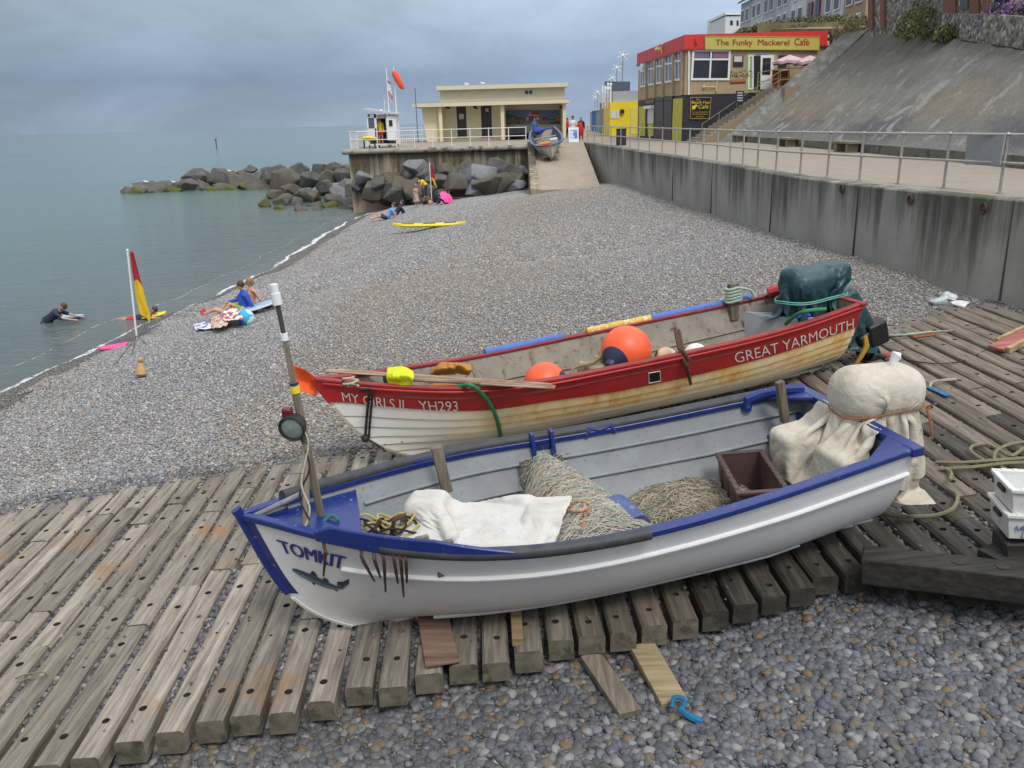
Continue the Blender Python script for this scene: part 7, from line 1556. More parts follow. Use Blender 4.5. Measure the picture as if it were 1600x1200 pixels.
# (u, v of centre, size px, depth, material)
tl_pts=[(205,299,22,86,2),(228,293,30,86.5,0),(215,301,20,85,3),(262,291,26,88,0),(246,298,26,86,2),(272,298,22,86,3),(285,291,24,88,0),(310,277,34,90,0),(300,291,28,87.5,0),(325,290,32,88,2),(348,277,34,90,0),(336,298,26,86,3),(372,288,34,88,2),(350,295,26,86.5,2),(395,281,34,88,0),(362,298,22,86,3),(385,295,24,86,3),(405,293,36,86,2),(430,276,34,87,0),(447,283,40,84,2),(470,274,32,86,0),(418,270,22,92,0),(392,268,24,92,0),(440,267,22,92,0),(470,266,26,90,0),(500,270,36,84,0),(486,283,38,82,0),(520,264,32,84,0),(540,262,24,86,1),(512,278,36,80,2),(536,276,30,80,0),(540,290,34,76,1),(455,297,36,78,2),(510,293,34,76,0),(430,305,30,74,2),(478,304,34,73,0),(413,320,26,66.5,3),(442,316,36,68,2),(402,331,12,64,3),(440,330,26,64,3),(470,320,30,67,0),(487,309,34,70,2),(492,324,30,66,2),(520,313,34,69,2),(515,327,34,64.5,3),(545,318,34,67,0),(545,329,34,63,2),(530,302,32,73,1),(553,302,36,71,0),(568,312,40,66,2),(566,327,32,62,2),(585,318,32,63.5,0),(497,337,34,62.5,0),(470,334,30,62.5,2),(590,328,28,60.5,1)]
tl_pts+=[(320,277,28,91,0),(334,283,26,90,2),(363,276,26,91,0),(379,275,26,91,2),(408,279,28,90,0),(296,284,24,89.5,2),(458,272,26,91,0),(420,288,30,86,2)]
wl_pts=[(568,279,34,59.3,1),(590,285,40,59,0),(612,279,38,59.3,2),(606,296,46,58,0),(628,290,44,58.5,2),(582,300,40,59,2),(560,290,30,60,0),(640,276,34,59.2,0),(650,263,42,59.3,1),(668,274,40,59,0),(646,298,52,57.3,2),(620,310,40,57,0),(600,312,34,58.5,2),(688,283,44,58,0),(700,271,46,59.2,2),(672,300,40,57,2),(712,292,50,57.2,2),(735,280,44,58.5,0),(726,265,38,59.3,0),(752,277,54,58,1),(775,264,38,59.3,0),(762,292,56,56.8,2),(795,276,46,58.5,0),(785,287,50,57.5,2),(810,284,38,58.3,2),(815,273,32,59.3,1),(806,292,32,57.2,1),(742,296,34,56.6,1),(690,304,34,56.8,2),(655,314,30,57,2)]
LBL={0:'dark grey',1:'pale grey',2:'brownish',3:'weed covered'}
ORD=['first','second','third','fourth','fifth','sixth','seventh','eighth','ninth','tenth','eleventh','twelfth','thirteenth','fourteenth','fifteenth','sixteenth','seventeenth','eighteenth','nineteenth','twentieth','twenty first','twenty second','twenty third','twenty fourth','twenty fifth','twenty sixth','twenty seventh','twenty eighth']
allr=[(u,v,p_,(y+.9 if (k>=len(tl_pts) and 590<=u<=705 and v>292) else y),mi,k) for k,(u,v,p_,y,mi) in enumerate(tl_pts+wl_pts)]
def rowof(u,v,k):
    if k<len(tl_pts): return 'along the crest of the groyne' if v<282 else ('at the waterline of the outer groyne' if v<300 and u<420 or u<400 else ('on the shoreward flank of the groyne' if v<312 else 'where the groyne meets the beach'))
    return 'in the upper row against the terrace wall' if v<277 else ('in the middle row below the terrace' if v<291 else 'in the bottom row below the terrace')
cnt={}
for u,v,px_,y,mi,k in sorted(allr):
    key=(mi,rowof(u,v,k)); i=cnt.get(key,0); cnt[key]=i+1
    rock(u,v+(2 if k<22 else 0),px_*(1.45 if k<22 else 1.08),y,mi,rnd.uniform(.7,.95),k+1,'%s %s boulder from the seaward end %s'%(ORD[i],LBL[mi],key[1]))
for u,v,y,l in ((135,305,87,'low wet rock breaking the water left of its neighbour'),(118,308,86,'smallest wet rock just awash seaward of the groyne')):
    o=rock(u,v,16,y,2,.35,90+int(u),l)
def gull(u,v,y,label,s=1.0):
    s*=.62
    c=aty(u,v,y); m=MB(); m.ball(c,.16*s,10,8,sc=(1.5,.8,.8)); m.ball(c+Vector((-.22*s,0,.14*s)),.085*s,8,6); m.tube([c+Vector((.15*s,0,0)),c+Vector((.42*s,0,.05*s))],[.08*s,.02*s],6); m.tube([c+Vector((-.28*s,0,.13*s)),c+Vector((-.38*s,0,.11*s))],[.025*s,.008*s],5); m.cyl(c+Vector((0,.03,-.1)),c+Vector((0,.03,-.26*s)),.012,n=4); tag(m.build('gull',M('white gull feathers',(.72,.73,.74),.7,.1,9,0),loc=c),label,'gull','gulls on the rocks')
gull(228,284,86.4,'white gull on the first tall boulder of the groyne',1.3); gull(271,284.5,87.5,'white gull on the second peak of the groyne',1.2); gull(216,292.5,86,'small white gull low on the seaward end of the groyne',1.2); gull(358,267,90,'white gull on top of the middle of the groyne',1.2); gull(729,135-3.5,78,'white gull perched on the left part of the shelter roof',1.0); gull(754,130,78,'white gull perched towards the middle of the shelter roof',1.0)
# channel marker out at sea
b=atz(338.5,232,SEA); tp=aty(337,218,b.y); t=thing('channel_marker','thin dark marker post with a red top standing in the sea','marker post',b); m=MB(); m.cyl(b-Vector((0,0,1)),tp,.16,n=8); m.build('post',M('dark post',(.05,.05,.06),.7,.2,5,0),t); m=MB(); m.box(tp+Vector((0,0,.0)),(.45,.45,.6)); m.build('red_top',M('red marker',(.35,.04,.05),.6,.1,5,0),t,bevel=.05)
# ------------------------------------------------------------------ people
def bodymesh(name,mat,par,tubes,balls,vox=.018,sub=1):
    m=MB()
    for pts,rs in tubes: m.tube(pts,rs,10)
    for c,r,sc in balls: m.ball(c,r,14,10,sc=sc)
    o=m.build(name,mat,par); md=o.modifiers.new('r','REMESH'); md.mode='VOXEL'; md.voxel_size=vox; md.use_smooth_shade=True
    md=o.modifiers.new('sm','SMOOTH'); md.factor=.5; md.iterations=3
    return o
DEF=dict(pel=(0,0,.93),che=(0,0,1.32),nek=(0,0,1.50),hed=(0,-.02,1.64),sl=(-.19,0,1.42),sr=(.19,0,1.42),el=(-.25,.02,1.13),er=(.25,.02,1.13),hl=(-.24,-.08,.87),hr=(.24,-.08,.87),pl=(-.10,0,.90),pr=(.10,0,.90),kl=(-.11,-.02,.49),kr=(.11,-.02,.49),al=(-.11,.03,.08),ar=(.11,.03,.08),tl=(-.12,-.15,.03),tr=(.12,-.15,.03))
def person(label,base,clothes,pose=None,s=1.0,rz=0,hair=HAIRB,hairlen=.0,skin=SKIN,group=None):
    """pose: joint overrides in metres, facing -y; clothes: list of (name, material, kind)"""
    J=dict(DEF); J.update(pose or {}); Rz=Matrix.Rotation(rz,3,'Z'); base=Vector(base); J={k:base+Rz@(Vector(v)*s) for k,v in J.items()}
    t=thing('person',label,'person',base,group=group); g=lambda k:J[k]
    fd=(g('hed')-g('nek')).normalized(); face=Rz@Vector((0,-1,0))
    tor=[([g('pel'),g('pel').lerp(g('che'),.5),g('che'),g('nek')],[.145*s,.125*s,.15*s,.06*s]),([g('pl'),g('pr')],[.10*s,.10*s]),([g('sl'),g('che')+Vector((0,0,.07*s)),g('sr')],[.065*s,.10*s,.065*s])]
    arms=[([g('s'+k),g('e'+k),g('h'+k)],[.056*s,.043*s,.029*s]) for k in 'lr']; legs=[([g('p'+k),g('k'+k),g('a'+k)],[.092*s,.060*s,.040*s]) for k in 'lr']; feet=[([g('a'+k),g('t'+k)],[.045*s,.032*s]) for k in 'lr']
    neck=[([g('nek')-fd*.05*s,g('hed')],[.055*s,.05*s])]
    hd=g('hed')+fd*.04*s; balls=[(hd,.112*s,(.82,.95,1.12)),(hd-fd*.05*s+face*.03*s,.07*s,(1,1,1))]
    side=face.cross(fd).normalized()
    nose=[([hd+face*.085*s+fd*.02*s,hd+face*.125*s-fd*.02*s],[.012*s,.018*s])]; ears=[([hd+side*k*.085*s,hd+side*k*.108*s],[.025*s,.018*s]) for k in (-1,1)]
    fing=[]
    for k in 'lr':
        h=g('h'+k); d=(h-g('e'+k)).normalized(); w_=d.cross(face if abs(d.dot(face))<.9 else Vector((0,0,1))).normalized(); fing.append(([h,h+d*.08*s],[.03*s,.038*s]))
        for i in range(4): o_=w_*(i-1.5)*.021*s; c_=h+d*.08*s+o_; ln=(.062,.075,.07,.052)[i]*s; fing.append(([c_,c_+d*ln*.5,c_+d*ln+face*.015*s],[.011*s,.010*s,.008*s]))
        fing.append(([h+d*.03*s+w_*.025*s,h+d*.07*s+w_*.065*s],[.013*s,.009*s]))
    bodymesh('body',skin,t,tor+arms+legs+feet+neck+nose+ears+fing,balls,.015*s+.004)
    m=MB()
    for k in (-1,1): m.ball(hd+face*.098*s+side*k*.036*s+fd*.015*s,.013*s,8,6)
    m.tube([hd+face*.103*s+side*-.025*s-fd*.058*s,hd+face*.108*s-fd*.06*s,hd+face*.103*s+side*.025*s-fd*.058*s],.007*s,5); m.build('face_features',M('dark brown eyes',(.03,.018,.015),.3,.1,5,0),t)
    if hair:
        hb_=[(hd+fd*.03*s-face*.018*s,.122*s,(.9,1.0,1.0))]; ht=[]
        if hairlen: ht=[([hd-face*.06*s+fd*.04*s,hd-face*.09*s-fd*.1*s,hd-face*.10*s-fd*hairlen],[.10*s,.10*s,.05*s])]
        bodymesh('hair',hair,t,ht,hb_,.016*s+.004)
    ex=lambda l,a:[(p,[r+a*s for r in rs]) for p,rs in l]
    for nm,mt,kind in clothes:
        if kind=='top': bodymesh(nm,mt,t,ex(tor,.016)+[([p[0],p[0].lerp(p[1],.75)],[r[0]+.018*s,r[1]+.022*s]) for p,r in arms],[],.018*s+.004)
        if kind=='jacket': bodymesh(nm,mt,t,ex(tor,.028)+ex(arms,.020)+[([g('nek')-fd*.02*s,g('nek')+fd*.03*s-face*.05*s],[.085*s,.10*s])],[],.018*s+.004)
        if kind=='trousers': bodymesh(nm,mt,t,[([g('pel')+Vector((0,0,.02*s)),g('pel')-Vector((0,0,.03*s))],[.165*s,.16*s]),ex(tor,.02)[1]]+ex(legs,.018),[],.018*s+.004)
        if kind=='shorts': bodymesh(nm,mt,t,[([g('pel').lerp(g('che'),.12),g('pel')],[.155*s,.165*s]),ex(tor,.022)[1]]+[([p[0],p[0].lerp(p[1],.75)],[r[0]+.024*s,r[1]+.035*s]) for p,r in legs],[],.018*s+.004)
        if kind=='dress': bodymesh(nm,mt,t,ex(tor,.016)+[([g('pel').lerp(g('che'),.4),g('pel'),g('kl').lerp(g('kr'),.5)],[.135*s,.18*s,.27*s])]+[([p[0],p[0].lerp(p[1],.4)],[r[0]+.02*s,r[1]+.03*s]) for p,r in arms],[],.018*s+.004)
        if kind=='shoes': bodymesh(nm,mt,t,ex(feet,.014),[],.012*s+.004)
    return t
SIT=dict(pel=(0,0,.12),che=(0,.08,.52),nek=(0,.06,.70),hed=(0,.03,.84),sl=(-.19,.08,.62),sr=(.19,.08,.62),pl=(-.10,0,.11),pr=(.10,0,.11),kl=(-.16,-.38,.40),kr=(.16,-.38,.40),al=(-.15,-.66,.08),ar=(.15,-.66,.08),tl=(-.15,-.82,.05),tr=(.15,-.82,.05),el=(-.27,-.08,.40),er=(.27,-.08,.40),hl=(-.16,-.36,.46),hr=(.16,-.36,.46))
NAVYC=flat('navy cloth',(.02,.025,.06)); BLUEH=fabric('cobalt hoodie',(.025,.085,.50),.9,.15,None,.3); YEL=fabric('yellow shirt',(.75,.52,.02)); REDC=fabric('red shorts',(.50,.03,.03)); WHC=fabric('white cotton',(.70,.70,.70)); GRYC=fabric('grey cotton',(.34,.35,.39)); LIMEC=fabric('lime green shorts',(.22,.42,.05))
# boy leaning on a bodyboard in the shallows
b=atz(90,503,SEA); 
person('boy in navy T-shirt leaning over a blue bodyboard in the sea',b+Vector((-.25,0,-.28)),[('tee_shirt',NAVYC,'top'),('shorts',NAVYC,'shorts')],dict(pel=(-.12,0,.32),pl=(-.12,.1,.30),pr=(-.12,-.1,.30),che=(.26,-.02,.56),nek=(.42,-.02,.66),hed=(.52,-.04,.76),sl=(.34,.17,.60),sr=(.34,-.19,.60),el=(.62,.22,.46),er=(.60,-.24,.44),hl=(.95,.18,.40),hr=(.90,-.20,.38),kl=(-.40,.1,-.05),kr=(-.40,-.1,-.05),al=(-.6,.1,-.40),ar=(-.6,-.1,-.4),tl=(-.7,.1,-.5),tr=(-.7,-.1,-.5)),1.0,0)
def surfboard(name,label,cat,c,L_,W_,mat,rz,tilt=0,th=.05,mat2=None,nose=1.0):
    m=MB(); n=20; c=Vector(c)
    def w_(k): return W_/2*(1-abs(2*k-1)**2.6)**.6*(1 if nose==1 else (.75+.25*k))
    vs=[];M_=Matrix.Rotation(rz,3,'Z')@Matrix.Rotation(tilt,3,'Y')
    for i in range(n+1):
        k=.004+.992*i/n; x=(k-.5)*L_; w0=max(.01,w_(k)); rk=.022*L_*(2*k-1)**4
        for y,z in ((-w0,rk+th*.5),(-w0*.8,rk+th),(w0*.8,rk+th),(w0,rk+th*.5),(w0*.8,rk),(-w0*.8,rk)): vs.append(c+M_@Vector((x,y,z)))
    fs=[(i*6+k,i*6+(k+1)%6,(i+1)*6+(k+1)%6,(i+1)*6+k) for i in range(n) for k in range(6)]+[tuple(range(5,-1,-1)),tuple(n*6+k for k in range(6))]
    m.add(vs,fs)
    if mat2: m.m=[(1 if (f[0]%6==1 and f[1]%6==2) else 0) for f in m.f]
    return tag(m.build(name,[mat,mat2] if mat2 else mat,loc=c,angle=50),label,cat)
surfboard('bodyboard','light blue bodyboard floating under the arms of the boy','bodyboard',atz(110,497,SEA)+Vector((0,0,.02)),1.15,.52,M('blue bodyboard',(.10,.34,.66),.4,.15,4,0),-.25,-.06,.06,M('pale blue board',(.30,.52,.72),.4,.12,4,0))
surfboard('bodyboard','yellow bodyboard in the shallows behind the red and yellow flag','bodyboard',atz(240,495,SEA)+Vector((0,0,.02)),.85,.45,YELLOW,.5,-.10,.06)
b=atz(214,497,SEA); person('swimmer lying face down on a yellow bodyboard behind the flag',b+Vector((0,0,-.05)),[('wetsuit_top',NAVYC,'top'),('swim_shorts',REDC,'shorts')],dict(pel=(0,0,.02),pl=(0,.1,.02),pr=(0,-.1,.02),che=(.36,0,.12),nek=(.52,0,.2),hed=(.62,-.02,.30),sl=(.44,.18,.14),sr=(.44,-.18,.14),el=(.66,.24,.08),er=(.66,-.24,.08),hl=(.85,.2,.08),hr=(.85,-.2,.08),kl=(-.42,.1,.02),kr=(-.42,-.1,.02),al=(-.8,.1,.04),ar=(-.8,-.1,.04),tl=(-.93,.1,.04),tr=(-.93,-.1,.04)),.95)
q=onbeach(178,543,.02); surfboard('bodyboard','small pink bodyboard lying at the edge of the water','bodyboard',q,.75,.42,M('pink foam',(.80,.07,.28),.5,.1,4,0),.3,-.08,.06)
# red and yellow flag at the near edge of the sea
def beachflag(label,base,top,cloth,stays):
    t=thing('beach_flag',label,'flag',base); m=MB(); m.cyl(base,top,.028,.026,8); m.ball(top,.035,8,6); m.build('pole',WHITE,t); y=base.y
    rows=[[aty(u,v,y-.02+.06*math.sin(i*2+j)) for i,(u,v) in enumerate(r)] for j,r in enumerate(cloth)]
    m=netpatch(rows,amp=.012,f=5,seed=3); n=len(m.f); m.m=[1 if k/n>.42 else 0 for k in range(n)]; m.build('cloth',[fabric('red flag cloth',(.42,.015,.03)),fabric('yellow flag cloth',(.78,.50,.01))],t,solid=.006)
    for s_ in stays: rope([base+Vector((0,0,.12)),(base+s_)/2+Vector((0,0,.04)),s_],.008,'guy_line',BLACK,t,n=4)
base=onbeach(214,531,0); y=base.y
beachflag('red and yellow lifeguard flag on a white pole at the near edge of the sea',base,aty(199,391,y),[[(203,394),(206,393),(209,396)],[(206,420),(211,421),(218,432)],[(209,435),(215,436),(222,446)],[(212,462),(220,464),(229,474)],[(216,478),(225,482),(235,494)],[(220,492),(228,497),(234,503)]],[onbeach(283,579,.02),onbeach(178,572,.02),onbeach(205,556,.02)])
base=onbeach(675,318,0); y=base.y; b2_=aty(673,298,y)
beachflag('distant red and yellow flag on a white pole in front of the boulders',base,aty(671,255,y),[[(672.5,257),(674,258),(676,260)],[(673,268),(676,270),(679,274)],[(674,280),(677,282),(680,285)],[(677,284),(680,286),(682,290)],[(678,288),(680.5,291),(682.5,295)]],[onbeach(686,321,.02),onbeach(660,322,.02)])
# tan weight beside the guy line
q=onbeach(221,590,0); t=thing('sand_weight','tan bottle shaped weight lying on the shingle below the flag','weight',q); m=MB(); TAN=M('tan canvas',(.50,.32,.14),.8,.15,6,.1); up_=(aty(219,558,q.y+.1)-q); A=up_.normalized().to_track_quat('Z','Y').to_matrix(); h=up_.length; m.lathe(q,[(.001,0),(.06,.02),(.11,h*.16),(.095,h*.4),(.045,h*.66),(.028,h*.74)],14,A); m.build('body',TAN,t); m=MB(); m.ball(q+up_*.88,h*.14,12,8); m.build('knob',TAN,t)
# yellow rescue board
q=onbeach(671,354,.12); surfboard('rescue_board','long yellow rescue paddle board lying on the shingle','rescue board',q,3.35,.56,YELLOW,.0,0,.14,M('yellow deck',(.70,.60,.08),.5,.15,3,0))
m=MB()
for dx in (-1.0,0,.95): m.box(q+Vector((dx,.02,.15)),(.55,.3,.03))
tag(m.build('deck_pad',M('olive pads',(.12,.12,.03),.8,.2,8,0),bpy.data.objects['rescue_board']),None)
# seated pair and friend lying on towels
q=onbeach(380,491,0); person('person sitting in a cobalt blue hoodie beside the beach ball',q,[('hoodie',BLUEH,'jacket'),('shorts',LIMEC,'shorts')],dict(SIT,che=(-.02,.10,.50),hl=(.0,-.4,.42),er=(.30,.22,.34),hr=(.34,.30,.04)),.92,R(-62),HAIRB)
q=onbeach(393,484,0); person('blond person with a bare back sitting next to the blue hoodie',q,[('shorts',LIMEC,'shorts')],dict(SIT,er=(.3,.2,.34),hr=(.34,.3,.05)),.90,R(-50),HAIRF,.06)
q=onbeach(358,494,.04); person('person lying on a bright towel with red shoes towards the sea',q,[('patterned_top',fabric('multicoloured swimsuit',(.55,.40,.35)),'top'),('shoes',flat('red shoes',(.55,.05,.06)),'shoes')],dict(pel=(0,0,.12),pl=(0,-.1,.12),pr=(0,.1,.12),che=(.40,.02,.13),nek=(.58,.02,.14),hed=(.70,.02,.16),sl=(.48,-.17,.13),sr=(.48,.19,.13),el=(.35,-.3,.10),er=(.35,.3,.10),hl=(.12,-.3,.08),hr=(.12,.3,.08),kl=(-.38,-.1,.24),kr=(-.38,.1,.2),al=(-.75,-.1,.10),ar=(-.75,.1,.10),tl=(-.80,-.1,.24),tr=(-.80,.1,.24)),.9,0,HAIRB)
def patt(name,cols,sc):
    m,nt,b=newmat(name); vo=N(nt,'ShaderNodeTexVoronoi'); vo.inputs['Scale'].default_value=sc; wv=coord(nt); L(nt,wv,vo.inputs['Vector']); cc=N(nt,'ShaderNodeSeparateColor'); L(nt,vo.outputs['Color'],cc.inputs[0]); c=ramp(nt,cc.outputs[0],[(i/len(cols),k) for i,k in enumerate(cols)],'CONSTANT'); L(nt,c,b.inputs['Base Color']); b.inputs['Roughness'].default_value=.85; return m
def towel(label,px,mat,h=.06,seed=1,amp=.05,f=3.5):
    rows=[[onbeach(u,v,h) for u,v in r] for r in px]; m=netpatch(rows,amp=amp,f=f,seed=seed); c=Vector(m.v[len(m.v)//2]); tag(m.build('beach_towel',mat,loc=c,solid=.015),label,'towel')
towel('white towel with red and blue swirls draped beside the blue hoodie',[[(350,486),(365,482),(376,486)],[(346,494),(362,491),(378,493)],[(352,501),(364,500),(380,500)]],patt('swirl towel',((.75,.74,.72),(.55,.06,.05),(.72,.72,.72),(.06,.10,.42),(.7,.55,.2)),7),.26,3)
towel('blue edged white towel at the seaward end of the group',[[(302,508),(316,504),(330,503)],[(304,513),(318,510),(332,510)],[(306,516),(320,515),(334,513)]],patt('blue edged towel',((.70,.72,.76),(.06,.14,.50),(.74,.72,.66),(.70,.45,.12)),5),.06,5)
towel('beige crumpled cloth heaped between the two towels',[[(330,498),(342,495),(354,498)],[(330,507),(344,503),(356,505)],[(332,514),(344,512),(353,511)]],patt('beige print cloth',((.50,.38,.30),(.62,.50,.42),(.36,.24,.19),(.66,.58,.5)),9),.16,7,.10,6)
q=onbeach(384,497,.18); m=MB(); m.ball(q,.22,18,12); tag(m.build('beach_ball',patt('beach ball vinyl',((.04,.40,.70),(.55,.78,.74),(.05,.22,.55)),2.2),loc=q),'turquoise beach ball beside the person in the blue hoodie','ball')
q=onbeach(405,480,.16); surfboard('bodyboard','grey and blue bodyboard propped behind the seated pair','bodyboard',q,1.15,.5,M('grey board',(.45,.48,.52),.5,.1,4,0),.75,-.15,.06,M('blue top board',(.30,.42,.60),.5,.2,3,0))
m=MB(); q=onbeach(417,479,.06); m.ball(q,.13,10,8,sc=(1.6,.8,.5)); tag(m.build('dark_bag',CHAR,loc=q),'small dark bag behind the propped bodyboard','bag')
# group in front of the boulders
q=onbeach(651,325,0); person('girl in a beige dress with long fair hair standing by the boulders',q,[('dress',fabric('beige dress',(.45,.33,.26)),'dress')],dict(er=(.30,-.06,1.18),hr=(.22,-.22,1.35)),.80,R(60),HAIRF,.30)
q=aty(664,308,54.6); rock(668,313,26,55.2,2,.7,301,'low brownish boulder under the feet of the person in yellow'); person('person in a yellow top bending over beside the distant flag',q,[('yellow_top',YEL,'top'),('trousers',NAVYC,'trousers')],dict(pel=(.12,0,.85),pl=(.12,-.1,.83),pr=(.12,.1,.83),che=(-.12,0,1.10),nek=(-.26,0,1.14),hed=(-.36,0,1.12),sl=(-.16,-.18,1.1),sr=(-.16,.18,1.1),el=(-.22,-.2,.82),er=(-.22,.2,.82),hl=(-.28,-.15,.6),hr=(-.28,.15,.6),kl=(.08,-.1,.45),kr=(.08,.1,.45),al=(.1,-.1,.08),ar=(.1,.1,.08),tl=(-.03,-.1,.03),tr=(-.03,.1,.03)),.88,0,HAIRB)
q=onbeach(697,319,0); person('person in black sitting under the pink umbrella',q,[('black_jacket',BLACK,'jacket'),('black_trousers',NAVYC,'trousers')],SIT,.95,R(-70),HAIRB)
c=aty(699,306,q.y-.35); t=thing('umbrella','bright pink umbrella tilted over the person sitting by the boulders','umbrella',c); A=Vector((.55,-.5,.65)).normalized().to_track_quat('Z','Y').to_matrix(); m=MB(); n=8
rim=[c+A@Vector((.48*math.cos(2*PI*k/n),.48*math.sin(2*PI*k/n),-.16)) for k in range(n)]; ap=c+A@Vector((0,0,.06))
for k in range(n): a=rim[k]; b=rim[(k+1)%n]; md=(a+b)/2+A@Vector((0,0,.05)); m.add([ap,a,md],[(0,1,2)]); m.add([ap,md,b],[(0,1,2)])
m.build('canopy',fabric('hot pink nylon',(.85,.10,.36)),t,smooth=False,solid=.006); m=MB(); m.cyl(ap,c+A@Vector((0,0,-.75)),.012,n=6); m.build('shaft',STEEL,t)
q=onbeach(683,319,.0); m=MB(); m.ball(q+Vector((0,0,.42)),.40,14,10,sc=(.75,.5,1.05)); m.jitter(.05,4); bk=m.build('rucksack',BLACK,loc=q); tag(bk,'big black rucksack standing beside the distant flag','bag'); m=MB(); m.tube([q+Vector((-.1,-.2,.8)),q+Vector((0,-.26,.92)),q+Vector((.1,-.2,.8))],.02,5); m.build('strap',CHAR,bk)
q=onbeach(672,321,0); m=MB(); m.ball(q+Vector((0,0,.15)),.16,10,8,sc=(.8,.8,1.3)); tag(m.build('tan_weight',TAN,loc=q),'tan weight holding the guy line of the distant flag','weight')
REC=dict(SIT,pel=(0,0,.12),che=(0,.28,.42),nek=(0,.38,.58),hed=(0,.42,.72),sl=(-.19,.30,.50),sr=(.19,.30,.50),el=(-.26,.46,.26),er=(.26,.46,.26),hl=(-.25,.5,.04),hr=(.25,.5,.04),kl=(-.14,-.40,.30),kr=(.14,-.42,.22),al=(-.13,-.78,.08),ar=(.13,-.82,.08),tl=(-.13,-.86,.18),tr=(.13,-.9,.18))
q=onbeach(604,343,.02); person('person reclining on the shingle with a light blue towel round the shoulders',q,[('towel_wrap',fabric('light blue towel',(.16,.36,.66)),'top'),('shorts',NAVYC,'shorts')],REC,1.05,R(-75),HAIRB)
q=onbeach(618,337,.02); person('second reclining person in navy behind the blue towel',q,[('navy_top',NAVYC,'jacket'),('shorts',GRYC,'shorts')],REC,1.0,R(-70),HAIRB)
# terrace and promenade
person('lifeguard in yellow shirt and red shorts standing in the hut doorway',(aty(595,217,62.7).x,62.75,.27),[('yellow_shirt',YEL,'jacket'),('red_shorts',REDC,'shorts')],dict(hl=(-.30,-.15,1.15)),1.0,R(20))
q=aty(895,218,64); person('man in white shirt and dark waistcoat walking on the promenade',(q.x,64,0),[('shirt',WHC,'top'),('shorts',fabric('dark shorts',(.05,.07,.08)),'shorts')],dict(kl=(-.11,-.14,.50),al=(-.11,-.10,.08),tl=(-.12,-.28,.03)),1.02,R(5))
q=aty(908,215,66); person('person in a dark coat carrying a red bag on the promenade',(q.x,66,0),[('coat',CHAR,'jacket'),('trousers',REDC,'trousers')],None,.98,0,M('grey hair',(.3,.29,.28),.7,.2,20,0))
m=MB(); m.ball((q.x-.12,65.75,.85),.32,12,10,sc=(.85,.5,1.6)); rb=m.build('red_bag',REDC,loc=(q.x-.12,65.75,.6)); tag(rb,'long red bag hanging in front of the person in the dark coat','bag')
q=aty(884,212,74); person('distant walker in red beside the shelter column',(q.x+.35,77,0),[('red_top',REDC,'jacket'),('trousers',NAVYC,'trousers')],None,.95,R(40))
q=aty(811,212,77.5); person('person in a grey top sitting with their back to the sea in the shelter',(q.x,77.2,.42),[('grey_top',GRYC,'top'),('trousers',NAVYC,'trousers')],dict(SIT,pel=(0,0,.1),kl=(-.12,-.42,.12),kr=(.12,-.42,.12),al=(-.12,-.45,-.3),ar=(.12,-.45,-.3),tl=(-.12,-.58,-.34),tr=(.12,-.58,-.34)),1.1,R(180))
q=aty(795,212,77.5); person('person in red sitting at the dark bench inside the shelter',(q.x,77.9,.42),[('red_top',REDC,'jacket'),('trousers',NAVYC,'trousers')],dict(SIT,kl=(-.12,-.42,.12),kr=(.12,-.42,.12),al=(-.12,-.45,-.3),ar=(.12,-.45,-.3),tl=(-.12,-.58,-.34),tr=(.12,-.58,-.34)),.95,0)
q=aty(834,212,70); person('person in blue standing behind the boat on the slipway',(q.x,68,0),[('blue_jacket',fabric('denim blue jacket',(.05,.12,.32)),'jacket'),('trousers',NAVYC,'trousers')],None,.98,R(15))
t=thing('shelter_bench','dark high backed bench on the terrace in front of the mural','bench',(aty(807,212,76.9).x,76.8,0)); bx=aty(807,212,76.8).x; m=MB(); m.bbox((bx-.75,76.6,.42),(bx+.75,77.05,.48)); m.build('seat',CHAR,t,smooth=False); m=MB(); m.bbox((bx-.75,76.52,.5),(bx+.75,76.58,1.05)); m.build('backrest',CHAR,t,smooth=False)
for dx in (-.6,.6): m=MB(); m.bbox((bx+dx-.04,76.6,0),(bx+dx+.04,77,.42)); m.build('leg',CHAR,t,smooth=False)
# A board
q=aty(896,220,62.3); t=thing('a_board','white framed A-board with a blue poster at the top of the slipway','sign',(q.x,62.3,0)); 
for sgn in (-1,1):
    m=MB(); Mx_=rotm(sgn*.22,0,0); c=Vector((q.x,62.3+sgn*.13,.52)); m.box(c,(.72,.04,1.05),Mx_); m.build('panel',WHITE,t,smooth=False); m=MB(); m.box(c+Mx_@Vector((0,sgn*.026,.05)),(.54,.01,.62),Mx_); m.build('poster',patt('blue poster',((.10,.20,.55),(.55,.62,.75),(.20,.32,.65)),4),t,smooth=False)
# white boat with blue rim on the slipway
D=Boat((0,0),0,5.6,[(0,.03),(.4,.36),(1,.68),(2,.98),(3.2,1.08),(4.6,1.0),(5.6,.82)],[(0,1.2),(1.2,1.0),(3,.92),(5.6,1.0)],(.4,.4),(.39,.6,.18))
p0=Vector((3.05,55.2,-1.16)); p1=Vector((2.75,60.8,.02)); X_=(p1-p0).normalized(); Y_=Vector((0,0,1)).cross(X_).normalized(); Z_=X_.cross(Y_); D.M=Matrix(((X_.x,Y_.x,Z_.x,p0.x),(X_.y,Y_.y,Z_.y,p0.y),(X_.z,Y_.z,Z_.z,p0.z+.05),(0,0,0,1)))@Matrix.Rotation(R(-9),4,'X'); D.I=D.M.inverted()
t=thing('fishing_boat','small white boat with a slate blue rim parked bow down on the slipway','boat',mat=D.M); m=MB(); D.skin(m,ws:=[(i/12)**1.8 for i in range(13)],nt=30); 
for sd in (-1,1): tr=[D.P(1,w_,sd) for w_ in ws]; m.add(tr+[Vector((D.L,0,p.z)) for p in tr],[(i,i+1,14+i,13+i) for i in range(12)])
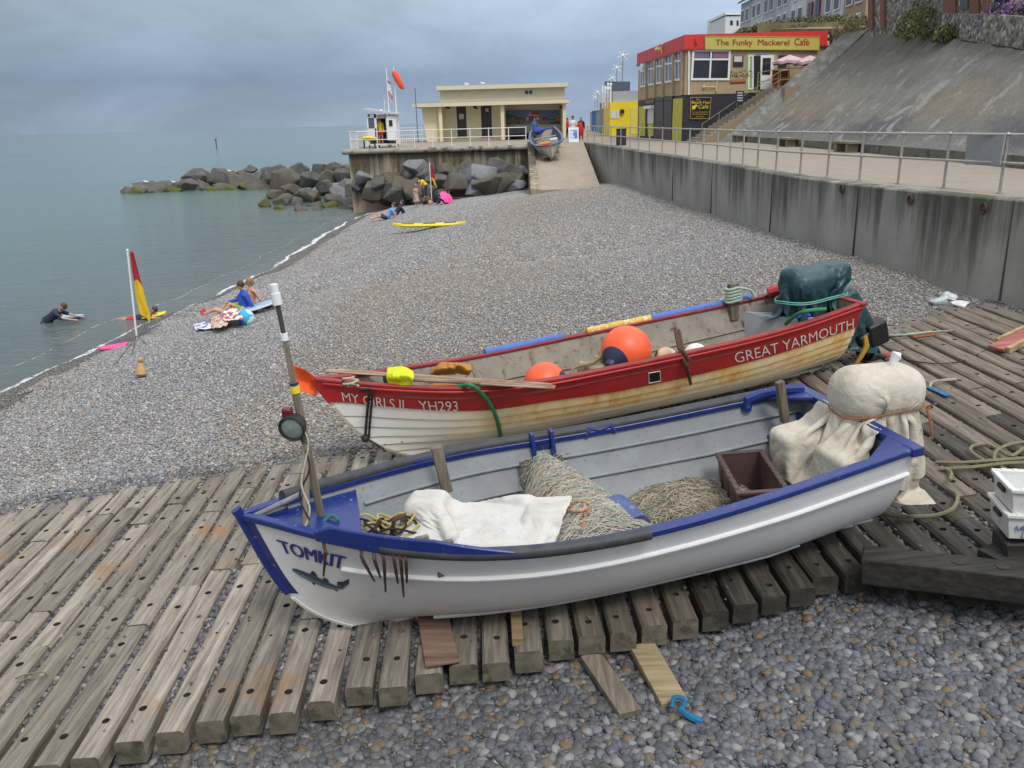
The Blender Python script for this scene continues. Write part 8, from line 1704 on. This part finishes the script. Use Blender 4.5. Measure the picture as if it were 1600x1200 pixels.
m.build('hull',M('off white hull',(.60,.58,.52),.5,.1,3,.05,spots=((.42,.36,.25),.3,5)),t,local=True); m=MB(); D.skin(m,[.3,.5,.75,1],nt=30,off=-.05,t0=.05,t1=.99); m.build('inner_lining',M('slate blue inside',(.07,.09,.14),.7,.3,4,.1),t,local=True,fixn=False); m=MB(); m.box((2.9,0,.34),(4.6,1.2,.03)); m.build('sole',GI,t,local=True)
m=MB(); D.rail(m,.02,5.62,-.09,.05,-.06,.03); m.box((5.6,0,.98),(.1,1.7,.07)); m.build('gunwale',M('slate blue paint',(.085,.105,.20),.5,.2,4,.05,spots=((.3,.32,.36),.3,9)),t,local=True); m=MB(); m.tube([D.P(0,w_,-1)+Vector((-.01,.03,0)) for w_ in np.linspace(0,1,10)],.03,6); m.build('stem',M('worn stem',(.35,.30,.2),.7,.2,5,.1),t,local=True)
for x_ in (1.0,2.6,4.2): m=MB(); m.box((x_,0,.72),(.28,1.5,.05)); m.build('thwart',M('worn thwart',(.25,.22,.19),.8,.2,5,.1),t,local=True)
m=MB(); m.tube([(.1,0,1.22),(.2,.06,1.1),(.5,.1,.7),(.62,.12,.5)],.012,5); m.build('painter_rope',MINT,t,local=True)
def inboat(name,label,cat,c,d,mat,hole=True):
    m=MB(); m.box(c,d); 
    if hole: m.box((c[0],c[1],c[2]+d[2]/2+.01),(d[0]*.8,d[1]*.8,.03))
    m.v=[tuple(D.W(p)) for p in m.v]; tag(m.build(name,mat,loc=D.W(c),bevel=.03),label,cat)
inboat('orange_crate','orange crate in the bow of the boat on the slipway','crate',(1.5,.25,.88),(.5,.75,.34),M('orange plastic',(.62,.14,.03),.5,.15,5,.05)); inboat('pale_crate','pale grey crate behind the orange crate in the slipway boat','crate',(2.2,-.42,.85),(.5,.5,.36),M('pale green grey plastic',(.42,.50,.50),.5,.1,5,.05)); 
m=MB(); m.ball((5.3,.3,.98),.40,14,10,sc=(.8,1.0,.55)); m.v=[tuple(D.W(p)) for p in m.v]; m.jitter(.06,4); tag(m.build('blue_cover',fabric('blue cover',(.03,.06,.32)),loc=D.W((5.3,.3,.98))),'blue cover over the outboard of the boat on the slipway','cover')
